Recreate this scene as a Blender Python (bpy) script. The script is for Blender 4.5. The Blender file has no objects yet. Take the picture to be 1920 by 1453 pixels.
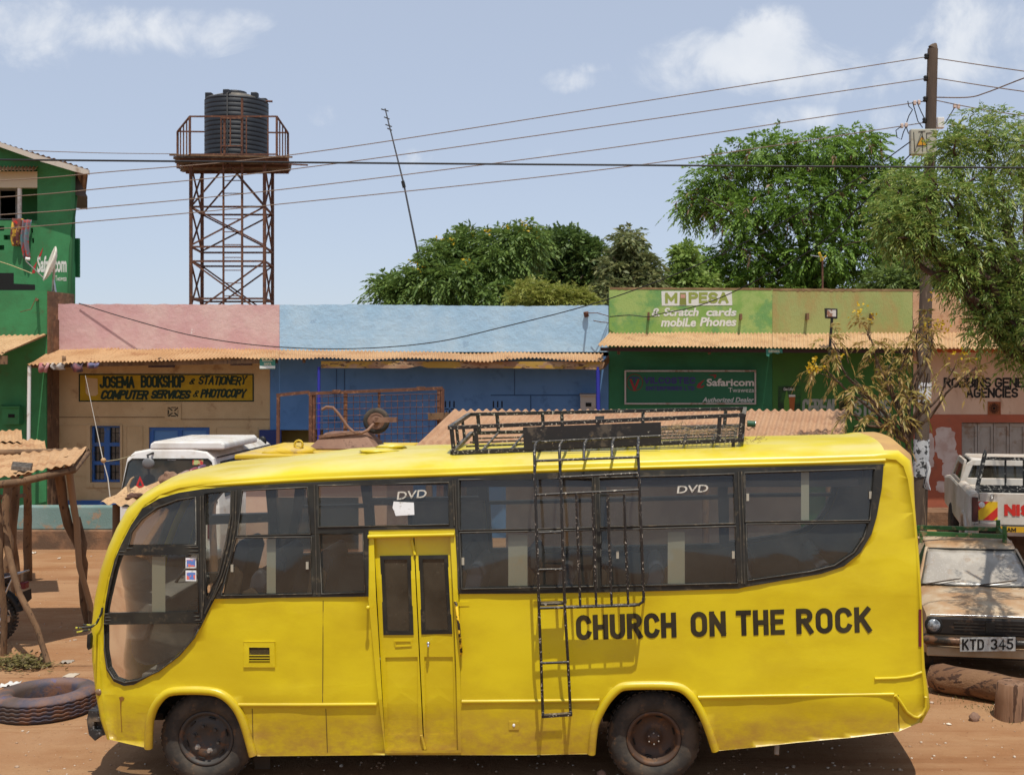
import bpy, bmesh, math, random
import numpy as np
from mathutils import Vector, Matrix, noise
from mathutils.geometry import tessellate_polygon

random.seed(11)
R = math.radians
S = bpy.context.scene
COL = S.collection

# ------------------------------------------------------------------ camera, sky, sun, exposure
F, VX, HY, H = 2190.0, 1190.0, 668.0, 3.72      # focal length and principal point in photo pixels, eye height
cd = bpy.data.cameras.new('camera')
cam = bpy.data.objects.new('camera', cd)
COL.objects.link(cam)
cam.location = (0, 0, H)
cam.rotation_euler = (R(90), 0, 0)
cd.sensor_fit = 'HORIZONTAL'
cd.sensor_width = 36
cd.lens = F / 1920 * 36
cd.shift_x = -(VX - 960) / 1920
cd.shift_y = (HY - 726.5) / 1920
cd.clip_end = 2000
cd.dof.use_dof = True
cd.dof.focus_distance = 10.4
cd.dof.aperture_fstop = 5.0
S.camera = cam

SUN = Vector((0.10, -0.37, 1.0)).normalized()
sd = bpy.data.lights.new('sun', 'SUN')
sd.energy = 4.2
sd.angle = R(0.5)
sd.color = (1.0, 0.95, 0.86)
so = bpy.data.objects.new('sun', sd)
COL.objects.link(so)
so.rotation_euler = SUN.to_track_quat('Z', 'Y').to_euler()

W = bpy.data.worlds.new('World')
S.world = W
W.use_nodes = True
nt = W.node_tree
nt.nodes.clear()
def wn(t, **k):
    n = nt.nodes.new(t)
    for a, b in k.items():
        setattr(n, a, b)
    return n
def wl(a, b): nt.links.new(a, b)
def wmath(op, a, b=None, clamp=False):
    n = wn('ShaderNodeMath', operation=op, use_clamp=clamp)
    for i, v in enumerate((a, b)):
        if v is None: continue
        if isinstance(v, (int, float)): n.inputs[i].default_value = v
        else: wl(v, n.inputs[i])
    return n.outputs[0]
sky = wn('ShaderNodeTexSky', sky_type='NISHITA', sun_disc=False)
sky.sun_elevation = math.asin(SUN.z)
sky.sun_rotation = math.atan2(SUN.x, SUN.y)
sky.altitude = 1500
sky.air_density = 1.0
sky.dust_density = 1.2
sky.ozone_density = 1.5
SKY_STRENGTH = 0.138
tcw = wn('ShaderNodeTexCoord')
sep = wn('ShaderNodeSeparateXYZ')
wl(tcw.outputs['Generated'], sep.inputs[0])
# directions flattened to the northern sky plane, in which the clouds lie
az = wmath('DIVIDE', sep.outputs[0], wmath('MAXIMUM', sep.outputs[1], 0.05))
el = wmath('DIVIDE', sep.outputs[2], wmath('MAXIMUM', sep.outputs[1], 0.05))
cmb = wn('ShaderNodeCombineXYZ')
wl(az, cmb.inputs[0]); wl(el, cmb.inputs[1])
nz = wn('ShaderNodeTexNoise'); nz.inputs['Scale'].default_value = 13; nz.inputs['Detail'].default_value = 12; nz.inputs['Roughness'].default_value = 0.62
nz.inputs['Distortion'].default_value = 0.4
wl(cmb.outputs[0], nz.inputs['Vector'])
clouds = [  # photo px centre, radii, weight
    (40, 60, 190, 60, .8), (240, 60, 190, 45, .95), (370, 40, 120, 28, .7), (130, 88, 170, 26, .6),
    (1455, 65, 105, 48, 1.15), (1400, 105, 170, 52, 1.2), (1540, 115, 140, 50, 1.0), (1320, 130, 110, 48, .95),
    (1830, 60, 130, 60, 1.0), (1760, 120, 140, 55, .9), (1890, 110, 90, 60, .7), (1620, 150, 190, 45, .6), (1520, 225, 100, 26, .7), (1660,215,140,30,.45),
    (1080, 150, 62, 20, .6), (1110, 130, 34, 14, .6), (1060, 165, 36, 12, .5), (605, 215, 38, 24, .62), (775, 300, 75, 24, .36), (985, 292, 55, 16, .32), (790,318,40,10,.3)]
total = None
for (px, py, rx, ry, w) in clouds:
    a = wmath('MULTIPLY', wmath('SUBTRACT', az, (px - VX) / F), F / rx)
    b = wmath('MULTIPLY', wmath('SUBTRACT', el, (HY - py) / F), F / ry)
    d2 = wmath('ADD', wmath('MULTIPLY', a, a), wmath('MULTIPLY', b, b))
    g = wmath('MULTIPLY', wmath('SUBTRACT', 1.0, wmath('MULTIPLY', d2, 0.5), clamp=True), w)
    total = g if total is None else wmath('MAXIMUM', total, g)
dens = wmath('ADD', wmath('MULTIPLY', total, .85), wmath('MULTIPLY', wmath('SUBTRACT', nz.outputs['Fac'], .2), 2.5))
rmp = wn('ShaderNodeMapRange', interpolation_type='SMOOTHSTEP')
rmp.inputs['From Min'].default_value = .98
rmp.inputs['From Max'].default_value = 1.80
wl(dens, rmp.inputs['Value'])
mask = wmath('MULTIPLY', rmp.outputs[0], wmath('MULTIPLY', wmath('GREATER_THAN', total, 0.0005), 0.80))
nz2 = wn('ShaderNodeTexNoise'); nz2.inputs['Scale'].default_value = 22; nz2.inputs['Detail'].default_value = 6
wl(cmb.outputs[0], nz2.inputs['Vector'])
ccol = wn('ShaderNodeMix', data_type='RGBA')
ccol.inputs['A'].default_value = (5.0, 5.4, 6.0, 1)
ccol.inputs['B'].default_value = (7.4, 7.4, 7.4, 1)
wl(nz2.outputs['Fac'], ccol.inputs['Factor'])
mixs = wn('ShaderNodeMix', data_type='RGBA')
hs = wn('ShaderNodeHueSaturation'); hs.inputs['Saturation'].default_value = 0.82; hs.inputs['Value'].default_value = 1.0
hs.inputs['Hue'].default_value = 0.5
wl(sky.outputs[0], hs.inputs['Color'])
hz = wn('ShaderNodeMix', data_type='RGBA'); hz.inputs['Factor'].default_value = .72; hz.inputs['B'].default_value = (3.75, 4.3, 5.35, 1)   # thin even haze of the dry season
wl(hs.outputs[0], hz.inputs['A'])
wl(mask, mixs.inputs['Factor']); wl(hz.outputs['Result'], mixs.inputs['A']); wl(ccol.outputs['Result'], mixs.inputs['B'])
bg = wn('ShaderNodeBackground'); bg.inputs['Strength'].default_value = SKY_STRENGTH
wl(mixs.outputs['Result'], bg.inputs['Color'])
wo = wn('ShaderNodeOutputWorld')
wl(bg.outputs[0], wo.inputs['Surface'])

S.view_settings.view_transform = 'Standard'
S.view_settings.look = 'None'
S.view_settings.exposure = 0.0
S.view_settings.gamma = 1.0
S.render.engine = 'CYCLES'
S.cycles.max_bounces = 8
S.cycles.transparent_max_bounces = 16
S.cycles.use_denoising = True

# ------------------------------------------------------------------ helpers
def P(px, py, d): return Vector(((px - VX) * d / F, d, H - (py - HY) * d / F))
def WX(px, d): return (px - VX) * d / F
def WZ(py, d): return H - (py - HY) * d / F
def sstep(a, b, x):
    t = min(1, max(0, (x - a) / (b - a))); return t * t * (3 - 2 * t)
def gz(x, y):
    """height of the ground: flat, with a low bank in front of the shops on the right"""
    z = 0.5 * sstep(4.3, 4.9, x) * sstep(17.0, 17.6, y) * (1 - sstep(22.0, 23.5, y))
    n = noise.noise(Vector((x * .5, y * .5, 3))) * .04 + noise.noise(Vector((x * 1.7, y * 1.7, 8))) * .015
    keep = 1 - sstep(-6.4, -5.4, x) * (1 - sstep(3, 4, x)) * sstep(9.2, 9.8, y) * (1 - sstep(12.6, 13.4, y))
    return z + n * (.35 + .65 * keep) - .01

MATS = {}
def node_mat(name):
    m = bpy.data.materials.new(name); m.use_nodes = True
    n = m.node_tree.nodes; n.clear()
    out = n.new('ShaderNodeOutputMaterial')
    b = n.new('ShaderNodeBsdfPrincipled')
    m.node_tree.links.new(b.outputs[0], out.inputs[0])
    return m, n, m.node_tree.links, b, out

def c4(c): return (c[0], c[1], c[2], 1)
def mat(name, base, rough=.8, var=None, vscale=2.0, vpos=(.35, .7), dirt=None, dscale=3.0, dpos=(.55, .7), damt=.8,
        fine=None, fscale=60., fpos=(.6, .75), bump=0., bscale=30., metal=0., spec=.35, stretch=(1, 1, 1), dust=None, dustp=(.3, .9), low=None, coat=0.):
    if name in MATS: return MATS[name]
    m, n, l, b, out = node_mat(name)
    b.inputs['Roughness'].default_value = rough
    b.inputs['Metallic'].default_value = metal
    b.inputs['Specular IOR Level'].default_value = spec
    b.inputs['Coat Weight'].default_value = coat
    tc = n.new('ShaderNodeTexCoord'); mp = n.new('ShaderNodeMapping')
    mp.inputs['Scale'].default_value = stretch
    l.new(tc.outputs['Object'], mp.inputs[0])
    def tex(scale, detail=6, rough_=.6):
        t = n.new('ShaderNodeTexNoise'); t.inputs['Scale'].default_value = scale; t.inputs['Detail'].default_value = detail; t.inputs['Roughness'].default_value = rough_
        l.new(mp.outputs[0], t.inputs['Vector'])
        ma = n.new('ShaderNodeMath'); ma.operation = 'MULTIPLY_ADD'; ma.inputs[1].default_value = 1.5; ma.inputs[2].default_value = -.25
        l.new(t.outputs['Fac'], ma.inputs[0]); return ma.outputs[0]
    def rng_(v, lo, hi, amt=1.0):
        r = n.new('ShaderNodeMapRange'); r.interpolation_type = 'SMOOTHSTEP'
        r.inputs['From Min'].default_value = lo; r.inputs['From Max'].default_value = hi; r.inputs['To Max'].default_value = amt
        l.new(v, r.inputs['Value']); return r.outputs[0]
    col = None
    def mix(fac, colr):
        nonlocal col
        x = n.new('ShaderNodeMix'); x.data_type = 'RGBA'
        l.new(fac, x.inputs['Factor'])
        if col is None: x.inputs['A'].default_value = c4(base)
        else: l.new(col, x.inputs['A'])
        x.inputs['B'].default_value = c4(colr); col = x.outputs['Result']
    if var: mix(rng_(tex(vscale), *vpos), var)
    if dirt: mix(rng_(tex(dscale, 9, .68), dpos[0], dpos[1], damt), dirt)
    if fine: mix(rng_(tex(fscale, 4, .6), *fpos), fine)
    if dust:
        g = n.new('ShaderNodeNewGeometry'); sp = n.new('ShaderNodeSeparateXYZ'); l.new(g.outputs['Normal'], sp.inputs[0])
        mm = n.new('ShaderNodeMath'); mm.operation = 'MULTIPLY'
        l.new(rng_(sp.outputs[2], dustp[0], dustp[1]), mm.inputs[0]); l.new(rng_(tex(2.2, 8), .25, .75, dust[3] if len(dust) > 3 else .8), mm.inputs[1])
        mix(mm.outputs[0], dust[:3])
    if low:   # mud splashed up from the road: (colour, z where it is gone, z where it is full)
        sp = n.new('ShaderNodeSeparateXYZ'); l.new(tc.outputs['Object'], sp.inputs[0])
        mm = n.new('ShaderNodeMath'); mm.operation = 'MULTIPLY'
        l.new(rng_(sp.outputs[2], low[1], low[2]), mm.inputs[0]); l.new(rng_(tex(6, 9, .75), .1, .85, .85), mm.inputs[1])
        mix(mm.outputs[0], low[0])
    if col is None: b.inputs['Base Color'].default_value = c4(base)
    else: l.new(col, b.inputs['Base Color'])
    if bump:
        bp = n.new('ShaderNodeBump'); bp.inputs['Strength'].default_value = 1; bp.inputs['Distance'].default_value = bump
        l.new(tex(bscale, 8, .65), bp.inputs['Height']); l.new(bp.outputs[0], b.inputs['Normal'])
    MATS[name] = m
    return m

def glass(name, tint=.62, dustc=(.45, .38, .27), dust=.16, tintc=None, gloss=.5):
    if name in MATS: return MATS[name]
    m, n, l, b, out = node_mat(name); n.remove(b)
    tr = n.new('ShaderNodeBsdfTransparent'); t = tintc or (tint, tint * 1.0, tint * .95); tr.inputs[0].default_value = c4(t)
    gl = n.new('ShaderNodeBsdfGlossy'); gl.inputs['Roughness'].default_value = .05; gl.inputs[0].default_value = (.9, .9, .9, 1)
    fr = n.new('ShaderNodeFresnel'); fr.inputs[0].default_value = 1.45
    fm = n.new('ShaderNodeMath'); fm.operation = 'MULTIPLY'; fm.inputs[1].default_value = gloss * 2; fm.use_clamp = True
    l.new(fr.outputs[0], fm.inputs[0])
    m1 = n.new('ShaderNodeMixShader'); l.new(fm.outputs[0], m1.inputs[0]); l.new(tr.outputs[0], m1.inputs[1]); l.new(gl.outputs[0], m1.inputs[2])
    df = n.new('ShaderNodeBsdfDiffuse'); df.inputs[0].default_value = c4(dustc)
    tc = n.new('ShaderNodeTexCoord')
    def nr(scale, lo, hi, amt, det=8):
        tx = n.new('ShaderNodeTexNoise'); tx.inputs['Scale'].default_value = scale; tx.inputs['Detail'].default_value = det; tx.inputs['Roughness'].default_value = .7
        l.new(tc.outputs['Object'], tx.inputs['Vector'])
        mr = n.new('ShaderNodeMapRange'); mr.inputs['From Min'].default_value = lo; mr.inputs['From Max'].default_value = hi
        mr.inputs['To Max'].default_value = amt; l.new(tx.outputs['Fac'], mr.inputs['Value']); return mr.outputs[0]
    a1 = n.new('ShaderNodeMath'); a1.operation = 'ADD'; a1.use_clamp = True
    l.new(nr(2.2, .1, .95, dust * 1.3), a1.inputs[0]); l.new(nr(25, .60, .75, dust * .8), a1.inputs[1])
    m2 = n.new('ShaderNodeMixShader'); l.new(a1.outputs[0], m2.inputs[0]); l.new(m1.outputs[0], m2.inputs[1]); l.new(df.outputs[0], m2.inputs[2])
    l.new(m2.outputs[0], out.inputs[0])
    MATS[name] = m; return m

def leafmat(name, cols, transl=.35, rough=.5):
    if name.endswith('_leaf'): cols = [(c[0] * 2.75, c[1] * 2.15, c[2] * 1.85) for c in cols]; transl += .05
    m, n, l, b, out = node_mat(name)
    g = n.new('ShaderNodeNewGeometry'); cr = n.new('ShaderNodeValToRGB')
    cr.color_ramp.elements[0].color = c4(cols[0]); cr.color_ramp.elements[1].color = c4(cols[-1])
    for i, c in enumerate(cols[1:-1]):
        e = cr.color_ramp.elements.new((i + 1) / (len(cols) - 1)); e.color = c4(c)
    l.new(g.outputs['Random Per Island'], cr.inputs[0])
    l.new(cr.outputs[0], b.inputs['Base Color']); b.inputs['Roughness'].default_value = rough; b.inputs['Specular IOR Level'].default_value = .35
    t = n.new('ShaderNodeBsdfTranslucent'); l.new(cr.outputs[0], t.inputs[0])
    mx = n.new('ShaderNodeMixShader'); mx.inputs[0].default_value = transl
    l.new(b.outputs[0], mx.inputs[1]); l.new(t.outputs[0], mx.inputs[2]); l.new(mx.outputs[0], out.inputs[0])
    return m

def tag(o, label=None, cat=None, group=None, kind=None):
    if label: o['label'] = label
    if cat: o['category'] = cat
    if group: o['group'] = group
    if kind: o['kind'] = kind
    return o
def thing(name, loc, label, cat, group=None):
    o = bpy.data.objects.new(name, None); o.empty_display_size = .2
    COL.objects.link(o); o.location = loc
    return tag(o, label, cat, group)
def origin_of(o):
    v = Vector((0, 0, 0))
    while o is not None:
        v += o.location; o = o.parent
    return v
def copy_tree(o, parent=None):
    c = o.copy(); COL.objects.link(c); c.parent = parent
    for ch in list(o.children): copy_tree(ch, c)
    return c

class MB:
    """collects shapes given in world metres and links them as one mesh object"""
    def __init__(s): s.v = []; s.f = []; s.mi = []; s.sm = []; s.cur = 0
    def add(s, vs, fs, smooth=False):
        b = len(s.v); s.v += [tuple(v) for v in vs]
        for f in fs:
            s.f.append([b + i for i in f]); s.mi.append(s.cur); s.sm.append(smooth)
    def hexa(s, p): s.add(p, [(0, 3, 2, 1), (4, 5, 6, 7), (0, 1, 5, 4), (1, 2, 6, 5), (2, 3, 7, 6), (3, 0, 4, 7)])
    def box(s, x0, x1, y0, y1, z0, z1):
        s.hexa([(x0, y0, z0), (x1, y0, z0), (x1, y1, z0), (x0, y1, z0), (x0, y0, z1), (x1, y0, z1), (x1, y1, z1), (x0, y1, z1)])
    def pbox(s, x0, y0, x1, y1, d, t):
        """box whose front shows the photo rectangle at depth d, t metres thick (away from the viewer)"""
        a = P(x0, y0, d); b = P(x1, y1, d); s.box(a.x, b.x, d, d + t, b.z, a.z)
    def bar(s, p, q, w, h=None, up=(0, 0, 1)):
        p = Vector(p); q = Vector(q); h = h or w; d = (q - p).normalized(); u = Vector(up)
        if abs(d.dot(u)) > .97: u = Vector((0, 1, 0))
        a = d.cross(u).normalized() * w / 2; b = a.cross(d).normalized() * h / 2
        s.hexa([p - a - b, p + a - b, p + a + b, p - a + b, q - a - b, q + a - b, q + a + b, q - a + b])
    def tube(s, pts, r, n=8, cap=True, smooth=True, jit=0, closed=False):
        pts = [Vector(p) for p in pts]; k = len(pts)
        rr = r if isinstance(r, (list, tuple)) else [r] * k
        vs = []; prev = None
        for i, p in enumerate(pts):
            if closed: d = pts[(i + 1) % k] - pts[i - 1]
            else: d = (pts[min(i + 1, k - 1)] - pts[max(i - 1, 0)])
            d.normalize()
            u = prev if prev is not None else (Vector((0, 0, 1)) if abs(d.z) < .9 else Vector((1, 0, 0)))
            a = d.cross(u); 
            if a.length < 1e-5: a = d.cross(Vector((0, 1, 0)))
            a.normalize(); b = a.cross(d).normalized(); prev = b
            for j in range(n):
                t = 2 * math.pi * j / n; q = rr[i] * (1 + (random.uniform(-jit, jit) if jit else 0))
                vs.append(p + a * math.cos(t) * q + b * math.sin(t) * q)
        fs = [(i * n + j, i * n + (j + 1) % n, (i + 1) * n + (j + 1) % n, (i + 1) * n + j) for i in range(k - 1) for j in range(n)]
        if closed: fs += [((k - 1) * n + j, (k - 1) * n + (j + 1) % n, (j + 1) % n, j) for j in range(n)]
        s.add(vs, fs, smooth)
        if cap and not closed: s.add(vs[:n], [tuple(range(n))[::-1]]); s.add(vs[-n:], [tuple(range(n))])
    def lathe(s, c, prof, axis='z', n=32, smooth=True):
        """prof: list of (radius, along-axis)"""
        c = Vector(c); vs = []
        for (r, h) in prof:
            for j in range(n):
                t = 2 * math.pi * j / n; a, b = r * math.cos(t), r * math.sin(t)
                vs.append(c + {'z': Vector((a, b, h)), 'y': Vector((a, h, b)), 'x': Vector((h, a, b))}[axis])
        k = len(prof)
        s.add(vs, [(i * n + j, i * n + (j + 1) % n, (i + 1) * n + (j + 1) % n, (i + 1) * n + j) for i in range(k - 1) for j in range(n)], smooth)
    def ball(s, c, r, n=10, m=7, sz=(1, 1, 1), jit=0):
        c = Vector(c); vs = []
        for i in range(m + 1):
            a = math.pi * i / m
            for j in range(n):
                t = 2 * math.pi * j / n; q = Vector((math.sin(a) * math.cos(t), math.sin(a) * math.sin(t), math.cos(a)))
                k = r * (1 + (noise.noise(q * 1.7 + c * 3) * jit if jit else 0))
                vs.append(c + Vector((q.x * sz[0], q.y * sz[1], q.z * sz[2])) * k)
        s.add(vs, [(i * n + j, i * n + (j + 1) % n, (i + 1) * n + (j + 1) % n, (i + 1) * n + j) for i in range(m) for j in range(n)], True)
    def sheet(s, fn, us, ws, smooth=True, flip=False):
        vs = [fn(u, w) for u in us for w in ws]; k = len(ws)
        s.add(vs, [(i * k + j, (i + 1) * k + j, (i + 1) * k + j + 1, i * k + j + 1) for i in range(len(us) - 1) for j in range(k - 1)], smooth)
    def plate(s, loops, fn, off0, off1, cell=None, back=None, smooth=False, single=False):
        """flat polygon (first loop, with the others as holes) in 2-D, cut into cells, carried by fn(x, y, off); walls between"""
        flat = [Vector((x, y, 0)) for lp in loops for (x, y) in lp]
        tri = tessellate_polygon([[Vector((x, y, 0)) for (x, y) in lp] for lp in loops])
        bm = bmesh.new(); bv = [bm.verts.new(v) for v in flat]
        for t in tri:
            try: bm.faces.new([bv[i] for i in t])
            except ValueError: pass
        if cell:
            xs = [v.x for v in flat]; ys = [v.y for v in flat]
            for ax, arr in ((0, xs), (1, ys)):
                st = cell[ax]
                if not st: continue
                a = min(arr) + st
                while a < max(arr) - st * .3:
                    co = Vector((a, 0, 0)) if ax == 0 else Vector((0, a, 0)); no = Vector((1, 0, 0)) if ax == 0 else Vector((0, 1, 0))
                    bmesh.ops.bisect_plane(bm, geom=bm.verts[:] + bm.edges[:] + bm.faces[:], plane_co=co, plane_no=no, dist=1e-5)
                    a += st
        bm.verts.index_update()
        vs = list(bm.verts); k = len(vs)
        A = [fn(v.co.x, v.co.y, off0) for v in vs]; B = [fn(v.co.x, v.co.y, off1) for v in vs]
        m0 = s.cur
        base = len(s.v); s.v += [tuple(v) for v in A + B]
        for f in bm.faces:
            ids = [v.index for v in f.verts]
            s.f.append([base + i for i in ids]); s.mi.append(m0); s.sm.append(smooth)
            if single: continue
            s.f.append([base + k + i for i in reversed(ids)]); s.mi.append(m0 if back is None else back); s.sm.append(smooth)
        for e in bm.edges:
            if len(e.link_faces) == 1 and not single:
                a, b = e.verts[0].index, e.verts[1].index
                s.f.append([base + a, base + b, base + k + b, base + k + a]); s.mi.append(m0); s.sm.append(False)
        bm.free()
    def build(s, name, mats, parent=None, bevel=0, recalc=True, label=None, seg=2):
        me = bpy.data.meshes.new(name)
        o0 = origin_of(parent) if parent is not None else Vector((0, 0, 0))
        me.from_pydata([(v[0] - o0.x, v[1] - o0.y, v[2] - o0.z) for v in s.v], [], s.f)
        for m in (mats if isinstance(mats, (list, tuple)) else [mats]): me.materials.append(m)
        me.polygons.foreach_set('material_index', s.mi)
        me.polygons.foreach_set('use_smooth', s.sm)
        if recalc:
            bm = bmesh.new(); bm.from_mesh(me); bmesh.ops.recalc_face_normals(bm, faces=bm.faces); bm.to_mesh(me); bm.free()
        me.update()
        o = bpy.data.objects.new(name, me); COL.objects.link(o)
        if parent is not None: o.parent = parent
        if bevel:
            b = o.modifiers.new('bevel', 'BEVEL'); b.width = bevel; b.segments = seg; b.limit_method = 'ANGLE'; b.angle_limit = R(40)
        if label: o['label'] = label
        return o

def part(name, m, parent, fn, **k):
    mb = MB(); fn(mb); return mb.build(name, m, parent, **k)
def rect(x0, y0, x1, y1): return [(x0, y0), (x1, y0), (x1, y1), (x0, y1)]
def at_depth(d): return lambda x, y, off: P(x, y, d) + Vector((0, -off, 0))

def corrugated(mb, A, B, C, D, pitch=.076, amp=.016, nv=5, wob=.012, sag=0, seed=0, per=6, ragged=0):
    """roof sheet between front edge A-B and back edge D-C, ridges from front to back"""
    A, B, C, D = map(Vector, (A, B, C, D)); L = (B - A).length; nu = max(4, int(L / pitch * per))
    up = (B - A).cross(D - A).normalized()
    if up.z < 0: up = -up
    def fn(u, w):
        e = (noise.noise(Vector((u * L * 1.1, seed, 0))) * ragged * (1 - w)) if ragged else 0
        w2 = w + e
        p = (A * (1 - u) + B * u) * (1 - w2) + (D * (1 - u) + C * u) * w2
        z = amp * math.sin(2 * math.pi * u * L / pitch) + wob * noise.noise(Vector((u * L * .9, w * 2.5, seed))) + wob * .6 * noise.noise(Vector((math.floor(u * L / .7) * 5.3, w, seed + 5)))
        return p + up * z - Vector((0, 0, sag * math.sin(math.pi * u)))
    us = [i / nu for i in range(nu + 1)]; ws = [i / nv for i in range(nv + 1)]
    mb.sheet(fn, us, ws)
    return fn

# ------------------------------------------------------------------ lettering
def arc(cx, cy, rx, ry, a0, a1, n=9):
    return [(cx + rx * math.cos(R(a0 + (a1 - a0) * i / n)), cy + ry * math.sin(R(a0 + (a1 - a0) * i / n))) for i in range(n + 1)]
GW = {}
def glyphs():
    g = {}
    g['C'] = (.56, [arc(.28, .73, .28, .27, 15, 180) + arc(.28, .27, .28, .27, 180, 345)])
    g['O'] = (.58, [arc(.29, .72, .29, .28, 0, 180) + arc(.29, .28, .29, .28, 180, 360) + [(.58, .72)]])
    g['G'] = (.58, [arc(.29, .73, .29, .27, 15, 180) + arc(.29, .27, .29, .27, 180, 360) + [(.58, .45), (.33, .45)]])
    g['U'] = (.56, [[(0, 1)] + arc(.28, .28, .28, .28, 180, 360) + [(.56, 1)]])
    g['J'] = (.42, [[(.42, 1)] + arc(.2, .24, .22, .24, 0, -170)])
    g['H'] = (.56, [[(0, 0), (0, 1)], [(.56, 0), (.56, 1)], [(0, .5), (.56, .5)]])
    bowl = [(0, 1), (.3, 1)] + arc(.3, .755, .25, .245, 90, -90) + [(0, .51)]
    g['R'] = (.57, [[(0, 0), (0, 1)], bowl, [(.26, .51), (.57, 0)]])
    g['P'] = (.55, [[(0, 0), (0, 1)], bowl])
    g['B'] = (.55, [[(0, 0), (0, 1)], bowl, [(0, .51), (.3, .51)] + arc(.3, .255, .27, .255, 90, -90) + [(0, 0)]])
    g['D'] = (.56, [[(0, 0), (0, 1)], [(0, 1), (.24, 1)] + arc(.24, .68, .32, .32, 90, 0) + arc(.24, .32, .32, .32, 0, -90) + [(0, 0)]])
    g['N'] = (.58, [[(0, 0), (0, 1)], [(.02, .95), (.56, .05)], [(.58, 0), (.58, 1)]])
    g['T'] = (.56, [[(0, 1), (.56, 1)], [(.28, 1), (.28, 0)]])
    g['E'] = (.5, [[(.5, 1), (0, 1), (0, 0), (.5, 0)], [(0, .52), (.43, .52)]])
    g['F'] = (.5, [[(.5, 1), (0, 1), (0, 0)], [(0, .52), (.43, .52)]])
    g['L'] = (.48, [[(0, 1), (0, 0), (.48, 0)]])
    g['I'] = (.02, [[(0, 1), (0, 0)]])
    g['K'] = (.56, [[(0, 0), (0, 1)], [(.54, 1), (.03, .42)], [(.2, .6), (.58, 0)]])
    g['A'] = (.6, [[(0, 0), (.29, .97)], [(.31, .97), (.6, 0)], [(.11, .33), (.49, .33)]])
    g['V'] = (.6, [[(0, 1), (.29, .03)], [(.31, .03), (.6, 1)]])
    g['M'] = (.72, [[(0, 0), (0, 1)], [(.02, .95), (.36, .25)], [(.36, .25), (.70, .95)], [(.72, 1), (.72, 0)]])
    g['Y'] = (.58, [[(0, 1), (.29, .48), (.58, 1)], [(.29, .48), (.29, 0)]])
    g['X'] = (.58, [[(0, 1), (.58, 0)], [(0, 0), (.58, 1)]])
    g['S'] = (.54, [arc(.27, .745, .27, .255, 20, 270) + arc(.27, .255, .27, .235, 90, -160)])
    g['3'] = (.5, [arc(.24, .75, .25, .25, 150, -90) + arc(.24, .25, .27, .25, 90, -150)])
    g['4'] = (.56, [[(.4, 0), (.4, 1), (0, .3), (.56, .3)]])
    g['5'] = (.5, [[(.48, 1), (.08, 1), (.05, .55)] + arc(.22, .32, .29, .32, 125, -150)])
    g['&'] = (.5, [[(.5, .05), (.1, .62)] + arc(.24, .75, .14, .18, 200, -20) + [(.05, .3)] + arc(.2, .2, .17, .18, 150, 360)])
    g['-'] = (.3, [[(0, .5), (.3, .5)]])
    return g
GL = glyphs()
_k = [0]
def stroke_text(mb, text, x0, x1, yt, yb, fn, sw, slant=0., rise=0., space=.34, gap=.22, jit=0., off=.004, widths=None):
    """brush letters of sw pixels: fn(px, py, off) carries them onto a surface"""
    adv = sum((space if c == ' ' else GL[c][0] + gap) for c in text) - gap
    hh = yb - yt - sw; sx = (x1 - x0 - sw) / adv
    cx = 0
    for c in text:
        if c == ' ': cx += space; continue
        w, strokes = GL[c]
        jy = random.uniform(-jit, jit)
        for st in strokes:
            pts = []
            for (a, b) in st:
                X = x0 + sw / 2 + (cx + a) * sx + slant * (b - .5) * hh
                Y = yb - sw / 2 - b * hh + jy + rise * (cx + a) / adv
                pts.append(Vector((X, Y)))
            L = []; Rr = []
            n = len(pts); closed = (pts[0] - pts[-1]).length < .3
            for i, p in enumerate(pts):
                d0 = (p - pts[i - 1]) if i else None; d1 = (pts[i + 1] - p) if i < n - 1 else None
                if closed and i == 0: d0 = pts[0] - pts[-2]
                if closed and i == n - 1: d1 = pts[1] - pts[0]
                d0 = d0 if d0 is not None and d0.length > 1e-6 else d1; d1 = d1 if d1 is not None and d1.length > 1e-6 else d0
                d0 = d0.normalized(); d1 = d1.normalized()
                n0 = Vector((-d0.y, d0.x)); n1 = Vector((-d1.y, d1.x)); m = (n0 + n1)
                m = m.normalized() if m.length > .3 else n0
                k = min(1.3, 1 / max(.35, m.dot(n1)))
                q = p.copy()
                if not closed and i == 0: q -= d1 * sw * .48
                if not closed and i == n - 1: q += d0 * sw * .48
                if c in 'TEFHL' or True:
                    pass
                L.append(q + m * k * sw / 2); Rr.append(q - m * k * sw / 2)
            _k[0] = (_k[0] + 1) % 9
            o = off + _k[0] * .00035
            mb.add([fn(v.x, v.y, o) for v in L + Rr], [(i, i + 1, n + i + 1, n + i) for i in range(n - 1)])
        cx += w + gap
def font_text(mb, text, x0, x1, yt, yb, fn, bold=0.0, shear=0.0, off=.004):
    """letters of the built-in typeface, fitted into a photo rectangle"""
    cu = bpy.data.curves.new('letters', 'FONT'); cu.body = text; cu.offset = bold; cu.shear = shear
    cu.resolution_u = 3
    ob = bpy.data.objects.new('letters', cu); COL.objects.link(ob)
    dg = bpy.context.evaluated_depsgraph_get()
    me = bpy.data.meshes.new_from_object(ob.evaluated_get(dg))
    vs = [v.co.copy() for v in me.vertices]; fs = [tuple(p.vertices) for p in me.polygons]
    bpy.data.objects.remove(ob); bpy.data.curves.remove(cu); bpy.data.meshes.remove(me)
    ax = min(v.x for v in vs); bx = max(v.x for v in vs); ay = min(v.y for v in vs); by = max(v.y for v in vs)
    mb.add([fn(x0 + (v.x - ax) / (bx - ax) * (x1 - x0), yb - (v.y - ay) / (by - ay) * (yb - yt), off) for v in vs], fs)

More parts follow.
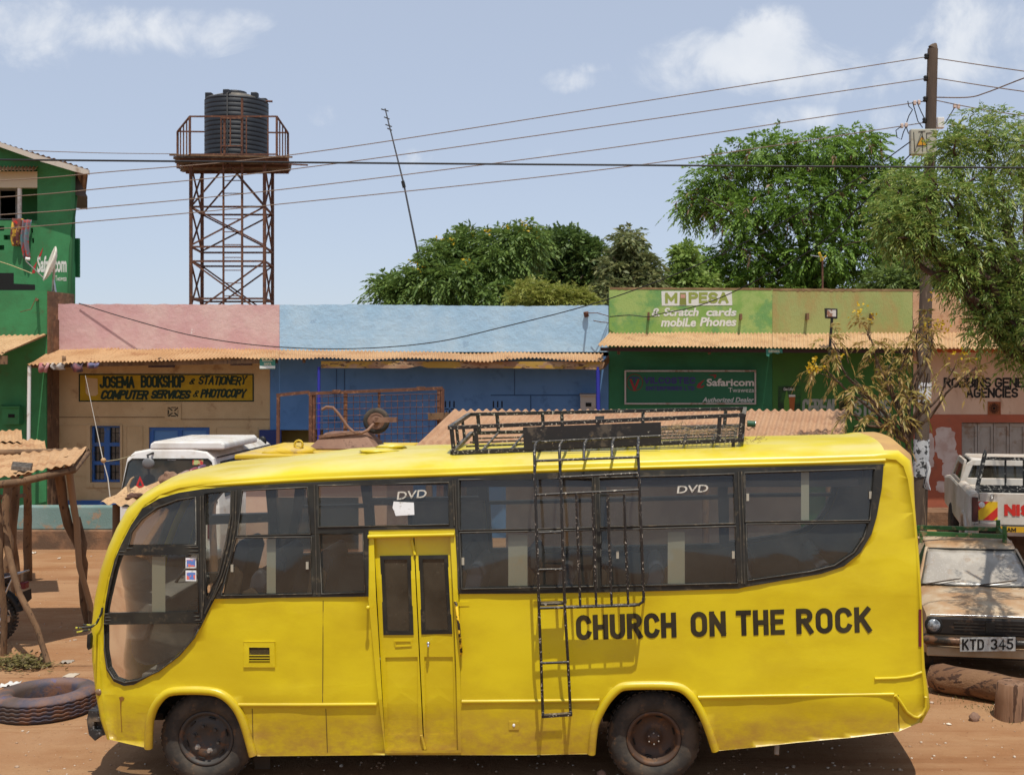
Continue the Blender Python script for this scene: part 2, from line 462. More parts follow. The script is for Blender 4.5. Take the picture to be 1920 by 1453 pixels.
# ------------------------------------------------------------------ shared materials
YEL = mat('bus_yellow', (.66, .525, .008), .34, var=(.57, .43, .007), vscale=1.4, dirt=(.42, .27, .05), dscale=3.5, dpos=(.66, .95), damt=.4, fine=(.30, .19, .04), fscale=30, fpos=(.88, .92),
          bump=.0015, bscale=5, dust=(.68, .57, .20, .75), dustp=(.5, .92), low=((.33, .17, .045), .88, .40), spec=.5, stretch=(.6, 1, 1))
CAPM = mat('dusty_cap', (.50, .30, .10), .7, var=(.42, .24, .09), dirt=(.6, .4, .05), dpos=(.6, .7), bump=.002)
DARKIN = mat('bus_lining', (.13, .125, .115), .8, var=(.18, .17, .15))
RUB = mat('black_rubber', (.014, .014, .012), .5, var=(.03, .028, .02), dirt=(.13, .10, .06), dscale=9, dpos=(.58, .78), damt=.5, bump=.001, bscale=80, dust=(.22, .17, .10, .4))
CHIP = mat('chipped_black_paint', (.014, .013, .012), .42, fine=(.42, .38, .31), fscale=48, fpos=(.645, .69), dirt=(.12, .08, .05), dpos=(.65, .9), dscale=14, spec=.5, dust=(.30, .24, .16, .5), dustp=(.6, 1))
BLK = mat('black_paint', (.015, .014, .012), .5)
BLACKLET = mat('black_lettering', (.022, .018, .008), .6, var=(.04, .03, .01))
GLS = glass('bus_glass', .88, dust=.08, dustc=(.46, .45, .38), gloss=.75)
GLD = glass('dark_glass', .22, dust=.10)
GLC = glass('car_glass', .78, dust=.08, dustc=(.5, .45, .38))
TYRE = mat('tyre_rubber', (.035, .032, .028), .85, var=(.075, .06, .045), vscale=5, dirt=(.20, .11, .05), dscale=7, dpos=(.6, .75), damt=.5, bump=.003, bscale=40)
RIM = mat('dark_rim', (.05, .045, .04), .6, dirt=(.12, .06, .03), dscale=12)
GRIME = mat('parapet_grime', (.20, .12, .06), .95, var=(.30, .2, .1), vscale=3)
RUST = mat('rusty_steel', (.14, .06, .036), .85, var=(.10, .045, .03), vscale=6, dirt=(.30, .14, .07), dscale=14, bump=.002)
TIN = mat('rusty_tin', (.50, .31, .16), .75, var=(.42, .24, .115), vscale=1.3, dirt=(.33, .16, .075), dscale=2.5, dpos=(.55, .72), damt=.7, fine=(.28, .14, .07), fscale=40, bump=.001, spec=.2)
TIN2 = mat('dusty_tin', (.52, .34, .18), .8, var=(.45, .28, .14), vscale=2, dirt=(.34, .19, .10), dscale=3, dpos=(.55, .75), fine=(.25, .14, .08), fscale=30, spec=.2)
TIN3 = mat('brown_tin', (.43, .255, .145), .8, var=(.38, .215, .12), vscale=1.5, dirt=(.33, .17, .095), dscale=3, fine=(.25, .13, .08), fscale=34, spec=.2)
WOOD = mat('weathered_wood', (.20, .115, .06), .9, var=(.13, .075, .04), vscale=6, fine=(.07, .04, .025), fscale=25, bump=.006, bscale=25, stretch=(1, 1, .3))
BARK = mat('bark', (.13, .085, .055), .9, var=(.08, .055, .04), vscale=5, bump=.01, bscale=20)
WHITE = mat('white_car_paint', (.80, .785, .75), .35, var=(.66, .62, .55), dirt=(.45, .33, .2), dpos=(.55, .8), damt=.5, dust=(.60, .48, .34, .35), spec=.5)
WPAINT = mat('white_paint', (.72, .71, .68), .6, dirt=(.45, .40, .33))
DWHITE = mat('dusty_white_paint', (.60, .56, .50), .4, var=(.52, .47, .40), dirt=(.38, .27, .17), dscale=3, dpos=(.5, .8), damt=.6, dust=(.48, .35, .23, .6))
CHROME = mat('steel', (.5, .5, .5), .3, metal=.9)

# ------------------------------------------------------------------ ground
def axis(lo, hi, step, far):
    a = []; x = lo
    while x < hi: a.append(x); x += step
    g = step; L = [lo]; q = lo
    while q > -far: g *= 1.5; q -= g; L.insert(0, q)
    g = step; q = a[-1]; Rr = []
    while q < far: g *= 1.5; q += g; Rr.append(q)
    return L[:-1] + a + Rr
gm, n, l, b, out = node_mat('red_earth')
tc = n.new('ShaderNodeTexCoord')
def gtex(scale, det=8, ro=.65, st=(1, 1, 1)):
    mp = n.new('ShaderNodeMapping'); mp.inputs['Scale'].default_value = st; l.new(tc.outputs['Object'], mp.inputs[0])
    t = n.new('ShaderNodeTexNoise'); t.inputs['Scale'].default_value = scale; t.inputs['Detail'].default_value = det; t.inputs['Roughness'].default_value = ro
    l.new(mp.outputs[0], t.inputs['Vector']); return t.outputs['Fac']
def gr(v, lo, hi, amt=1.):
    r = n.new('ShaderNodeMapRange'); r.interpolation_type = 'SMOOTHSTEP'; r.inputs['From Min'].default_value = lo; r.inputs['From Max'].default_value = hi; r.inputs['To Max'].default_value = amt
    l.new(v, r.inputs['Value']); return r.outputs[0]
def gmix(f, a, bb):
    x = n.new('ShaderNodeMix'); x.data_type = 'RGBA'; l.new(f, x.inputs['Factor'])
    if isinstance(a, tuple): x.inputs['A'].default_value = c4(a)
    else: l.new(a, x.inputs['A'])
    x.inputs['B'].default_value = c4(bb); return x.outputs['Result']
col = gmix(gr(gtex(.45, 5), .35, .65), (.31, .153, .070), (.37, .21, .110))
col = gmix(gr(gtex(1.6, 8, .7, (.35, 1, 1)), .42, .7, .8), col, (.41, .245, .128))
col = gmix(gr(gtex(3.5, 10, .75), .56, .74, .6), col, (.22, .098, .043))
col = gmix(gr(gtex(1.0, 7, .7, (.10, 1.6, 1)), .52, .62, .55), col, (.24, .105, .045))
col = gmix(gr(gtex(28, 6), .62, .70, .7), col, (.15, .065, .03))
col = gmix(gr(gtex(70, 3), .68, .72, .9), col, (.52, .40, .28))
l.new(col, b.inputs['Base Color']); b.inputs['Roughness'].default_value = .95; b.inputs['Specular IOR Level'].default_value = .1
bp = n.new('ShaderNodeBump'); bp.inputs['Distance'].default_value = .035; bp.inputs['Strength'].default_value = .8
l.new(gtex(6, 14, .78), bp.inputs['Height']); l.new(bp.outputs[0], b.inputs['Normal'])
g = MB()
gx = axis(-9, 9, .16, 260); gy = axis(8.5, 24, .16, 260)
g.sheet(lambda x, y: (x, y, gz(x, y)), gx, gy)
ground = g.build('ground', gm, recalc=False); tag(ground, 'bare red earth yard between the road and the shops', 'ground', kind='structure')

# small stones and crumbs of dirt
peb = MB()
for i in range(1700):
    y = 9.9 + 12 * random.random() ** 1.6; x = random.uniform(-8.5, 5.5) * (y / 16)
    r = random.uniform(.004, .014) * (1.6 if random.random() < .06 else 1)
    peb.ball((x, y, gz(x, y) + r * .3), r, 5, 3, (random.uniform(.8, 1.5), random.uniform(.8, 1.4), .7))
po = peb.build('pebbles', mat('pebble', (.36, .22, .13), .9, var=(.55, .45, .35), vscale=4, vpos=(.45, .6)), recalc=False)
tag(po, 'loose pebbles and crumbs of dirt strewn over the red earth', 'pebbles', kind='stuff')
# ------------------------------------------------------------------ the bus
bus = thing('minibus', (WX(800, 11.05), 11.05, 0), 'battered yellow minibus with black window band, roof rack and side ladder, nearest to the viewer', 'minibus')
YC = 11.05
def bsurf(px, py):
    z = H - (py - HY) / 219
    y = 10 + .11 * max(0, (z - 1.68) / 1.05) ** 1.6 + .05 * max(0, (.8 - z) / .5)
    if px < 330: y += .26 * ((330 - px) / 165) ** 2.4
    if px > 1600: y += .12 * ((px - 1600) / 135) ** 3
    y += 0.016 * noise.noise(Vector((px / 150, py / 110, 1.3))) + .005 * noise.noise(Vector((px / 40, py / 35, 7)))
    return y
def bu(px, py, off=0.):
    y = bsurf(px, py) - off
    return Vector(((px - VX) / F * y, y, H - (py - HY) / F * y))
def far(v): return Vector((v.x, 2 * YC - v.y, v.z))
def bufar(px, py, off=0.): return far(bu(px, py, off))

OUT = [(206,1386,.10),(197,1350,.14),(190,1300,.16),(186,1240,.18),(187,1185,.2),(193,1130,.2),(203,1080,.2),(216,1040,.2),(230,1008,.2),(248,975,.2),(272,946,.155),(300,927,.135),
       (335,915,.115),(380,908,.10),(440,904,.10),(500,900,.115),(590,895,.15),(700,891,.16),(850,886,.155),(1000,880,.15),(1115,876,.145),(1250,872,.14),(1385,868,.14),(1520,865,.14),(1640,861,.135),
       (1660,860,.15),(1680,862,.18),(1694,874,.18),(1702,898,.13),(1712,960,.07),(1719,1040,.07),(1724,1120,.07),(1727,1200,.07),(1729,1255,.08),(1733,1300,.1),(1737,1328,.1),(1724,1354,.08)]
RARCH_IN = [(1112,1412),(1118,1361),(1129,1336),(1143,1313),(1163,1294),(1177,1291),(1267,1291),(1284,1302),(1298,1319),(1315,1350),(1326,1375),(1337,1406)]
FARCH_IN = [(284,1402),(285,1356),(293,1328),(308,1309),(324,1300),(401,1301),(425,1315),(444,1337),(458,1366),(472,1416)]
RARCH_OUT = [(1106,1413),(1109,1361),(1121,1333),(1135,1308),(1157,1284),(1174,1278),(1267,1277),(1292,1289),(1309,1308),(1326,1341),(1337,1375),(1346,1407)]
FARCH_OUT = [(273,1401),(274,1356),(281,1328),(296,1304),(315,1287),(334,1284),(401,1287),(425,1297),(446,1318),(460,1352),(468,1385),(477,1416)]
sideloop = [(a, b_) for a, b_, c in OUT] + [(1685,1371),(1600,1382),(1500,1391),(1420,1400),(1347,1407)] + RARCH_IN[::-1] + [(1104,1413),(1000,1415),(862,1415),(722,1415),(600,1416),(477,1417)] + FARCH_IN[::-1] + [(272,1401),(240,1394)]
BAND = [(196,1160),(199,1130),(206,1090),(216,1050),(228,1022),(247,985),(268,954),(298,936),(335,925),(380,918),(440,913),(590,905),(850,895),(1115,885),(1385,878),(1656,871),(1652,915),(1643,965),
        (1633,1000),(1612,1035),(1582,1060),(1540,1074),(1470,1086),(1396,1099),(1385,1102),(1250,1106),(1115,1109),(990,1111),(861,1112)]
BAND2 = [(690,1117),(590,1118),(500,1119),(402,1121),(392,1140),(375,1175),(350,1210),(318,1241),(285,1263),(250,1282),(232,1284),(214,1276),(201,1255),(196,1220)]
hole_near = BAND + [(863,1250),(864,1409),(722,1410),(706,1280)] + BAND2
hole_far = BAND + [(858,1050),(854,991),(690,994),(690,1060)] + BAND2
def shrink(lp, k):
    """loop moved outwards by k pixels"""
    n = len(lp); ar = sum(lp[i][0] * lp[(i + 1) % n][1] - lp[(i + 1) % n][0] * lp[i][1] for i in range(n)); s_ = 1 if ar > 0 else -1
    o = []
    for i in range(n):
        a, b_, c = Vector(lp[i - 1]), Vector(lp[i]), Vector(lp[(i + 1) % n])
        d0 = (b_ - a).normalized(); d1 = (c - b_).normalized(); m = Vector((d0.y + d1.y, -d0.x - d1.x))
        m = m.normalized() * s_ if m.length > .1 else Vector((d0.y, -d0.x)) * s_
        o.append(tuple(b_ + m * k))
    return o

mb = MB()
mb.plate([sideloop, hole_near], bu, 0, -.035, cell=(34, 17), back=1, smooth=True)
near_side = mb.build('body_side', [YEL, DARKIN], bus, recalc=False)
mb = MB()
mb.plate([sideloop, hole_far], bufar, 0, -.035, cell=(60, 40), back=1, smooth=True)
mb.build('body_side', [YEL, DARKIN], bus, recalc=False)

# shell swept across from one side to the other: nose, roof, tail
def shell_point(i, t, k=1., inset=0.):
    px, py, bl = OUT[i]
    a = OUT[max(0, i - 1)]; c = OUT[min(len(OUT) - 1, i + 1)]
    nrm = Vector((-(a[1] - c[1]), (a[0] - c[0]))); nrm = Vector((c[1] - a[1], -(c[0] - a[0]))).normalized()   # outwards in photo axes
    n3 = Vector((nrm.x, 0, -nrm.y))
    p = bu(px, py); q = far(p); w = (t + 1) / 2
    gfac = max(0, 1 - abs(t) ** 2.7) ** (1 / 2.5)
    return p * (1 - w) + q * w + n3 * (bl * k * gfac - inset)
TS = [-1, -.995, -.985, -.965, -.94, -.9, -.84, -.76, -.6, -.4, -.2, 0, .2, .4, .6, .76, .86, .94, .985, 1]
body, cap, screen, lining, rearglass = MB(), MB(), MB(), MB(), MB()
for i in range(len(OUT) - 1):
    py0, px0 = (OUT[i][1] + OUT[i + 1][1]) / 2, OUT[i][0]
    for j in range(len(TS) - 1):
        t0, t1 = TS[j], TS[j + 1]
        inner = abs((t0 + t1) / 2) < .8
        tgt = body
        if px0 < 285 and py0 < 1170 and inner: tgt = screen
        elif px0 >= 1701 and 900 < py0 < 1100 and abs((t0 + t1) / 2) < .7: tgt = rearglass
        elif 1645 < px0 < 1703 and py0 < 900 and (t0 + t1) / 2 > -.93: tgt = cap
        tgt.add([shell_point(i, t0), shell_point(i, t1), shell_point(i + 1, t1), shell_point(i + 1, t0)], [(0, 1, 2, 3)], True)
        if tgt in (body, cap) and 2 < i < len(OUT) - 3:
            lining.add([shell_point(i, t0, .75, .03), shell_point(i, t1, .75, .03), shell_point(i + 1, t1, .75, .03), shell_point(i + 1, t0, .75, .03)], [(0, 1, 2, 3)], True)
def weld(o, d=1e-4):
    bm = bmesh.new(); bm.from_mesh(o.data); bmesh.ops.remove_doubles(bm, verts=bm.verts, dist=d); bmesh.ops.recalc_face_normals(bm, faces=bm.faces); bm.to_mesh(o.data); bm.free()
weld(body.build('roof', YEL, bus)); weld(cap.build('rear_roof_cap', CAPM, bus)); weld(screen.build('windscreen', GLC, bus)); weld(rearglass.build('rear_window', GLD, bus)); weld(lining.build('roof_lining', DARKIN, bus))

# window frame and panes
PANES = [
 [(243,1021),(249,998),(267,975),(296,953),(334,939),(365,933),(367,1020)],
 [(198,1149),(205,1113),(215,1070),(224,1041),(370,1040),(371,1146)],
 [(197,1171),(377,1168),(362,1194),(334,1227),(296,1256),(258,1273),(234,1277),(215,1270),(203,1251),(198,1218)],
 [(386,927),(432,922),(431,965),(422,1018),(408,1075),(389,1118),(386,1046)],
 [(456,921),(575,915),(581,1000),(446,1003)], [(444,1009),(582,1008),(584,1112),(416,1115)],
 [(598,912),(840,906),(841,982),(598,987)], [(601,1002),(679,1001),(683,1109),(604,1112)],
 [(862,901),(1109,897),(1111,988),(862,993)], [(864,1000),(1111,995),(1112,1098),(867,1103)],
 [(1125,897),(1375,890),(1377,980),(1127,987)], [(1128,995),(1378,988),(1382,1092),(1128,1098)],
 [(1398,888),(1639,880),(1630,974),(1398,977)], [(1401,984),(1627,981),(1618,1007),(1600,1034),(1564,1058),(1520,1069),(1403,1087)]]
FRAME = shrink(BAND + [(858,1050),(854,990),(690,993),(690,1060)] + BAND2, 1.5)
mb = MB(); mb.plate([FRAME] + PANES, bu, .016, -.03, cell=(60, 45)); fr = mb.build('window_frame', RUB, bus, recalc=False, bevel=.004)
# raised rubber strips round every pane and on the pillars
mb = MB()
for lp in PANES:
    lp2 = shrink(lp, 2.2)
    mb.tube([bu(x, y, .020) for x, y in lp2], .0075, 5, closed=True)
for path in ([(376,930),(377,1030),(378,1160)], [(381,930),(381,1030),(382,1120),(378,1160)], [(437,920),(437,975),(430,1020),(416,1075),(402,1112),(384,1150)], [(443,918),(441,990),(432,1040),(416,1090),(398,1125)],
             [(589,908),(592,1010),(594,1114)], [(849,900),(852,985)], [(853,900),(857,1000),(860,1105)], [(1115,890),(1118,1000),(1120,1102)], [(1384,884),(1388,990),(1391,1094)], [(1390,884),(1394,990),(1396,1094)],
             [(238,1028),(372,1026)], [(224,1034),(372,1033)], [(198,1157),(374,1155)], [(198,1163),(376,1162)]):
    mb.tube([bu(x, y, .02) for x, y in path], .008, 5)
mb.build('rubber_trim', mat('worn_rubber', (.05, .045, .035), .45, dirt=(.2, .16, .1), dscale=20, dpos=(.55, .8)), fr)
for lp in PANES:
    mb = MB(); mb.plate([shrink(lp, 3)], bu, -.012, -.016, cell=(30, 30), smooth=True, single=True); mb.build('window_pane', GLS, bus, recalc=False)
# sliding sash edges and catches behind the glass
SASH = mat('grey_sash', (.22, .22, .165), .7, dirt=(.25, .2, .12))
for (x, y0, y1, w) in ((285,1043,1147,25),(500,1010,1112,17),(953,1002,1098,36),(1252,997,1094,32),(1502,884,975,15)):
    part('sash_edge', SASH, bus, lambda m_: m_.plate([rect(x, y0, x + w, y1)], bu, -.03, -.05))
CATCH = mat('catch_metal', (.34, .31, .24), .6)
for (x, y) in ((435,1065),(576,1060),(868,1052),(1158,1040),(1375,1040),(1402,932),(1632,928)):
    part('window_catch', CATCH, bus, lambda m_: m_.plate([rect(x - 2.5, y - 7, x + 2.5, y + 7)], bu, .004, -.012))
# far windows: frame and panes
mb = MB(); mb.plate([FRAME] + PANES, bufar, .016, -.03); mb.build('window_frame', RUB, bus, recalc=False)
for lp in PANES[1:2] + PANES[3:]:
    mb = MB(); mb.plate([shrink(lp, 3)], bufar, -.012, -.016); mb.build('window_pane', GLC, bus, recalc=False)
# stickers and letters on the glass
PAPER = mat('white_paper', (.72, .73, .72), .8, dirt=(.4, .38, .33), dscale=25)
mb = MB(); mb.plate([[(738,940),(776,942),(777,965),(742,967),(739,958),(736,952)]], bu, .001, -.002); mb.build('paper_sticker', PAPER, bus)
for (y, c) in ((1045, (.10, .16, .5)), (1069, (.12, .2, .48))):
    mb = MB(); mb.plate([rect(348, y, 368, y + 20)], bu, .001, -.003); st = mb.build('window_sticker', PAPER, bus)
    mb = MB(); mb.plate([rect(350, y + 4, 366, y + 17)], bu, .003, .0015)
    mb.build('printed_square', mat('sticker_print', (.10, .2, .5), .5, var=(.7, .16, .1), vscale=30, vpos=(.5, .56)), st)
DVDM = mat('cream_lettering', (.50, .47, .40), .7, dirt=(.2, .18, .15), dscale=30, dpos=(.55, .6))
for (x0, x1, y0, y1, tilt) in ((744,800,922,937,-5),(1269,1328,911,925,-3)):
    mb = MB()
    font_text(mb, 'DVD', x0, x1, y0, y1, lambda x, y, off: bu(x, y + tilt * (x - x0) / 60, .002 + off), bold=.012, shear=.1, off=0)
    mb.build('window_lettering', DVDM, bus)

# folding door
df_outer = [(689.5,993.5),(853,990.5),(857,1060),(861,1150),(865,1411),(722,1411.5),(706,1280),(690,1117)]
df_inner = [(701,1007),(844,1004),(849,1100),(855,1250),(859,1405),(723,1407),(716,1300),(705,1117)]
mb = MB(); mb.plate([df_outer, df_inner], bu, .010, -.10, cell=(60, 40)); dfr = mb.build('door_frame', YEL, bus, recalc=False, bevel=.01)
mb = MB(); mb.tube([bu(690,1006,.03), bu(852,1002,.03)], .016, 8); mb.build('rain_rail', YEL, dfr)
def lerp_leaf(L):   # corner quad in photo px: tl, tr, br, bl
    tl, tr, br, bl = [Vector(v) for v in L]
    return lambda u, v: tuple((tl * (1 - u) + tr * u) * (1 - v) + (bl * (1 - u) + br * u) * v)
for L, win, low in (([(701,1006),(775,1005),(794,1406),(723,1407)], [(713.5,1043),(769.5,1042),(774.5,1189),(720,1189)], [(722.6,1232),(783,1231),(784,1376),(728,1377)]),
                    ([(777,1005),(844.5,1004),(860,1405),(796,1406)], [(785.6,1042),(839,1041),(847,1187),(791,1188)], [(795.5,1231),(849,1231),(853,1376),(798,1377)])):
    mb = MB(); mb.plate([L, win, low], bu, -.045, -.075, cell=(40, 40)); leaf = mb.build('door_leaf', YEL, bus, recalc=False, bevel=.005)
    mb = MB(); mb.plate([shrink(low, 2)], bu, -.060, -.074, cell=(30, 30)); mb.build('lower_panel', YEL, leaf, recalc=False)
    inn = shrink(win, -9)
    mb = MB(); mb.plate([shrink(win, 1.5), inn], bu, -.036, -.06); mb.build('window_seal', RUB, leaf, recalc=False)
    mb = MB(); mb.plate([shrink(inn, 2)], bu, -.048, -.052); mb.build('window_pane', glass('door_glass', .16, dust=.16), leaf, recalc=False)
    mb = MB()
    if L[0][0] == 701:
        mb.plate([[(739,1201),(772,1200),(772,1211),(741,1213)], [(741,1203),(770,1202.5),(770,1209),(743,1210.5)]], bu, -.035, -.05); mb.build('door_handle', YEL, leaf, recalc=False)
    else:
        mb.tube([bu(803,1206,-.045), bu(803,1206,.02), bu(803,1212,.022)], .009, 8); mb.ball(bu(803,1206,.012), .016); mb.build('door_handle', CHROME, leaf)
for (x0, y0, x1, y1) in ((772,1012,778,1040),(790,1378,797,1404)): part('door_hinge', YEL, dfr, lambda m_: m_.tube([bu(x0, y0, -.035), bu(x1, y1, -.035)], .014, 6))
# grab handle, knob
mb = MB(); mb.tube([bu(853,1128,.0), bu(855,1130,.05), bu(861,1180,.055), bu(865,1222,.05), bu(864,1226,0)], .012, 8)
mb.build('grab_handle', mat('worn_yellow_bar', (.78, .5, .02), .5, fine=(.03, .02, .01), fscale=14, fpos=(.5, .6)), bus)
mb = MB(); mb.plate([rect(856,1128,880,1136)], bu, .006, -.002); mb.build('handle_bracket', YEL, bus)
mb = MB(); mb.tube([bu(690,1140,0), bu(690,1140,.12)], .009, 8); mb.ball(bu(690,1139,.125), .018); mb.build('door_stop', YEL, bus)

# wheel arch lips, rub rails
for I, O in ((FARCH_IN, FARCH_OUT), (RARCH_IN, RARCH_OUT)):
    mid = []
    m_in = [Vector(p) for p in I]; m_out = [Vector(p) for p in O]
    for k_ in range(len(m_in)): 
        o_ = min(m_out, key=lambda v: (v - m_in[k_]).length); mid.append((m_in[k_] + o_) / 2)
    # rounded path
    pts = []
    for a, c in zip(mid, mid[1:]):
        for s_ in range(4): pts.append(a.lerp(c, s_ / 4))
    pts.append(mid[-1])
    for _ in range(3): pts = [pts[0]] + [(pts[i - 1] + pts[i] * 2 + pts[i + 1]) / 4 for i in range(1, len(pts) - 1)] + [pts[-1]]
    mb = MB(); mb.tube([bu(p.x, p.y, .012) for p in pts], .036, 10); mb.build('wheel_arch_lip', YEL, bus)
for pts in ([(447,1321),(580,1321),(706,1320)], [(866,1315),(1000,1314),(1124,1312)], [(1309,1307),(1450,1304),(1676,1301)]):
    mb = MB()
    mb.tube([bu(x, y, .008) for x, y in pts], .015, 8); mb.tube([bu(x, y + 3, .012) for x, y in pts], .006, 6)
    mb.build('rub_rail', YEL, bus)
# hatch seams, vents, filler flap, marker lamp
SEAM = mat('panel_seam', (.13, .08, .02), .9)
def seam(pts):
    mb = MB(); mb.tube([bu(x, y, .0005) for x, y in pts], .0035, 5); mb.build('panel_seam', SEAM, bus)
seam([(473,1328),(475,1408)]); seam([(611,1328),(614,1410)]); seam([(606,1126),(605,1316)]); seam([(1684,1302),(1686,1368)])
mb = MB(); mb.plate([rect(457,1203,515,1250), rect(467,1213,506,1241)], bu, .012, -.004); vent = mb.build('side_vent', YEL, bus, recalc=False, bevel=.003)
mb = MB(); mb.plate([rect(467.5,1213.5,505.5,1240.5)], bu, .004, .001); mb.build('vent_mesh', mat('dark_mesh', (.05, .035, .01), .8, fine=(.3, .2, .03), fscale=120, fpos=(.70, .75)), vent, recalc=False)
for y in (1228, 1233, 1238): part('vent_slat', YEL, vent, lambda m_: m_.bar(bu(467, y, .006), bu(506, y, .006), .012, .006))
mb = MB(); mb.plate([rect(954,1351,973,1368)], bu, .008, -.004); ff = mb.build('side_reflector', YEL, bus, bevel=.002)
mb = MB(); mb.ball(bu(963.5,1359.5,.008), .012, sz=(1, .6, 1.3)); mb.build('reflector_lens', PAPER, ff)
mb = MB(); mb.lathe(bu(186,1297,.0), [(0, -.02), (.02, -.018), (.03, -.008), (.034, .01)], 'y', 16); mb.build('marker_lamp', mat('smoky_lens', (.20, .12, .06), .25, spec=.6), bus)
# bumper, corner of the tail
bmp = [(166,1331),(192,1334),(196,1350),(197,1378),(186,1380),(178,1389),(166,1377),(162,1350)]
mb = MB(); mb.plate([bmp, rect(176,1353,190,1368)], lambda x, y, off: P(x, y, 10.25) + Vector((0, -off, 0)), .0, -1.55); mb.plate([shrink(rect(176,1353,190,1368), 1)], lambda x, y, off: P(x, y, 10.25) + Vector((0, -off, 0)), -.05, -.06)
mb.build('front_bumper', mat('broken_bumper', (.03, .03, .03), .35, fine=(.3, .3, .3), fscale=30, dirt=(.2, .15, .1), dpos=(.5, .7)), bus, bevel=.012)
mb = MB(); mb.tube([bu(x, y, .014) for x, y in ((1679,1303),(1688,1315),(1700,1334),(1712,1343),(1721,1345),(1730,1338),(1736,1325),(1736,1306))], .014, 8); mb.build('rear_corner_lip', YEL, bus)
mb = MB(); mb.tube([bu(x, y, .006) for x, y in ((1640,1272),(1680,1271),(1710,1267),(1728,1260))], .012, 8); mb.build('rear_corner_lip', YEL, bus)
mb = MB(); mb.plate([rect(1722.5,1142,1728,1212)], bu, .010, -.02); mb.build('tail_lamp', mat('red_lens', (.14, .018, .025), .25), bus)
# mirror bracket and lamps on the nose
mb = MB(); mb.tube([bu(192,1139,.02), bu(190,1150,.05), bu(181,1168,.06), P(172,1175,10.0), P(142,1177,9.98)], .010, 8); mb.tube([P(171,1180,10.0), P(144,1185,9.98)], .008, 8); mb.tube([P(172,1172,10.05), P(156,1171,10.05)], .008, 8)
mb.build('mirror_arm', mat('black_arm', (.02, .02, .016), .5, dirt=(.55, .5, .05), dscale=9, dpos=(.6, .63)), bus)
mb = MB(); mb.plate([[(163,1190),(168,1187),(170,1195),(169,1216),(165,1219),(162,1213)]], at_depth(10.12), 0, -.05); mb.build('nose_lamp', RUB, bus, bevel=.005)
mb = MB(); mb.tube([bu(x, y + 3, .010 if x > 400 else -.004) for x, y, _ in OUT if 335 <= x <= 1660 and y < 930], [.002, .008] + [.016] * len([1 for x, y, _ in OUT if 440 <= x <= 1660 and y < 930]), 8); mb.build('roof_gutter', YEL, bus)
# lettering
mb = MB(); random.seed(3)
def climb(px, py, off):
    t = (px - 1080) / 553; top = 1153 - 16 * t; bot = 1200 - 15 * t
    return bu(px, top + (py - 1146) / 48 * (bot - top), off)
for word, wx0, wx1 in (('CHURCH', 1080, 1268), ('ON', 1295, 1361), ('THE', 1380, 1471), ('ROCK', 1493, 1633)):
    mb = MB(); stroke_text(mb, word, wx0, wx1, 1146, 1194, climb, 9.5, gap=.37, off=.0035, slant=-.03); mb.build('side_lettering', BLACKLET, bus, recalc=False)
# drip stain on the front corner, dried
mb = MB(); mb.plate([[(223,1307),(229,1305),(233,1308),(231.5,1312),(227.5,1314),(227,1335),(229,1372),(227.5,1372),(225.8,1335),(225,1314)]], bu, .0015, .0005); mb.build('drip_stain', mat('drip', (.28, .13, .02), .7), bus)

# wheels
def wheel(px, py, y, front):
    c = Vector((WX(px, 10.12), y, .402)); s_ = 1 if y < YC else -1
    w = thing('wheel', c, None, None); w.parent = bus; w.location = c - bus.location
    if 'category' in w: del w['category']
    r = .402
    prof = [(.235, .03), (.245, .0), (.30, -.012), (.345, -.006), (.375, .012), (.392, .035), (r, .05), (r, .09), (.392, .092), (.392, .1), (r, .102), (r, .14), (.392, .142), (.392, .15), (r, .152), (r, .19), (.375, .215), (.30, .225), (.24, .2)]
    mb = MB(); mb.lathe(c, [(a, b_ * s_) for a, b_ in prof], 'y', 56); 
    for k_ in range(44):   # tread lugs
        t = 2 * math.pi * k_ / 44
        for (o_, yy) in ((0, .052), (.07, .17)):
            p = c + Vector(((r + .002) * math.cos(t + o_), yy * s_, (r + .002) * math.sin(t + o_))); q = c + Vector(((r + .002) * math.cos(t + o_), (yy + .03) * s_, (r + .002) * math.sin(t + o_)))
            mb.bar(p, q, .036, .012, up=Vector((math.cos(t + o_), 0, math.sin(t + o_))))
    mb.build('tyre', TYRE, w)
    mb = MB()
    if front: prof = [(.0, .045), (.07, .045), (.09, .03), (.135, .02), (.165, .03), (.19, .05), (.205, .035), (.212, .01), (.236, .004), (.240, .03)]
    else: prof = [(.0, .02), (.045, .02), (.05, .05), (.06, .055), (.062, .11), (.12, .12), (.16, .105), (.19, .08), (.2, .03), (.212, .015), (.236, .004), (.24, .03)]
    mb.lathe(c, [(a, b_ * s_) for a, b_ in prof], 'y', 40); 
    mb.build('rim', RIM if front else mat('rusty_rim', (.075, .045, .03), .6, dirt=(.16, .075, .03), dscale=10), w)
    if s_ < 0: return
    for k_ in range(6):
        t = 2 * math.pi * (k_ + .25) / 6
        mb = MB(); e = Vector((math.cos(t), 0, math.sin(t))); tt = Vector((-math.sin(t), 0, math.cos(t)))
        p = c + e * .175 + Vector((0, (.036 if front else .088), 0))
        mb.bar(p - tt * .03, p + tt * .03, .028, .012, up=e); mb.build('rim_slot', BLK, w, bevel=.005)
        mb = MB()
        if front: mb.lathe(c + Vector((math.cos(t + .5) * .11, .008, math.sin(t + .5) * .11)), [(0, -.012), (.014, -.012), (.016, .012), (.026, .014), (.028, .02)], 'y', 6, False)
        else: mb.ball(c + Vector((math.cos(t + .3) * .048, .012, math.sin(t + .3) * .048)), .008)
        mb.build('wheel_nut', mat('nut_steel', (.30, .27, .24), .45, metal=.4) if not front or k_ in (3, 4) else RIM, w)
wheel(385, 1389, 10.13, True); wheel(1226, 1389, 10.13, False)
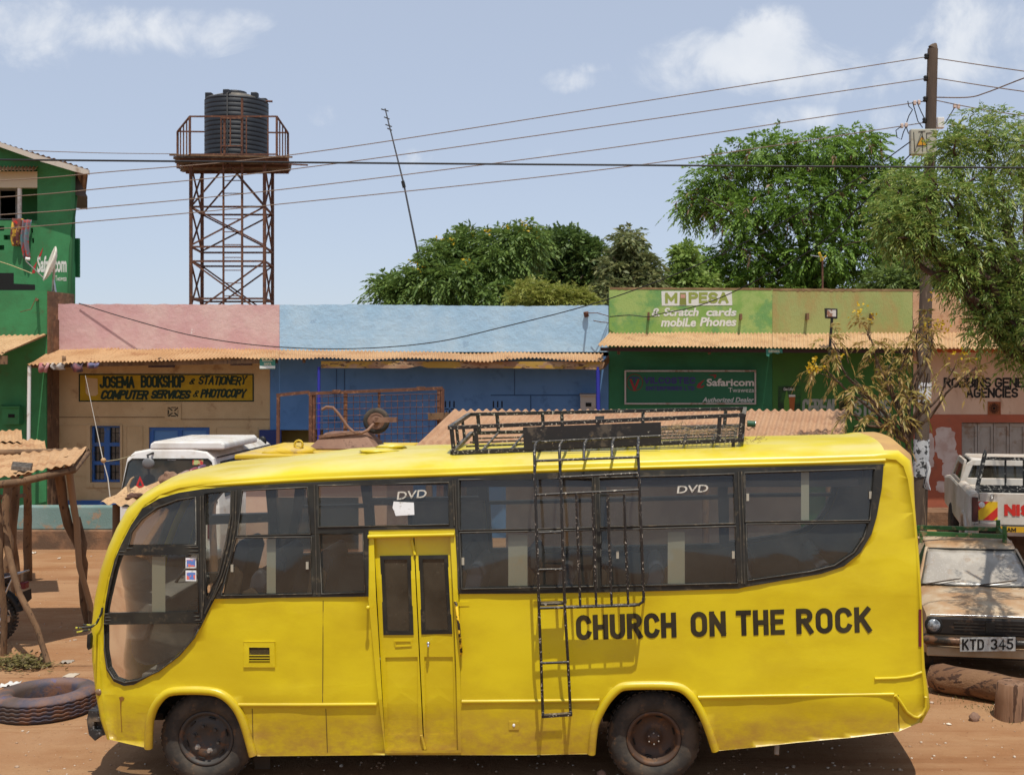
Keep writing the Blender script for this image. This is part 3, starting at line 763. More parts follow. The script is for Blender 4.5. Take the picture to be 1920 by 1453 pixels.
wheel(385, 1389, 2 * YC - 10.13, True); wheel(1226, 1389, 2 * YC - 10.13, False)
# chassis and dark wheel housings
CHA = mat('chassis_black', (.022, .018, .014), .9, dirt=(.10, .06, .03), dscale=4)
mb = MB()
x0, x1 = WX(215, 10.4), WX(1700, 10.4)
mb.box(x0 + .1, WX(275, 10), 10.35, 11.8, .50, .56); mb.box(WX(480, 10), WX(1108, 10), 10.2, 11.9, .40, .46); mb.box(WX(1345, 10), x1 - .1, 10.2, 11.9, .52, .58)
mb.box(x0, x1, 10.55, 10.68, .46, .60); mb.box(x0, x1, 11.4, 11.53, .46, .60)
for px in (385, 1226): mb.tube([(WX(px, 10.12), 10.25, .40), (WX(px, 10.12), 11.85, .40)], .06, 8); mb.box(WX(px, 10) - .45, WX(px, 10) + .45, 10.5, 10.56, .44, .52)
mb.build('chassis', CHA, bus)
for px in (378, 1224):
    part('wheel_housing', CHA, bus, lambda m_: (m_.box(WX(px, 10) - .52, WX(px, 10) + .52, 10.09, 12.0, .86, .91), m_.box(WX(px, 10) - .50, WX(px, 10) + .5, 10.5, 10.53, .62, .844)))
mb = MB(); mb.tube([P(1457,1388,10.25), P(1456,1414,10.2)], .022, 10); mb.build('exhaust_pipe', mat('exhaust', (.35, .3, .24), .6), bus)
mb = MB(); mb.plate([[(473,1408),(506,1409),(506,1441),(478,1442)]], at_depth(10.55), 0, -.02); mb.build('mud_flap', mat('mud_flap', (.12, .08, .05), .9), bus)
# interior
mb = MB(); mb.box(WX(300, 10.5), WX(1690, 10.5), 10.12, 11.98, .92, .97); mb.build('cabin_floor', DARKIN, bus)
VIN = mat('dark_seat_vinyl', (.022, .028, .045), .55, var=(.035, .04, .05), bump=.002, bscale=14)
TANV = mat('tan_seat_side', (.30, .19, .10), .7, dirt=(.18, .1, .06))
def seat(px, y0, y1, hz=1.86, lean=.12):
    x = WX(px, 11)
    mb = MB(); mb.plate([[(x, 1.30), (x + .10, 1.28), (x + .12 + lean, hz - .12), (x + .09 + lean, hz - .02), (x + .03 + lean, hz), (x - .02 + lean, hz - .06)]], lambda a, b_, off: Vector((a, y0 - off, b_)), 0, -(y1 - y0))
    mb.build('seat_back', VIN, bus, bevel=.035, seg=3)
    mb = MB(); mb.box(x - .42, x + .06, y0, y1, 1.20, 1.34); mb.build('seat_cushion', VIN, bus, bevel=.03)
    mb = MB(); mb.box(x - .36, x + .05, y0 + .05, y1 - .05, .95, 1.2); mb.build('seat_base', DARKIN, bus)
    mb = MB(); mb.plate([[(x - .02, 1.33), (x + .13, 1.33), (x + .19, 1.62), (x + .12, 1.70), (x + .03, 1.66)]], lambda a, b_, off: Vector((a, y0 - .03 - off, b_)), 0, -.028); mb.build('seat_side', TANV, bus, bevel=.012)
for px in (880, 1040, 1195, 1345, 1490, 1610): seat(px, 10.16, 10.98, 1.92)
for px in (470, 560, 700, 830, 960, 1100, 1235, 1375, 1510): seat(px, 11.32, 11.95, 1.86)
seat(400, 11.3, 11.8, 1.95); seat(500, 10.25, 10.8, 1.85)
mb = MB(); mb.box(WX(560, 11), WX(1640, 11), 11.6, 11.93, 2.44, 2.62); mb.build('luggage_shelf', mat('shelf_lining', (.03, .03, .032), .9), bus)
mb = MB(); mb.box(WX(850, 10.4), WX(1600, 10.4), 10.2, 10.42, 2.58, 2.64); mb.build('luggage_shelf', mat('shelf_lining', (.03, .03, .032), .9), bus)
mb = MB(); mb.plate([[(WX(212, 10.7), 1.2), (WX(300, 10.7), 1.2), (WX(320, 10.7), 1.52), (WX(235, 10.7), 1.62), (WX(205, 10.7), 1.5)]], lambda a, b_, off: Vector((a, 10.35 - off, b_)), 0, -1.4); mb.build('dashboard', DARKIN, bus, bevel=.03)
mb = MB(); mb.plate([[(WX(x, 10), WZ(y, 10)) for x, y in ((204,1172),(368,1170),(352,1194),(328,1224),(292,1252),(256,1268),(234,1271),(217,1264),(207,1246))]], lambda a, b_, off: Vector((a, 10.42 - off, b_)), 0, -.03); mb.build('pane_darkening_sheet', mat('darkening_sheet', (.05, .048, .04), .85, var=(.10, .09, .07), vscale=4), bus)  # dark sheet added behind the lower front pane to darken it
mb = MB(); c = P(345, 1085, 11.4)
mb.tube([c + Vector((math.cos(t * .2618) * .10, math.sin(t * .2618) * .21, math.sin(0) + math.cos(t * .2618) * .17)) for t in range(24)], .014, 6, closed=True); mb.tube([c, c + Vector((-.35, 0, -.35))], .03, 8); mb.build('steering_wheel', BLK, bus)
# roof lumps
mb = MB(); mb.ball(P(708,846,10.75), .12, sz=(1.5, 1, .22), jit=.5); mb.build('roof_patch', YEL, bus)
mb = MB(); mb.ball(P(733,838,11.0), .11, sz=(1.3, 1, .3), jit=.6); mb.build('roof_patch', YEL, bus)

# roof rack
rn, rf = 10.42, 11.74
rack = thing('roof_rack', P(1120, 830, 11), None, None); rack.parent = bus; rack.location = P(1120, 830, 11) - bus.location
NT = lambda t: P(843 + 552 * t, 802 - 24 * t, rn); NBo = lambda t: P(848 + 543 * t, 849 - 24 * t, rn)
FT = lambda t: P(880 + 517 * t, 777 - 11 * t, rf); FB = lambda t: P(884 + 510 * t, 812 - 13 * t, rf)
mb = MB()
for a in (NT, NBo, FT, FB): mb.bar(a(0), a(1), .04, .034)
mb.bar(NT(0), FT(0), .035); mb.bar(NT(1), FT(1), .035); mb.bar(NBo(0), FB(0), .035); mb.bar(NBo(1), FB(1), .035)
mb.build('rail_frame', CHIP, rack)
for (fa, fb, ts) in ((NT, NBo, (.006, .087, .918, .993)), (FT, FB, (.03, .1, .265, .335, .63, .93, .99))):
    for t in ts: part('rack_post', CHIP, rack, lambda m_: m_.bar(fa(t), fb(t), .034, .03))
for s_ in (.3, .62):
    for t, (fa, fb) in ((0, (NT, FT)), (1, (NT, FT))):
        b0 = NBo(t).lerp(FB(t), s_); part('rack_post', CHIP, rack, lambda m_: m_.bar(fa(t).lerp(fb(t), s_), b0, .026, .022))
for k_ in range(1, 10):
    t = k_ / 10; part('floor_bar', CHIP, rack, lambda m_: m_.tube([NBo(t), NBo(t).lerp(FB(t), .5) + Vector((0, 0, .0)), FB(t)], .011, 6))
for k_ in range(1, 5): part('floor_bar', CHIP, rack, lambda m_: m_.bar(NBo(.02).lerp(FB(.02), k_ / 5) + Vector((0, 0, -.02)), NBo(.98).lerp(FB(.98), k_ / 5) + Vector((0, 0, -.02)), .02, .014))
mb = MB()
for k_ in range(34):   # wire mesh floor over the tail half
    t = .46 + .53 * k_ / 33; mb.tube([NBo(t) + Vector((0, 0, .018)), FB(t) + Vector((0, 0, .018))], .003, 4)
for k_ in range(14): mb.tube([NBo(.46).lerp(FB(.46), k_ / 13) + Vector((0, 0, .022)), NBo(.99).lerp(FB(.99), k_ / 13) + Vector((0, 0, .022))], .003, 4)
mb.build('wire_floor', CHIP, rack)
for t in (.01, .3, .64, .97):
    for fb in (NBo, FB): part('rack_foot', CHIP, rack, lambda m_: (m_.bar(fb(t), fb(t) + Vector((0, 0, -.13)), .03, .02), m_.bar(fb(t) + Vector((-.06, 0, -.125)), fb(t) + Vector((.06, 0, -.125)), .05, .02)))
mb = MB(); mb.plate([[(981,800.5),(1239,791),(1239.5,833),(983,843)]], at_depth(rn), .03, .022); mb.build('name_board', mat('chipped_board', (.016, .015, .015), .4, fine=(.40, .37, .31), fscale=26, fpos=(.80, .84), dirt=(.10, .08, .06), dscale=6, spec=.5), rack)
# dry straw on the rack floor and behind it
stw = MB(); random.seed(5)
for i in range(360):
    if i < 190:
        t = random.uniform(.30, .99); s_ = random.uniform(.02, .6); p = NBo(t).lerp(FB(t), s_) + Vector((0, 0, .03 + random.random() * .05))
    else: p = P(random.gauss(1412, 16), 842, 10.75) + Vector((0, random.uniform(-.15, .3), random.random() * .06))
    a = random.uniform(0, 6.28); L = random.uniform(.05, .18); d = Vector((math.cos(a), math.sin(a), random.uniform(-.2, .5))) * L
    stw.tube([p, p + d * .5 + Vector((0, 0, random.uniform(-.01, .02))), p + d], .0025, 3, cap=False)
so_ = stw.build('dry_straw', leafmat('straw', [(.30, .2, .1), (.42, .3, .16), (.2, .12, .07)], .1, .9), recalc=False); tag(so_, 'dry straw caught in the roof rack of the yellow minibus', 'straw', kind='stuff')

# ladder on the side
lad = thing('ladder', P(1105, 1000, 9.8), None, None); lad.parent = bus; lad.location = P(1105, 1000, 9.8) - bus.location
def lp(px, py, off=.23): 
    y = 10.0 - off; return P(px, py, y)
def top_curve(x_top, y_top, x_a, y_a, x_b, y_b):
    return [P(x_top, y_top, 10.36), P(x_top - 1, y_top - 1, 10.22), P((x_top + x_a) / 2 - 1, y_top + 1, 10.02), P(x_a + 1, y_top + 7, 9.88), lp(x_a, y_a, .18), lp(x_b, y_b)]
def bars(name, pts, r=.0125, n=8): part(name, CHIP, lad, lambda m_: m_.tube(pts, r, n))
bars('ladder_rail', top_curve(1013, 828, 1002, 850, 1003, 901) + [lp(1010.5,1140), lp(1014.5,1240,.18), lp(1018,1345,.12)])
bars('ladder_rail', top_curve(1062, 827, 1049, 850, 1051, 901) + [lp(1059,1140), lp(1065,1240,.18), lp(1070,1341,.12)])
bars('guard_bar', top_curve(1106, 825, 1095, 845, 1094.5, 863)); bars('guard_bar', top_curve(1156, 823, 1147.5, 842, 1147, 861))
bars('guard_bar', top_curve(1200, 820, 1196, 838, 1198, 885) + [lp(1199.5,924)])
for a, b_ in (((1005,864),(1198,857)), ((1052,895),(1199,887)), ((1006,928),(1199,918.5))): bars('guard_bar', [lp(*a), lp(*b_)], .011)
bars('guard_bar', [P(998,829,10.30), P(1240,817,10.30)], .010)
for x0_, x1_ in ((1080,1088),(1111,1118),(1139,1147),(1170,1178)): bars('guard_bar', [lp(x0_, 926), lp(x1_, 1136)], .011)
bars('guard_bar', [lp(1199.5,922), lp(1207,1118), lp(1205,1128), lp(1198,1133), lp(1190,1134.5), lp(1010.5,1140)], .012)
for a, b_ in (((1010,999),(1054,997)), ((1010,1068),(1057,1067)), ((1014,1243),(1066,1241))): part('rung', CHIP, lad, lambda m_: m_.tube([lp(*a), lp(*b_)], .011, 8))
part('rung', CHIP, lad, lambda m_: m_.bar(P(1016,1342,9.87), P(1073,1338,9.87), .05, .022))
part('mounting_plate', CHIP, lad, lambda m_: m_.bar(P(1011,1131.5,9.86), P(1062,1129.5,9.86), .10, .014))
part('mounting_plate', CHIP, lad, lambda m_: m_.bar(P(1060,1138,9.84), P(1200,1133,9.84), .075, .012))
for a in ((1012,1130),(1060,1129),(1206,1128),(1018,1338),(1070,1336)): part('mounting_plate', CHIP, lad, lambda m_: m_.bar(P(a[0], a[1], 9.8), bu(a[0] + (2 if a[0] > 1100 else 0), a[1] - 6, -.01), .02, .02))
# ------------------------------------------------------------------ the shops
DW = 24.0                                   # depth of the shop fronts
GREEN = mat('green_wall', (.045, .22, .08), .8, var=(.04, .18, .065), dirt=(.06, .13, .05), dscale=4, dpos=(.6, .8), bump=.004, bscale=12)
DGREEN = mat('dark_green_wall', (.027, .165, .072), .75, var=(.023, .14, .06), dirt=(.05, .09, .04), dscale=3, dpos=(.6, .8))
OGREEN = mat('grass_green_wall', (.045, .15, .026), .75, var=(.04, .13, .024), dirt=(.07, .085, .03), dscale=3, dpos=(.6, .8))
PINK = mat('pink_plaster', (.58, .35, .34), .9, var=(.64, .45, .41), vscale=1.2, dirt=(.44, .19, .13), dscale=1.8, dpos=(.70, .80), damt=.75, fine=(.72, .64, .60), fscale=3, fpos=(.82, .86), bump=.012, bscale=6)
SKYB = mat('blue_plaster', (.345, .53, .69), .9, var=(.42, .59, .72), vscale=1.1, dirt=(.22, .34, .49), dscale=3.2, dpos=(.66, .82), damt=.7, fine=(.12, .16, .24), fscale=7, fpos=(.84, .88), bump=.015, bscale=5)
BLUE = mat('blue_wall', (.10, .225, .45), .85, var=(.085, .195, .40), vscale=1.5, dirt=(.05, .12, .25), dscale=2, dpos=(.55, .8))
BEIGE = mat('beige_wall', (.52, .37, .20), .85, var=(.46, .32, .165), vscale=1.5, dirt=(.27, .15, .07), dscale=2.5, dpos=(.58, .78), bump=.003)
LIME = mat('lime_plaster', (.21, .36, .085), .9, var=(.32, .43, .13), vscale=1.3, vpos=(.4, .6), dirt=(.12, .29, .10), dscale=1.5, dpos=(.48, .66), damt=.75, bump=.006)
OLIVE = mat('olive_plaster', (.33, .36, .13), .9, var=(.27, .33, .11), vscale=1.2, dirt=(.38, .24, .09), dscale=1.3, dpos=(.40, .72), damt=.8, fine=(.22, .13, .05), fscale=6, fpos=(.82, .9), bump=.006, stretch=(1, 1, .5))
PEACH = mat('peach_plaster', (.54, .34, .20), .9, var=(.48, .28, .16), vscale=1.5, dirt=(.33, .16, .08), dscale=3, dpos=(.56, .74), bump=.006)
CREAM = mat('cream_wall', (.60, .44, .32), .85, var=(.54, .38, .27), vscale=2, dirt=(.30, .16, .09), dscale=2.5, dpos=(.56, .75), stretch=(1, 1, .5))
TERRA = mat('terracotta_wall', (.36, .105, .055), .85, var=(.31, .09, .05), vscale=2, dirt=(.24, .10, .06), dscale=3, dpos=(.58, .75))
MUD = mat('brown_render', (.20, .11, .06), .95, var=(.13, .075, .045), vscale=2.5, dirt=(.30, .17, .09), dscale=4, bump=.02, bscale=6)
CONC = mat('shop_roof', (.3, .25, .2), .9)
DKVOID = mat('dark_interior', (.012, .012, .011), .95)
BTRIM = mat('blue_trim', (.03, .11, .33), .55, dirt=(.1, .12, .16), dscale=8)
wallfn = lambda d: (lambda x, y, off: P(x, y, d) + Vector((0, -off, 0)))
def fz(mb, px0, px1, z0, z1, d0, d1, dref=DW):
    mb.box(WX(px0, dref), WX(px1, dref), d0, d1, z0, z1)
def shell_body(t, px0, px1, m, ztop, back=31.0):
    """flank and rear walls and the flat roof behind the parapet"""
    x0, x1 = WX(px0, DW), WX(px1, DW)
    part('back_wall', m, t, lambda mb: mb.box(x0 + .01, x1 - .01, back, back + .2, -.1, ztop))
    part('roof_slab', CONC, t, lambda mb: mb.box(x0 + .012, x1 - .012, DW + .21, back - .01, ztop - .5, ztop - .38))
def rough_parapet(mb, px0, px1, ytops, zb, d, th, seed, jag=.03):
    """parapet with an uneven top edge"""
    n = int((px1 - px0) / 7); top = []
    for i in range(n + 1):
        px = px0 + (px1 - px0) * i / n; f = i / n * (len(ytops) - 1); k = min(int(f), len(ytops) - 2); y = ytops[k] * (1 - f + k) + ytops[k + 1] * (f - k)
        top.append((WX(px, d), WZ(y, d) + noise.noise(Vector((px * .06, seed, 0))) * jag * .5 + noise.noise(Vector((px * .25, seed, 4))) * jag * .35))
    loop = [(WX(px0, d), zb)] + [(WX(px1, d), zb)] + top[::-1]
    mb.plate([loop], lambda x, z, off: Vector((x, d - off, z)), 0, -th)

# --- pink bookshop
pink = thing('bookshop', (WX(315, DW), DW, 0), 'beige bookshop with a pink plastered parapet and a yellow painted name panel', 'shop')
zE = WZ(657, DW)
mb = MB()
rag = [(WX(106 + random.uniform(-1.5, 4), DW), WZ(y, DW)) for y in range(574, 655, 5)]
loop = [(WX(112, DW), zE - .12), (WX(524, DW), zE - .12)] + [(WX(524 - (524 - 108) * i / 60, DW), WZ(571.5 - 1.5 * i / 60, DW) + noise.noise(Vector((i * .4, 2, 0))) * .02) for i in range(61)] + rag
mb.plate([loop], lambda x, z, off: Vector((x, DW - off, z)), 0, -.22); mb.build('parapet', PINK, pink, recalc=False, bevel=.012)
win, door = rect(170, 798, 226, 904), rect(279, 801, 393, 985)
mb = MB()
mb.plate([[(107, 660), (506, 660), (506, 1012), (107, 1012)], win, door], wallfn(DW), 0, -.2); mb.build('wall', BEIGE, pink, recalc=False)
part('corner_pillar', MUD, pink, lambda m_: m_.box(WX(89, 23.9), WX(106.5, 23.9), 23.72, 24.3, -.1, WZ(600, 24)))
part('wall_band', mat('beige_shadow_line', (.22, .14, .07), .9), pink, lambda m_: (m_.pbox(109, 781.5, 311, 783, DW - .012, .02), m_.pbox(340, 785.5, 505, 787, DW - .012, .02)))
for (a, b_, c, d_) in ((112, 797, 163, 893), (236, 799, 268, 898), (404, 801, 484, 900)):
    part('wall_panel', BEIGE, pink, lambda m_: m_.plate([rect(a, b_, c, d_), rect(a + 1.6, b_ + 1.6, c - 1.6, d_ - 1.6)], wallfn(DW), .012, -.004))
part('window_surround', BEIGE, pink, lambda m_: m_.plate([[(163,796),(230,796),(230,914),(163,914)], win], wallfn(DW), .03, -.003))
w_ = part('window', BTRIM, pink, lambda m_: m_.plate([rect(170, 798, 226, 904)] + [rect(a, b_, a + 19, b_ + 28) for a in (174, 203) for b_ in (802, 837, 872)], wallfn(DW), -.06, -.12))
part('pane', mat('dim_pane', (.03, .035, .035), .2, spec=.6, var=(.10, .09, .07), vscale=5), w_, lambda m_: m_.pbox(171, 799, 225, 903, DW + .11, .02))
GRL = MB()
for x in (180, 187, 209, 216): GRL.tube([P(x, 800, DW + .1), P(x, 902, DW + .1)], .006, 5)
for y in (812, 850, 885): GRL.tube([P(172, y, DW + .1), P(224, y, DW + .1)], .006, 5)
GRL.build('window_grille', BLK, w_)
d_ = part('door', BTRIM, pink, lambda m_: m_.plate([rect(279, 801, 393, 985), rect(287, 807, 332, 980), rect(340, 807, 386, 980)], wallfn(DW), -.03, -.09))
for x in (286, 339): part('door_panel', mat('light_blue_panel', (.09, .21, .42), .6), d_, lambda m_: m_.pbox(x, 806, x + 48, 981, DW + .06, .02))
part('blue_skirting', BTRIM, pink, lambda m_: m_.pbox(107, 938, 506, 1010, DW - .025, .03))
part('vent_block', BEIGE, pink, lambda m_: m_.plate([rect(310, 757, 340, 786), rect(315, 763, 335, 781)], wallfn(DW), .025, -.002))
mb = MB(); mb.pbox(314, 762, 336, 783, DW - .004, .003); mb.build('vent_opening', BEIGE, pink)
mb = MB()
for (a, b_, c, e) in ((316,764,323,770),(334,764,327,770),(316,780,323,774),(334,780,327,774),(321,764,329,764),(321,780,329,780),(315.5,769,315.5,776),(334.5,769,334.5,776)): mb.bar(P(a, b_, DW - .012), P(c, e, DW - .012), .018, .016)
mb.build('vent_grille', DKVOID, pink)
sgn = part('painted_sign', mat('painted_yellow', (.42, .27, .012), .8, var=(.36, .22, .012), vscale=5), pink, lambda m_: m_.pbox(149, 702, 475, 752, DW - .006, .005))
SGR = mat('dark_green_edge', (.012, .03, .018), .8)
part('sign_border', SGR, sgn, lambda m_: m_.plate([rect(148, 701, 476, 753), rect(150.3, 703.3, 473.7, 750.7)], wallfn(DW), .010, .004))
part('blank_patch', BEIGE, sgn, lambda m_: m_.plate([[(161,708),(183,710),(184,738),(180,742),(166,742),(161,736)]], wallfn(DW), .010, .005))
mb = MB(); random.seed(8)
stroke_text(mb, 'JOSEMA', 187, 253, 705, 728, wallfn(DW), 4.3, off=.0085); stroke_text(mb, 'BOOKSHOP', 264, 347, 704, 727, wallfn(DW), 4.3, off=.0085)
stroke_text(mb, '&', 356, 367, 709, 721, wallfn(DW), 2.2, slant=.5, off=.0085); stroke_text(mb, 'STATIONERY', 373, 463, 705, 722, wallfn(DW), 3.2, slant=.22, jit=1, off=.0085)
stroke_text(mb, 'COMPUTER', 190, 279, 731, 749, wallfn(DW), 4.3, slant=.3, jit=.6, off=.0085); stroke_text(mb, 'SERVICES', 284, 358, 731, 748, wallfn(DW), 4.2, slant=.3, jit=.6, off=.0085)
stroke_text(mb, '&', 363, 374, 731, 745, wallfn(DW), 2.2, slant=.5, off=.0085); stroke_text(mb, 'PHOTOCOPY', 377, 462, 729, 746, wallfn(DW), 3.8, slant=.25, jit=.6, off=.0085)
mb.build('sign_lettering', SGR, sgn, recalc=False)
mb = MB()
corrugated(mb, P(50, 684, 22.85), P(523, 672, 22.85), P(523, 656, 24.02), P(106, 656, 24.02), wob=.03, sag=-.03, seed=2, ragged=.12); mb.build('awning', TIN, pink, recalc=False)
part('awning_post', WPAINT, pink, lambda m_: m_.tube([P(55, 686, 22.9), P(52, 1000, 22.9)], .035, 8))
for px in (120, 300, 455): part('awning_rafter', WOOD, pink, lambda m_: m_.bar(P(px, 676, 22.95), P(px, 668, 24.0), .07, .10))
part('awning_beam', WOOD, pink, lambda m_: m_.bar(P(60, 686, 23.0), P(520, 677, 23.0), .06, .08))
shell_body(pink, 107, 522, BEIGE, 4.6)
# eave boards hanging under the awning
part('eave_board', mat('dark_board', (.05, .025, .02), .9), pink, lambda m_: m_.pbox(278, 673, 327, 689, 22.98, .03))
part('eave_board', mat('dark_board', (.05, .025, .02), .9), pink, lambda m_: m_.pbox(432, 673, 472, 685, 22.98, .03))

# --- blue shop
blue = thing('blue_shop', (WX(830, DW), DW, 0), 'blue shop with a long pale blue parapet, between the pink bookshop and the green shop', 'shop')
mb = MB(); rough_parapet(mb, 524.3, 1141, [572, 571, 573, 574, 572.5], zE - .12, DW, .22, 5); mb.build('parapet', SKYB, blue, recalc=False, bevel=.012)
bd = rect(520, 806, 606, 990)
mb = MB(); mb.plate([[(506.5, 660), (1141, 660), (1141, 1012), (506.5, 1012)], bd, rect(822, 806, 900, 990)], wallfn(DW), 0, -.2); mb.build('wall', BLUE, blue, recalc=False)
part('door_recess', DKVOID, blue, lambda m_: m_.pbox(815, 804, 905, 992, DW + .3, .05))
part('door_recess', mat('yellow_brown_room', (.28, .19, .05), .9), blue, lambda m_: m_.pbox(510, 804, 612, 992, DW + .5, .05))
part('door', mat('navy_door', (.02, .035, .14), .6), blue, lambda m_: m_.pbox(486, 806, 527, 990, DW - .05, .045))
part('wall_line', mat('blue_line', (.04, .09, .19), .9), blue, lambda m_: (m_.pbox(606, 787, 834, 788.5, DW - .008, .01), m_.pbox(920, 740, 1100, 742, DW - .008, .01), m_.pbox(994, 742, 996, 800, DW - .008, .01), m_.pbox(630, 692, 631.5, 788, DW - .008, .01), m_.pbox(645, 692, 646.5, 788, DW - .008, .01), m_.pbox(964, 690, 965.2, 742, DW - .008, .01)))
for px in (834, 924):
    mb = MB()
    for (a, b_, c, e) in ((0,752,2.4,764),(8,752,10.4,764),(16,752,18.4,764),(0,766,7,768),(11,766,18.4,768),(2,770,4,776),(8,769,10.4,778),(15,770,17,776)): mb.pbox(px + a, b_, px + c, e, DW - .006, .005)
    mb.build('vent_slot', DKVOID, blue)
mb = MB()
corrugated(mb, P(523.4, 672, 22.85), P(1131, 675, 22.85), P(1131, 662, 24.02), P(523.4, 657, 24.02), wob=.035, seed=6, ragged=.15); mb.build('awning', TIN, blue, recalc=False)
part('fascia_board', mat('old_fascia', (.30, .16, .09), .9, var=(.42, .28, .16), vscale=3, dirt=(.42, .25, .03), dscale=1.2, dpos=(.5, .56), fine=(.10, .05, .03), fscale=6, fpos=(.6, .7), stretch=(1, 1, 3)), blue,
     lambda m_: m_.plate([[(602,677),(1129,678),(1134,680),(1129,693),(1012,691),(801,690),(788,686),(760,691),(602,690)]], wallfn(22.93), 0, -.03))
part('fascia_end', WOOD, blue, lambda m_: m_.bar(P(1130, 686, 22.94), P(1141, 673, 23.6), .03, .14))
for px in (598, 1121): part('awning_post', mat('blue_post', (.03, .035, .32), .5), blue, lambda m_: m_.tube([P(px, 688, 22.96), P(px + (3 if px > 1000 else -1), 1004, 22.96)], .04 if px > 1000 else .03, 8))
for px in (570, 760, 950): part('awning_rafter', WOOD, blue, lambda m_: m_.bar(P(px, 676, 23.0), P(px, 668, 24.0), .06, .09))
shell_body(blue, 522, 1141, BLUE, 4.6)
mb = MB(); mb.tube([P(1098, 585, DW - .08), P(1100, 594, DW - .06)], .05, 8); mb.tube([P(1100, 588, DW - .3), P(1102, 586, DW - .02)], .02, 6); mb.build('cable_anchor', RUST, blue)
mb = MB(); mb.tube([P(1101, 587, DW - .3), P(1120, 587, DW - .32), P(1131, 590, DW - .2), P(1141, 593, DW - .05)], .009, 5); mb.tube([P(1112, 601, DW - .2), P(1127, 604, DW - .25), P(1140, 605, DW - .04)], .009, 5); mb.build('wall_wire', RUST, blue)

# --- green phone shop
phone = thing('phone_shop', (WX(1295, DW), DW, 0), 'dark green phone shop under a bright lime parapet with white brush lettering', 'shop')
zG = WZ(625, DW)
mb = MB(); rough_parapet(mb, 1142, 1448, [539, 540.5, 542], zG - .1, DW, .22, 9, .015); mb.build('parapet', LIME, phone, recalc=False, bevel=.01)
part('parapet_coping', GRIME, phone, lambda m_: m_.plate([[(WX(1143, DW), WZ(540.5, DW) - .035)] + [(WX(1143 + (1447 - 1143) * i / 50, DW), WZ(540 + i * .03, DW) - .03 - abs(noise.noise(Vector((i * .5, 3, 1)))) * .05) for i in range(51)] + [(WX(1143 + (1447 - 1143) * i / 50, DW), WZ(540 + i * .03, DW) + .012 + noise.noise(Vector((i * .3, 8, 1))) * .01) for i in range(50, -1, -1)]], lambda x, z, off: Vector((x, DW - off, z)), .006, -.225))
part('parapet_edge', mat('mossy_edge', (.06, .07, .03), .9), phone, lambda m_: m_.box(WX(1141, DW) + .0, WX(1142, DW) - .002, DW - .012, DW + .2, zG - .1, WZ(541, DW)))
part('wall', DGREEN, phone, lambda m_: m_.plate([[(1141.5, 627), (1448, 627), (1448, 1012), (1141.5, 1012)]], wallfn(DW), 0, -.2))
WHT = mat('white_brush_paint', (.66, .66, .60), .85, dirt=(.35, .45, .25), dscale=9, dpos=(.6, .8))
pn = part('white_panel', WHT, phone, lambda m_: m_.plate([[(1240,546),(1372,546),(1373,572.5),(1241,573.5)]], wallfn(DW), .006, .001))
OLT = mat('olive_paint', (.27, .32, .07), .85)
mb = MB(); stroke_text(mb, 'M', 1247, 1270, 549, 569, wallfn(DW), 5.2, off=.0085); mb.build('panel_lettering', OLT, pn, recalc=False); mb = MB(); stroke_text(mb, 'PESA', 1291, 1366, 548, 569, wallfn(DW), 5.2, off=.0085, gap=.26); mb.build('panel_lettering', OLT, pn, recalc=False)
mb = MB(); mb.plate([[(1275,549),(1286,549),(1287,572),(1274,572)]], wallfn(DW), .0105, .007); ph = mb.build('phone_emblem', mat('emblem_green', (.20, .22, .05), .85), pn)
mb = MB(); mb.plate([[(1276,552),(1285,552),(1285,559),(1276,559)]], wallfn(DW), .013, .010); mb.build('emblem_screen', mat('emblem_red', (.5, .28, .2), .85), ph)
mb = MB()
stroke_text(mb, '&', 1222, 1238, 577, 594, wallfn(DW), 3, slant=.2, off=.006)
font_text(mb, 'Scratch', 1244, 1310, 577, 593, wallfn(DW), bold=.035, shear=.2, off=.005); font_text(mb, 'cards', 1324, 1381, 578, 593, wallfn(DW), bold=.035, shear=.15, off=.005)
font_text(mb, 'mobiLe', 1239, 1305, 596, 613, wallfn(DW), bold=.035, shear=.2, off=.005); font_text(mb, 'Phones', 1312, 1381, 595, 612, wallfn(DW), bold=.035, shear=.2, off=.005)
mb.build('parapet_lettering', WHT, phone, recalc=False)
for px in (1216, 1388): part('wall_stub', WOOD, phone, lambda m_: m_.box(WX(px - 2, DW), WX(px + 2, DW), DW - .22, DW + .02, WZ(600, DW), WZ(586 if px < 1300 else 589, DW)))
mb = MB(); corrugated(mb, P(1120, 648, 22.85), P(1447.5, 652, 22.85), P(1447.5, 624, 24.02), P(1143, 624, 24.02), wob=.015, seed=11); mb.build('awning', TIN2, phone, recalc=False)
part('awning_beam', mat('dark_board', (.05, .025, .02), .9), phone, lambda m_: m_.bar(P(1126, 655, 22.95), P(1447, 658, 22.95), .05, .07))
for px in (1160, 1330): part('awning_rafter', WOOD, phone, lambda m_: m_.bar(P(px, 660, 23.0), P(px, 640, 24.0), .06, .1))
shell_body(phone, 1141, 1448, DGREEN, 4.9)

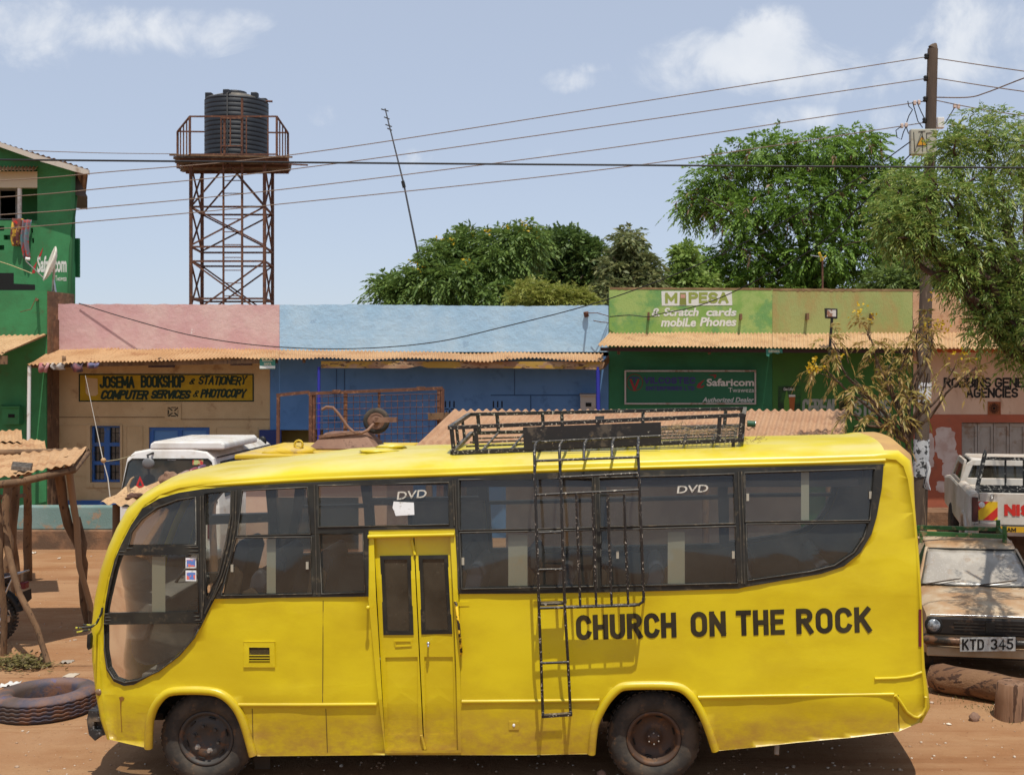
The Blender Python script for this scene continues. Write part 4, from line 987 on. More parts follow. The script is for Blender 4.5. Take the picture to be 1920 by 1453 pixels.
# --- cereal store
cer = thing('cereal_store', (WX(1580, DW), DW, 0), 'grass green cereal store with an olive parapet, behind the yellow flowering shrub', 'shop')
mb = MB(); rough_parapet(mb, 1448.3, 1711, [542, 543, 544], zG - .1, DW, .22, 13, .015); mb.build('parapet', OLIVE, cer, recalc=False, bevel=.01)
part('parapet_coping', GRIME, cer, lambda m_: m_.plate([[(WX(1449, DW), WZ(542.5, DW) - .035)] + [(WX(1449 + (1710.5 - 1449) * i / 50, DW), WZ(542 + i * .03, DW) - .03 - abs(noise.noise(Vector((i * .5, 3, 1)))) * .05) for i in range(51)] + [(WX(1449 + (1710.5 - 1449) * i / 50, DW), WZ(542 + i * .03, DW) + .012 + noise.noise(Vector((i * .3, 8, 1))) * .01) for i in range(50, -1, -1)]], lambda x, z, off: Vector((x, DW - off, z)), .006, -.225))
mb = MB(); mb.plate([[(1448.3, 627), (1712, 627), (1712, 1012), (1448.3, 1012)], rect(1480, 800, 1560, 990), rect(1600, 800, 1650, 990)], wallfn(DW), 0, -.2); mb.build('wall', OGREEN, cer, recalc=False)
for a, b_ in ((1480, 1560), (1600, 1650)): part('door', mat('green_door', (.03, .10, .03), .7), cer, lambda m_: m_.pbox(a - 3, 797, b_ + 3, 992, DW + .12, .05))
GLT = mat('faded_white_paint', (.30, .32, .27), .9, dirt=(.15, .2, .1), dscale=9)
mb = MB(); stroke_text(mb, 'CEREAL', 1504, 1572, 748, 778, wallfn(DW), 5.2, off=.006); mb.build('wall_lettering', GLT, cer, recalc=False); mb = MB(); stroke_text(mb, 'STORE', 1601, 1670, 750, 780, wallfn(DW), 5.2, off=.006); mb.build('wall_lettering', GLT, cer, recalc=False)
def sun_vent(t, x0, y0, x1, y1, m):
    v = part('vent_block', m, t, lambda m_: m_.plate([rect(x0, y0, x1, y1), rect(x0 + 1.5, y0 + 1.5, x1 - 1.5, y1 - 1.5)], wallfn(DW), .02, -.002))
    part('vent_face', m, v, lambda m_: m_.pbox(x0 + 1, y0 + 1, x1 - 1, y1 - 1, DW - .006, .004))
    mb = MB(); cx, cy, r = (x0 + x1) / 2, (y0 + y1) / 2, (x1 - x0) / 2 - 2
    for k_ in range(16):
        a = k_ * math.pi / 8; mb.bar(P(cx + math.cos(a) * r * .4, cy + math.sin(a) * r * .4, DW - .012), P(cx + math.cos(a) * r, cy + math.sin(a) * r, DW - .012), .016, .01)
    mb.ball(P(cx, cy, DW - .01), .03); mb.build('vent_grille', DKVOID, v)
sun_vent(cer, 1573, 751, 1596, 777, mat('brown_vent', (.10, .09, .03), .9))
for px in (1512, 1632): part('wall_stub', WOOD, cer, lambda m_: m_.box(WX(px - 2.2, DW), WX(px + 2.2, DW), DW - .22, DW + .02, WZ(600, DW), WZ(588, DW)))
mb = MB(); corrugated(mb, P(1448, 652, 22.85), P(1713, 653, 22.85), P(1713, 624, 24.02), P(1448, 624, 24.02), wob=.015, seed=14); mb.build('awning', TIN2, cer, recalc=False)
part('awning_beam', mat('dark_board', (.05, .025, .02), .9), cer, lambda m_: m_.bar(P(1448, 658, 22.95), P(1712, 659, 22.95), .05, .07))
shell_body(cer, 1448, 1711, OGREEN, 4.9)

# --- peach agency shop
ag = thing('agency_shop', (WX(1880, DW), DW, 0), 'peach and terracotta agency shop with grey double gates behind the pickup', 'shop')
mb = MB(); rough_parapet(mb, 1711.5, 2140, [544, 545, 545], zG - .1, DW, .22, 17, .015); mb.build('parapet', PEACH, ag, recalc=False, bevel=.01)
part('parapet_coping', GRIME, ag, lambda m_: m_.plate([[(WX(1712, DW), WZ(544.5, DW) - .035)] + [(WX(1712 + (2140 - 1712) * i / 50, DW), WZ(544 + i * .03, DW) - .03 - abs(noise.noise(Vector((i * .5, 3, 1)))) * .05) for i in range(51)] + [(WX(1712 + (2140 - 1712) * i / 50, DW), WZ(544 + i * .03, DW) + .012 + noise.noise(Vector((i * .3, 8, 1))) * .01) for i in range(50, -1, -1)]], lambda x, z, off: Vector((x, DW - off, z)), .006, -.225))
gate = rect(1803, 792, 1985, 990)
mb = MB(); mb.plate([[(1712.5, 627), (2140, 627), (2140, 777), (1712.5, 777)]], wallfn(DW), 0, -.2); mb.build('upper_wall', CREAM, ag, recalc=False)
mb = MB(); mb.plate([[(1712.5, 777.2), (2140, 777.2), (2140, 1012), (1712.5, 1012)], gate], wallfn(DW), .006, -.2); mb.build('lower_wall', TERRA, ag, recalc=False)
mb = MB(); mb.plate([[(1712.5, 655), (2140, 655), (2140, 662), (1712.5, 661)]], wallfn(DW), .008, .001); mb.build('wall_stripe', mat('orange_stripe', (.45, .10, .04), .9), ag)
PEEL = mat('peeled_plaster', (.55, .47, .42), .9, var=(.45, .33, .28), vscale=4)
random.seed(21)
def blotch(cx, cy, rx, ry, k, jit=.13):
    o = []
    for i in range(26):
        a = 2 * math.pi * i / 26; r = 1 + random.uniform(-jit, jit)
        o.append((cx + math.copysign(abs(math.cos(a)) ** .6, math.cos(a)) * rx * r, cy + math.copysign(abs(math.sin(a)) ** .6, math.sin(a)) * ry * r))
    part('peeled_patch', PEEL, ag, lambda m_: m_.plate([o], wallfn(DW), .0085 + k * .0008, .006))
for k_, a in enumerate(((1743, 838, 9, 24), (1772, 832, 19, 30), (1781, 856, 14, 14), (1779, 880, 12, 15), (1768, 912, 13, 10), (1745, 868, 6, 8), (1735, 905, 3, 5))): blotch(*a, k_)
AGL = mat('black_wall_letters', (.02, .02, .018), .8)
mb = MB(); stroke_text(mb, 'ROBBINS GENERAL', 1769, 1962, 708, 727, wallfn(DW), 3.8, off=.006); mb.build('wall_lettering', AGL, ag, recalc=False); mb = MB(); stroke_text(mb, 'AGENCIES', 1811, 1909, 727, 746, wallfn(DW), 3.8, off=.006, gap=.24); mb.build('wall_lettering', AGL, ag, recalc=False)
sun_vent(ag, 1852, 753, 1876, 778, mat('terracotta_vent', (.30, .10, .04), .9))
gt = part('gate', mat('grey_gate', (.33, .31, .27), .7, var=(.27, .24, .20), vscale=3, dirt=(.22, .15, .10), dscale=4), ag, lambda m_: m_.pbox(1801, 790, 1987, 992, DW + .10, .05))
for k_ in range(6): part('gate_panel', MATS['grey_gate'], gt, lambda m_: m_.plate([rect(1805 + k_ * 30, 794, 1834 + k_ * 30, 986), rect(1809 + k_ * 30, 800, 1830 + k_ * 30, 980)], wallfn(DW), -.07, -.11), bevel=.008)
mb = MB(); corrugated(mb, P(1713.6, 653, 22.85), P(2140, 654, 22.85), P(2140, 624, 24.02), P(1713.6, 624, 24.02), wob=.015, seed=19); mb.build('awning', TIN2, ag, recalc=False)
shell_body(ag, 1711, 2140, CREAM, 4.9)
part('concrete_step', MUD, ag, lambda m_: m_.box(WX(1712, DW), WX(2140, DW), 23.2, 23.97, -.2, .62))

# --- green two-storey house on the left
gh = thing('green_house', (WX(30, 24.5), 24.5, 0), 'bright green two storey house with a balcony and a white bargeboard', 'house')
dl = 23.58
mb = MB(); mb.plate([[(-260, 546), (0, 545.5), (60, 544.5), (88, 544.5), (88, 1016), (-260, 1016)], rect(-120, 800, -20, 1000)], wallfn(dl), 0, -.2); mb.build('lower_wall', GREEN, gh, recalc=False)
part('lower_side_wall', MUD, gh, lambda m_: m_.box(WX(88, dl) + .002, WX(88, dl) + .02, dl + .01, 24.7, -.1, WZ(546, dl)))
part('terrace_slab', CONC, gh, lambda m_: m_.box(WX(-260, dl), WX(88, dl) - .01, dl + .21, 26.3, 4.55, 4.7))
part('wall_hook', WOOD, gh, lambda m_: (m_.tube([P(70, 562, dl), P(68, 562, dl - .25)], .03, 6), m_.tube([P(68, 558, dl - .2), P(58, 580, dl - .2), P(38, 585, dl - .2)], .008, 5)))
mb = MB(); corrugated(mb, P(-200, 664, 22.0), P(2, 664, 22.0), P(88, 627, dl + .02), P(-200, 627, dl + .02), wob=.015, seed=23); mb.build('awning', TIN2, gh, recalc=False)
mb = MB(); corrugated(mb, P(2, 662, 22.05), P(10, 660, 22.1), P(88.5, 626, dl), P(80, 627, dl), nv=3); mb.build('awning', TIN2, gh, recalc=False)
part('awning_board', WOOD, gh, lambda m_: m_.bar(P(-200, 675, 22.05), P(14, 675, 22.05), .03, .16))
part('diagonal_band', GREEN, gh, lambda m_: m_.plate([[(60,900),(88,690),(88,940),(60,946)]], wallfn(dl), .02, .002))
# upper storey
du = 25.0
ux = WX(70, du)
mb = MB(); mb.plate([[(70, 300), (133, 320), (131, 560), (70, 560)]], wallfn(du), 0, -.2); mb.build('upper_wall', GREEN, gh, recalc=False)
mb = MB(); mb.plate([[(-260, 190), (0, 272), (70, 299), (70, 319), (-260, 319)]], wallfn(du), .002, -.2); mb.build('gable', GREEN, gh, recalc=False)
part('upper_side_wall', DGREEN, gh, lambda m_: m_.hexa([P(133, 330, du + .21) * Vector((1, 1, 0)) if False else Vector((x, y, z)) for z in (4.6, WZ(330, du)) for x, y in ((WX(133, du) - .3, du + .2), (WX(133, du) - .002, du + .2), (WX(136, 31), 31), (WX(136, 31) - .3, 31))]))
mb = MB(); mb.plate([[(-260, 414), (70, 414), (70, 560), (-260, 560)]] + [rect(a, b_, a + w, b_ + 9) for a, b_, w in ((-4, 424, 12), (7, 441, 12), (-4, 460, 12), (-30, 441, 12), (-40, 424, 12), (58, 428, 4), (60, 447, 4))], wallfn(du), .003, -.15); mb.build('balcony_wall', GREEN, gh, recalc=False)
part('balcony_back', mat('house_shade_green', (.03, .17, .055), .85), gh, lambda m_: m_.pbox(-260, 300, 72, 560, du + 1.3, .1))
part('balcony_beam', mat('cream_beam', (.55, .50, .38), .8), gh, lambda m_: m_.pbox(-260, 322, 71, 352, du + .003, .15))
wn_ = part('window', mat('house_window_frame', (.35, .36, .36), .6), gh, lambda m_: m_.plate([rect(-40, 354, 33, 412), rect(-36, 358, -5, 410), rect(1, 358, 29, 410)], wallfn(du + 1.28), 0, -.04))
part('pane', mat('curtain_pane', (.26, .28, .32), .5, var=(.4, .4, .44), vscale=9, stretch=(1, 1, .1)), wn_, lambda m_: m_.pbox(-39, 355, 32, 411, du + 1.3, .01))
part('balcony_post', WPAINT, gh, lambda m_: m_.tube([P(37, 322, du + .08), P(37, 416, du + .08)], .045, 8))
mb = MB(); corrugated(mb, P(-200, 320, du - .35), P(66, 320, du - .35), P(72, 312, du + .05), P(-200, 312, du + .05), seed=29); mb.build('window_awning', TIN2, gh, recalc=False)
part('bargeboard', mat('bargeboard_grey', (.52, .47, .40), .8, dirt=(.3, .22, .15), dscale=4), gh, lambda m_: m_.plate([[(-260, 186), (0, 267), (80, 294), (166, 319), (166, 328), (140, 322), (76, 303), (0, 276), (-260, 197)]], wallfn(du - .5), 0, -.05))
mb = MB(); corrugated(mb, P(166, 318, du - .5), P(-260, 185, du - .5), Vector((WX(-260, 31), 31, WZ(185, du - .5))), Vector((WX(158, 31), 31, WZ(318, du - .5))), nv=3, per=4, pitch=.12); mb.build('roof', TIN3, gh, recalc=False)
part('side_awning', mat('grey_brown_sheet', (.13, .10, .085), .85), gh, lambda m_: m_.hexa([P(133, 327, 25.6), P(143, 327, 25.6), P(164, 369, 25.2), P(134, 365, 25.2), Vector((WX(133, 27.5), 27.5, WZ(326, 25.6))), Vector((WX(143, 27.5), 27.5, WZ(326, 25.6))), Vector((WX(164, 27.5), 27.5, WZ(368, 25.2))), Vector((WX(134, 27.5), 27.5, WZ(364, 25.2)))]))
part('drain_pipe', mat('green_pipe', (.02, .10, .03), .6), gh, lambda m_: m_.tube([P(143, 360, 25.3), P(134, 440, 25.05), P(130, 552, 24.95)], .04, 8))
part('side_board', mat('green_board', (.02, .15, .05), .7), gh, lambda m_: m_.pbox(133, 447, 148, 520, 25.4, .06))
mb = MB(); font_text(mb, 'Safaricom', 70, 125, 480, 511, wallfn(du), bold=.03, off=.004); font_text(mb, 'Twaweza', 104, 125, 517, 527, wallfn(du), bold=.01, off=.004); mb.build('wall_lettering', WHT, gh, recalc=False)
RED = mat('painted_red', (.40, .03, .03), .7)
mb = MB(); mb.plate([[(60,513),(63,500),(70,490),(66,505),(66,512)]], wallfn(du), .006, .001); mb.plate([[(74,478),(81,464),(79,474),(77,480),(72,484)]], wallfn(du), .006, .001); mb.build('painted_swoosh', RED, gh)
part('dark_wall_sheet', DKVOID, gh, lambda m_: m_.plate([[(-60, 512), (26, 512), (26, 532), (66, 534), (66, 544), (-60, 544)]], wallfn(du), .006, .0035))  # flat dark sheet laid on the wall, no recess cut
# --- things fixed to or hung on the shops
dish = thing('satellite_dish', P(99, 548, 24.3), 'white satellite dish on the green house', 'satellite dish')
cD = P(92, 494, 24.2); ax = Vector((-.80, -.52, .30)).normalized()
mb = MB(); e1 = ax.cross(Vector((0, 0, 1))).normalized(); e2 = e1.cross(ax)
rings = []
for (r, h) in ((0, .09), (.12, .083), (.22, .06), (.30, .03), (.345, 0), (.352, .012), (.30, .05), (.2, .09), (0, .12)):
    rings.append([cD - ax * h + e1 * r * math.cos(t * math.pi / 14) + e2 * r * 1.08 * math.sin(t * math.pi / 14) for t in range(28)])
mb.add([v for rg in rings for v in rg], [(i * 28 + j, i * 28 + (j + 1) % 28, (i + 1) * 28 + (j + 1) % 28, (i + 1) * 28 + j) for i in range(8) for j in range(28)], True)
mb.build('reflector', mat('dish_white', (.70, .66, .56), .5, dirt=(.5, .42, .3)), dish)
part('feed_arm', CHROME, dish, lambda m_: m_.tube([cD - e2 * .33, cD + ax * .42 - e2 * .10], .014, 6))
part('feed_horn', WPAINT, dish, lambda m_: m_.tube([cD + ax * .44 - e2 * .06, cD + ax * .36 - e2 * .04], .035, 8))
part('mast', CHROME, dish, lambda m_: (m_.tube([cD - ax * .1, P(101, 515, 24.3), P(99, 552, 24.35)], .028, 8), m_.tube([P(101, 525, 24.3), P(105, 550, 24.3)], .018, 6)))
def cloth(name, label, cat, px, py0, py1, wpx, d, m, group=None, seed=0):
    mb = MB(); n = 14
    def fn(u, w):
        p = P(px + wpx * (u - .5) * (1 - .25 * w) + math.sin(w * 5 + seed) * 1.5, py0 + (py1 - py0) * w, d)
        return p + Vector((0, -.05 - .04 * math.sin(u * 9 + seed) - .05 * math.sin(w * 3.1), 0))
    mb.sheet(fn, [i / n for i in range(n + 1)], [i / n for i in range(n + 1)])
    o = mb.build(name, m, None, recalc=False); sol = o.modifiers.new('thick', 'SOLIDIFY'); sol.thickness = .012
    return tag(o, label, cat, group)
cloth('towel', 'brown and yellow cloth draped over the balcony wall of the green house', 'cloth', 35, 411, 462, 18, 24.95, mat('brown_cloth', (.14, .05, .04), .9, var=(.6, .38, .06), vscale=4, vpos=(.52, .56), fine=(.5, .04, .03), fscale=5, fpos=(.68, .7)), seed=1)
cloth('towel', 'grey and red patterned cloth hanging over the balcony wall of the green house', 'cloth', 52, 413, 485, 14, 24.95, mat('grey_cloth', (.17, .14, .16), .9, fine=(.38, .06, .05), fscale=9, fpos=(.56, .6), var=(.10, .2, .22), vscale=8, vpos=(.55, .6)), seed=2)
def meter(px0, py0, px1, py1, d, m, label):
    t = thing('meter_box', P((px0 + px1) / 2, py1, d), label, 'meter box')
    part('box', m, t, lambda m_: m_.pbox(px0, py0, px1, py1, d - .16, .16), bevel=.012)
    part('window', DKVOID, t, lambda m_: m_.pbox(px0 + (px1 - px0) * .35, py0 + (py1 - py0) * .42, px1 - (px1 - px0) * .28, py0 + (py1 - py0) * .62, d - .168, .01))
    part('hood', m, t, lambda m_: m_.hexa([P(px0 - 1, py0 + 2, d - .24), P(px1 + 1, py0 + 2, d - .24), P(px1 + 1, py0 + 1, d), P(px0 - 1, py0 + 1, d), P(px0 - 1, py0, d - .24), P(px1 + 1, py0, d - .24), P(px1 + 1, py0 - 3, d), P(px0 - 1, py0 - 3, d)]))
meter(1088, 740, 1117, 776, DW, mat('meter_grey', (.42, .40, .36), .7, dirt=(.25, .2, .15)), 'pale grey electricity meter box on the blue shop wall')
meter(4, 762, 36, 796, dl, GREEN, 'green painted meter box on the green house wall')
# framed dealer board
sb = thing('signboard', P(1295, 758, DW), 'framed dark green dealer signboard on the phone shop wall', 'sign')
part('board', mat('sign_green', (.018, .125, .06), .6), sb, lambda m_: m_.pbox(1173, 696, 1415, 756, DW - .06, .05))
part('frame', mat('sign_frame', (.45, .40, .36), .5, metal=.3, dirt=(.25, .12, .07), dscale=5), sb, lambda m_: m_.plate([rect(1171, 694, 1417, 758), rect(1174, 697, 1414, 755)], wallfn(DW), .085, .01))
f6 = lambda x, y, off: P(x, y, DW - .06) + Vector((0, -off, 0))
INK = mat('sign_blue', (.045, .04, .17), .7); GRY = mat('sign_grey', (.62, .62, .58), .7)
mb = MB(); stroke_text(mb, 'VILCOSTEC', 1207, 1304, 707, 720, f6, 3.3, gap=.3); stroke_text(mb, 'ENTERPRISES LTD', 1211, 1302, 724, 732, f6, 2.0, gap=.3); mb.build('board_lettering', INK, sb, recalc=False)
mb = MB(); font_text(mb, 'Safaricom', 1325, 1414, 710, 724, f6, bold=.03); font_text(mb, 'Twaweza', 1366, 1414, 727, 735.5, f6); font_text(mb, 'Authorized Dealer', 1317, 1414, 745, 754, f6, bold=.015, shear=.25); mb.build('board_lettering', GRY, sb, recalc=False)
DRED = mat('sign_red', (.26, .03, .03), .7)
mb = MB(); mb.plate([[(1306,726),(1309,719),(1322,711),(1315,720),(1313,725),(1322,722),(1318,727),(1310,728)]], f6, .005, .001); mb.plate([[(1328,703),(1343,702),(1343,707),(1339,710),(1339,705)]], f6, .005, .001); mb.build('board_swoosh', DRED, sb)
mb = MB(); ringp = [f6(1190 + 15 * math.cos(t * math.pi / 14), 717 + 15.5 * math.sin(t * math.pi / 14), .003) for t in range(28)]; mb.tube(ringp, .006, 4, closed=True); mb.build('emblem_ring', DRED, sb)
mb = MB(); stroke_text(mb, 'V', 1181, 1199, 711, 733, f6, 4, off=.005); mb.build('emblem_letter', DRED, sb, recalc=False)
mb = MB(); stroke_text(mb, 'T', 1180, 1199, 707, 718, f6, 2.4, off=.009); mb.build('emblem_letter', INK, sb, recalc=False)
# beer poster
pt = thing('poster', P(1480, 770, DW), 'dark green drink poster with a bottle and a filled glass', 'poster')
part('sheet', mat('poster_green', (.012, .035, .012), .6, var=(.03, .13, .02), vscale=3), pt, lambda m_: m_.pbox(1459, 724, 1501, 790, DW - .01, .006))
f1 = lambda x, y, off: P(x, y, DW - .01) + Vector((0, -off, 0))
part('printed_bottle', mat('bottle_green', (.10, .25, .03), .5), pt, lambda m_: m_.plate([[(1472,744),(1474,733),(1476,733),(1478,744),(1480,752),(1480,780),(1470,780),(1470,752)]], f1, .004, .001))
part('printed_glass', mat('beer_amber', (.35, .10, .02), .5), pt, lambda m_: m_.plate([[(1479,743),(1491,743),(1489,768),(1488,780),(1482,780),(1481,768)]], f1, .006, .003))
part('printed_foam', WHT, pt, lambda m_: m_.plate([rect(1479, 740, 1491, 744)], f1, .008, .005))
mb = MB(); font_text(mb, 'Get Lifted', 1469, 1490, 727, 732, f1, bold=.02); mb.build('poster_lettering', WHT, pt, recalc=False)
# small plates under the awnings
for (x0, y0, x1, y1, lab, txt) in ((487, 671, 516, 692, 'small green and white plate hanging from the awning above the bookshop edge', (('BARAKA', 492, 511, 673, 678), ('NAFA', 495, 509, 680, 685))), (1436, 654, 1467, 667, 'small torn green plate under the corrugated awning of the phone shop', (('BARAKA', 1441, 1462, 656, 661),))):
    t = thing('name_plate', P((x0 + x1) / 2, y1, 22.9), lab, 'sign'); ff_ = lambda x, y, off: P(x, y, 22.9) + Vector((0, -off, 0))
    if x0 < 1000: part('plate', mat('plate_green', (.05, .22, .16), .6), t, lambda m_: m_.pbox(x0, y0, x1, y1, 22.9, .012)); part('white_stripe', WHT, t, lambda m_: m_.plate([rect(x0, y1 - 6, x1, y1 - 1)], ff_, .003, .0005))
    else: part('plate', mat('plate_green', (.05, .22, .16), .6), t, lambda m_: m_.plate([[(x0, y0), (x1, y0), (x1, y1 - 4), (x1 - 3, y1 - 6), (x1 - 9, y1 - 3), (x1 - 17, y1 - 6), (x1 - 24, y1 - 3), (x0 + 6, y1 + 2), (x0 + 1, y1)]], ff_, 0, -.01))
    mb = MB()
    for s_, a, b_, c, e in txt: stroke_text(mb, s_, a, b_, c, e, ff_, 1.2, off=.003)
    mb.build('plate_lettering', mat('plate_cream', (.5, .5, .35), .8), t, recalc=False)
# cloths under the bookshop awning
for i, (x, w, y1, m_) in enumerate(((86, 20, 698, mat('pink_rag', (.40, .12, .13), .9, var=(.5, .3, .28), vscale=5)), (113, 26, 693, mat('grey_rag', (.42, .38, .34), .9)), (148, 26, 697, mat('dark_rag', (.09, .07, .09), .9, var=(.3, .1, .1), vscale=6)), (178, 24, 690, mat('mixed_rag', (.12, .12, .2), .9, var=(.4, .15, .13), vscale=6)))):
    cloth('rag', ('faded pink', 'pale grey', 'dark', 'blue and red')[i] + ' rag hanging under the tin awning of the bookshop', 'rag', x, 681, y1, w, 22.95, m_, 'rags under the awning', seed=i * 2)
# flood lamp
fl = thing('flood_lamp', P(1556, 650, 22.7), 'small black flood lamp on a thin pole rising above the corrugated awning', 'flood lamp')
part('pole', BLK, fl, lambda m_: m_.tube([P(1555, 665, 22.7), P(1560, 596, 22.7)], .028, 8))
part('lamp_body', BLK, fl, lambda m_: m_.plate([[(1547,578),(1570,579),(1570,598),(1548,597)]], wallfn(22.7), .03, -.1), bevel=.01)
part('lamp_lens', mat('lamp_lens', (.62, .58, .52), .3, var=(.3, .16, .1), vscale=6, vpos=(.5, .55)), fl, lambda m_: m_.plate([rect(1550, 581.5, 1567, 594)], wallfn(22.7), .036, .028))
# veranda wall
vw = thing('veranda_wall', P(420, 1005, 22.6), 'low veranda wall, teal above and brown below, in front of the bookshop', 'wall')
TEAL = mat('teal_plaster', (.16, .25, .23), .9, var=(.20, .29, .27), vscale=2, dirt=(.38, .22, .12), dscale=3, dpos=(.55, .7), damt=.8, bump=.006)
part('upper_band', TEAL, vw, lambda m_: m_.box(WX(28, 22.6), WX(760, 22.6), 22.6, 22.85, .36, .82), bevel=.03)
part('plinth', mat('stained_plinth', (.13, .08, .05), .95, var=(.28, .15, .08), vscale=2, bump=.01), vw, lambda m_: m_.box(WX(29, 22.6), WX(759, 22.6), 22.56, 22.88, -.1, .365), bevel=.03)
part('veranda_floor', MUD, vw, lambda m_: m_.box(WX(29, 22.6), WX(759, 22.6), 22.9, 23.95, -.1, .3))
# ------------------------------------------------------------------ water tower and tank
tw = thing('water_tower', (WX(435, 32.9), 32.9, 0), 'rusty lattice water tower behind the pink parapet', 'water tower')
zt = 9.0
L4 = {'fl': lambda y: P(357 + (y - 300) * .0, y, 32), 'fr': lambda y: P(496, y, 32), 'bl': lambda y: P(378, y, 33.8), 'br': lambda y: P(511, y, 33.8)}
def leg_at(k, z):
    px, d = {'fl': (358, 32), 'fr': (496, 32), 'bl': (379, 33.8), 'br': (511, 33.8)}[k]
    return Vector((WX(px, d), d, z))
for k in L4: part('leg', RUST, tw, lambda m_: m_.bar(leg_at(k, -.1), leg_at(k, zt), .075, .075))
def zz(y): return WZ(y, 32)
levels = [zz(388), zz(463), zz(490), zz(560), zz(640)]
for z in levels:
    for a, b_ in (('fl', 'fr'), ('bl', 'br'), ('fl', 'bl'), ('fr', 'br')): part('cross_bar', RUST, tw, lambda m_: m_.bar(leg_at(a, z), leg_at(b_, z), .05, .05))
def brace(a, za, b_, zb): part('brace', RUST, tw, lambda m_: m_.bar(leg_at(a, za), leg_at(b_, zb), .04, .04))
for (a, b_) in (('fl', 'fr'), ('bl', 'br')):
    mid = (leg_at(a, zt) + leg_at(b_, zt)) / 2
    for c in (a, b_): part('brace', RUST, tw, lambda m_: m_.bar(leg_at(c, zz(388)), mid, .04, .04))
    brace(a, zz(388), b_, zz(460)); brace(a, zz(460), b_, zz(388)); brace(a, zz(490), b_, zz(590)); brace(a, zz(590), b_, zz(490)); brace(a, zz(640), b_, zz(760)); brace(a, zz(760), b_, zz(640))
for (a, b_) in (('fl', 'bl'), ('fr', 'br')):
    for z0, z1 in ((zt, zz(388)), (zz(388), zz(463)), (zz(490), zz(575))): brace(a, z0, b_, z1); brace(a, z1, b_, z0)
lad2 = part('ladder', RUST, tw, lambda m_: (m_.bar(P(419, 940, 31.9), P(419, 292, 31.9), .045, .045), m_.bar(P(454, 940, 31.9), P(454, 185, 31.9), .05, .05)))
for k_ in range(14): part('rung', RUST, lad2, lambda m_: m_.tube([P(419, 315 + k_ * 24, 31.9), P(454, 315 + k_ * 24, 31.9)], .013, 5))
DKW = mat('dark_planks', (.07, .05, .04), .9, var=(.16, .12, .09), vscale=5, bump=.01)
random.seed(4)
for k_ in range(12):
    f = k_ / 11; d = 31.6 + 2.3 * f; off = random.uniform(-6, 6)
    part('platform_plank', DKW, tw, lambda m_: m_.box(WX(331 + f * 12 + off, d), WX(541 + f * 2 + off * .6, d), d - .10, d + .09, zt + .07, zt + .11))
for d in (31.65, 32.7, 33.8): part('platform_beam', RUST, tw, lambda m_: m_.box(WX(338 + (d - 31.6) * 5, d), WX(541, d), d - .04, d + .04, zt, zt + .08))
part('loose_pole', WOOD, tw, lambda m_: (m_.bar(P(318, 291, 31.5), P(548, 295, 31.5), .05, .04)))
part('loose_bar', RUST, tw, lambda m_: m_.bar(P(500, 306, 31.8), P(577, 310, 31.6), .04, .04))
fx0, fx1, bx0, bx1 = WX(355, 31.5), WX(520, 31.5), WX(333, 33.0), WX(540, 33.0)
cor = [Vector((WX(356, 31.5), 31.5, 0)), Vector((WX(519, 31.5), 31.5, 0)), Vector((WX(540, 33.8), 33.8, 0)), Vector((WX(333, 33.6), 33.6, 0))]
zr0, zr1 = zt + .12, zt + 1.18
rl = MB()
for i in range(4):
    a, b_ = cor[i], cor[(i + 1) % 4]
    rl.bar(a + Vector((0, 0, zr1)), b_ + Vector((0, 0, zr1)), .04); rl.bar(a + Vector((0, 0, zr0 + .04)), b_ + Vector((0, 0, zr0 + .04)), .035)
rl.build('railing', RUST, tw)
for i in range(4):
    a, b_ = cor[i], cor[(i + 1) % 4]
    for s_ in ((0, .36, .40, .6, .65, .9) if i == 0 else (0, .25, .5, .75)):
        p = a.lerp(b_, s_); part('railing_post', RUST, tw, lambda m_: m_.bar(p + Vector((0, 0, zr0)), p + Vector((0, 0, zr1)), .05 if s_ in (0, .4, .6) else .028))
part('gate_rail', RUST, tw, lambda m_: (m_.bar(P(414, 222, 31.45), P(454, 222, 31.45), .03), m_.bar(P(414, 274, 31.45), P(454, 274, 31.45), .03), m_.bar(P(432, 222, 31.45), P(432, 274, 31.45), .025)))
tk = thing('water_tank', Vector((WX(444, 32.9), 32.9, zt + .14)), 'black ribbed plastic water tank on the rusty tower', 'water tank')
TANK = mat('black_plastic', (.014, .017, .022), .55, var=(.02, .024, .03), dirt=(.08, .07, .055), dscale=3, dpos=(.7, .9), dust=(.30, .25, .18, .9), dustp=(.5, .95), stretch=(1, 1, 2))
cb = Vector((WX(444, 32.9), 32.9, zt + .14)); r = .86; prof = [(0, 0), (r - .03, 0), (r, .03)]
hh = 1.78
for k_ in range(13):
    z = .06 + k_ * .127; prof += [(r, z), (r, z + .085), (r - .013, z + .095), (r - .013, z + .115), (r, z + .125)]
prof += [(r, hh - .06), (r - .04, hh), (.45, hh + .13), (.25, hh + .16), (0, hh + .16)]
part('tank_body', TANK, tk, lambda m_: m_.lathe(cb, prof, 'z', 48))
for k_ in range(6):
    a = k_ * math.pi / 3 + .5; c = cb + Vector((math.cos(a) * .74, math.sin(a) * .74, hh + .0)); part('lifting_lug', TANK, tk, lambda m_: m_.box(c.x - .09, c.x + .09, c.y - .09, c.y + .09, c.z - .05, c.z + .13), bevel=.02)
part('lid', TANK, tk, lambda m_: m_.lathe(cb + Vector((0, -.1, hh + .15)), [(.3, 0), (.3, .06), (.05, .09), (0, .09)], 'z', 20))
part('inlet_pipe', mat('pipe_dark', (.03, .03, .03), .6), tk, lambda m_: m_.tube([cb + Vector((.05, -.9, 0)), cb + Vector((.05, -.92, hh)), cb + Vector((.05, -.7, hh + .1))], .02, 6))
part('overflow_pipe', RUST, tk, lambda m_: m_.tube([cb + Vector((.75, 0, hh - .02)), cb + Vector((1.0, 0, hh - .03))], .03, 6))

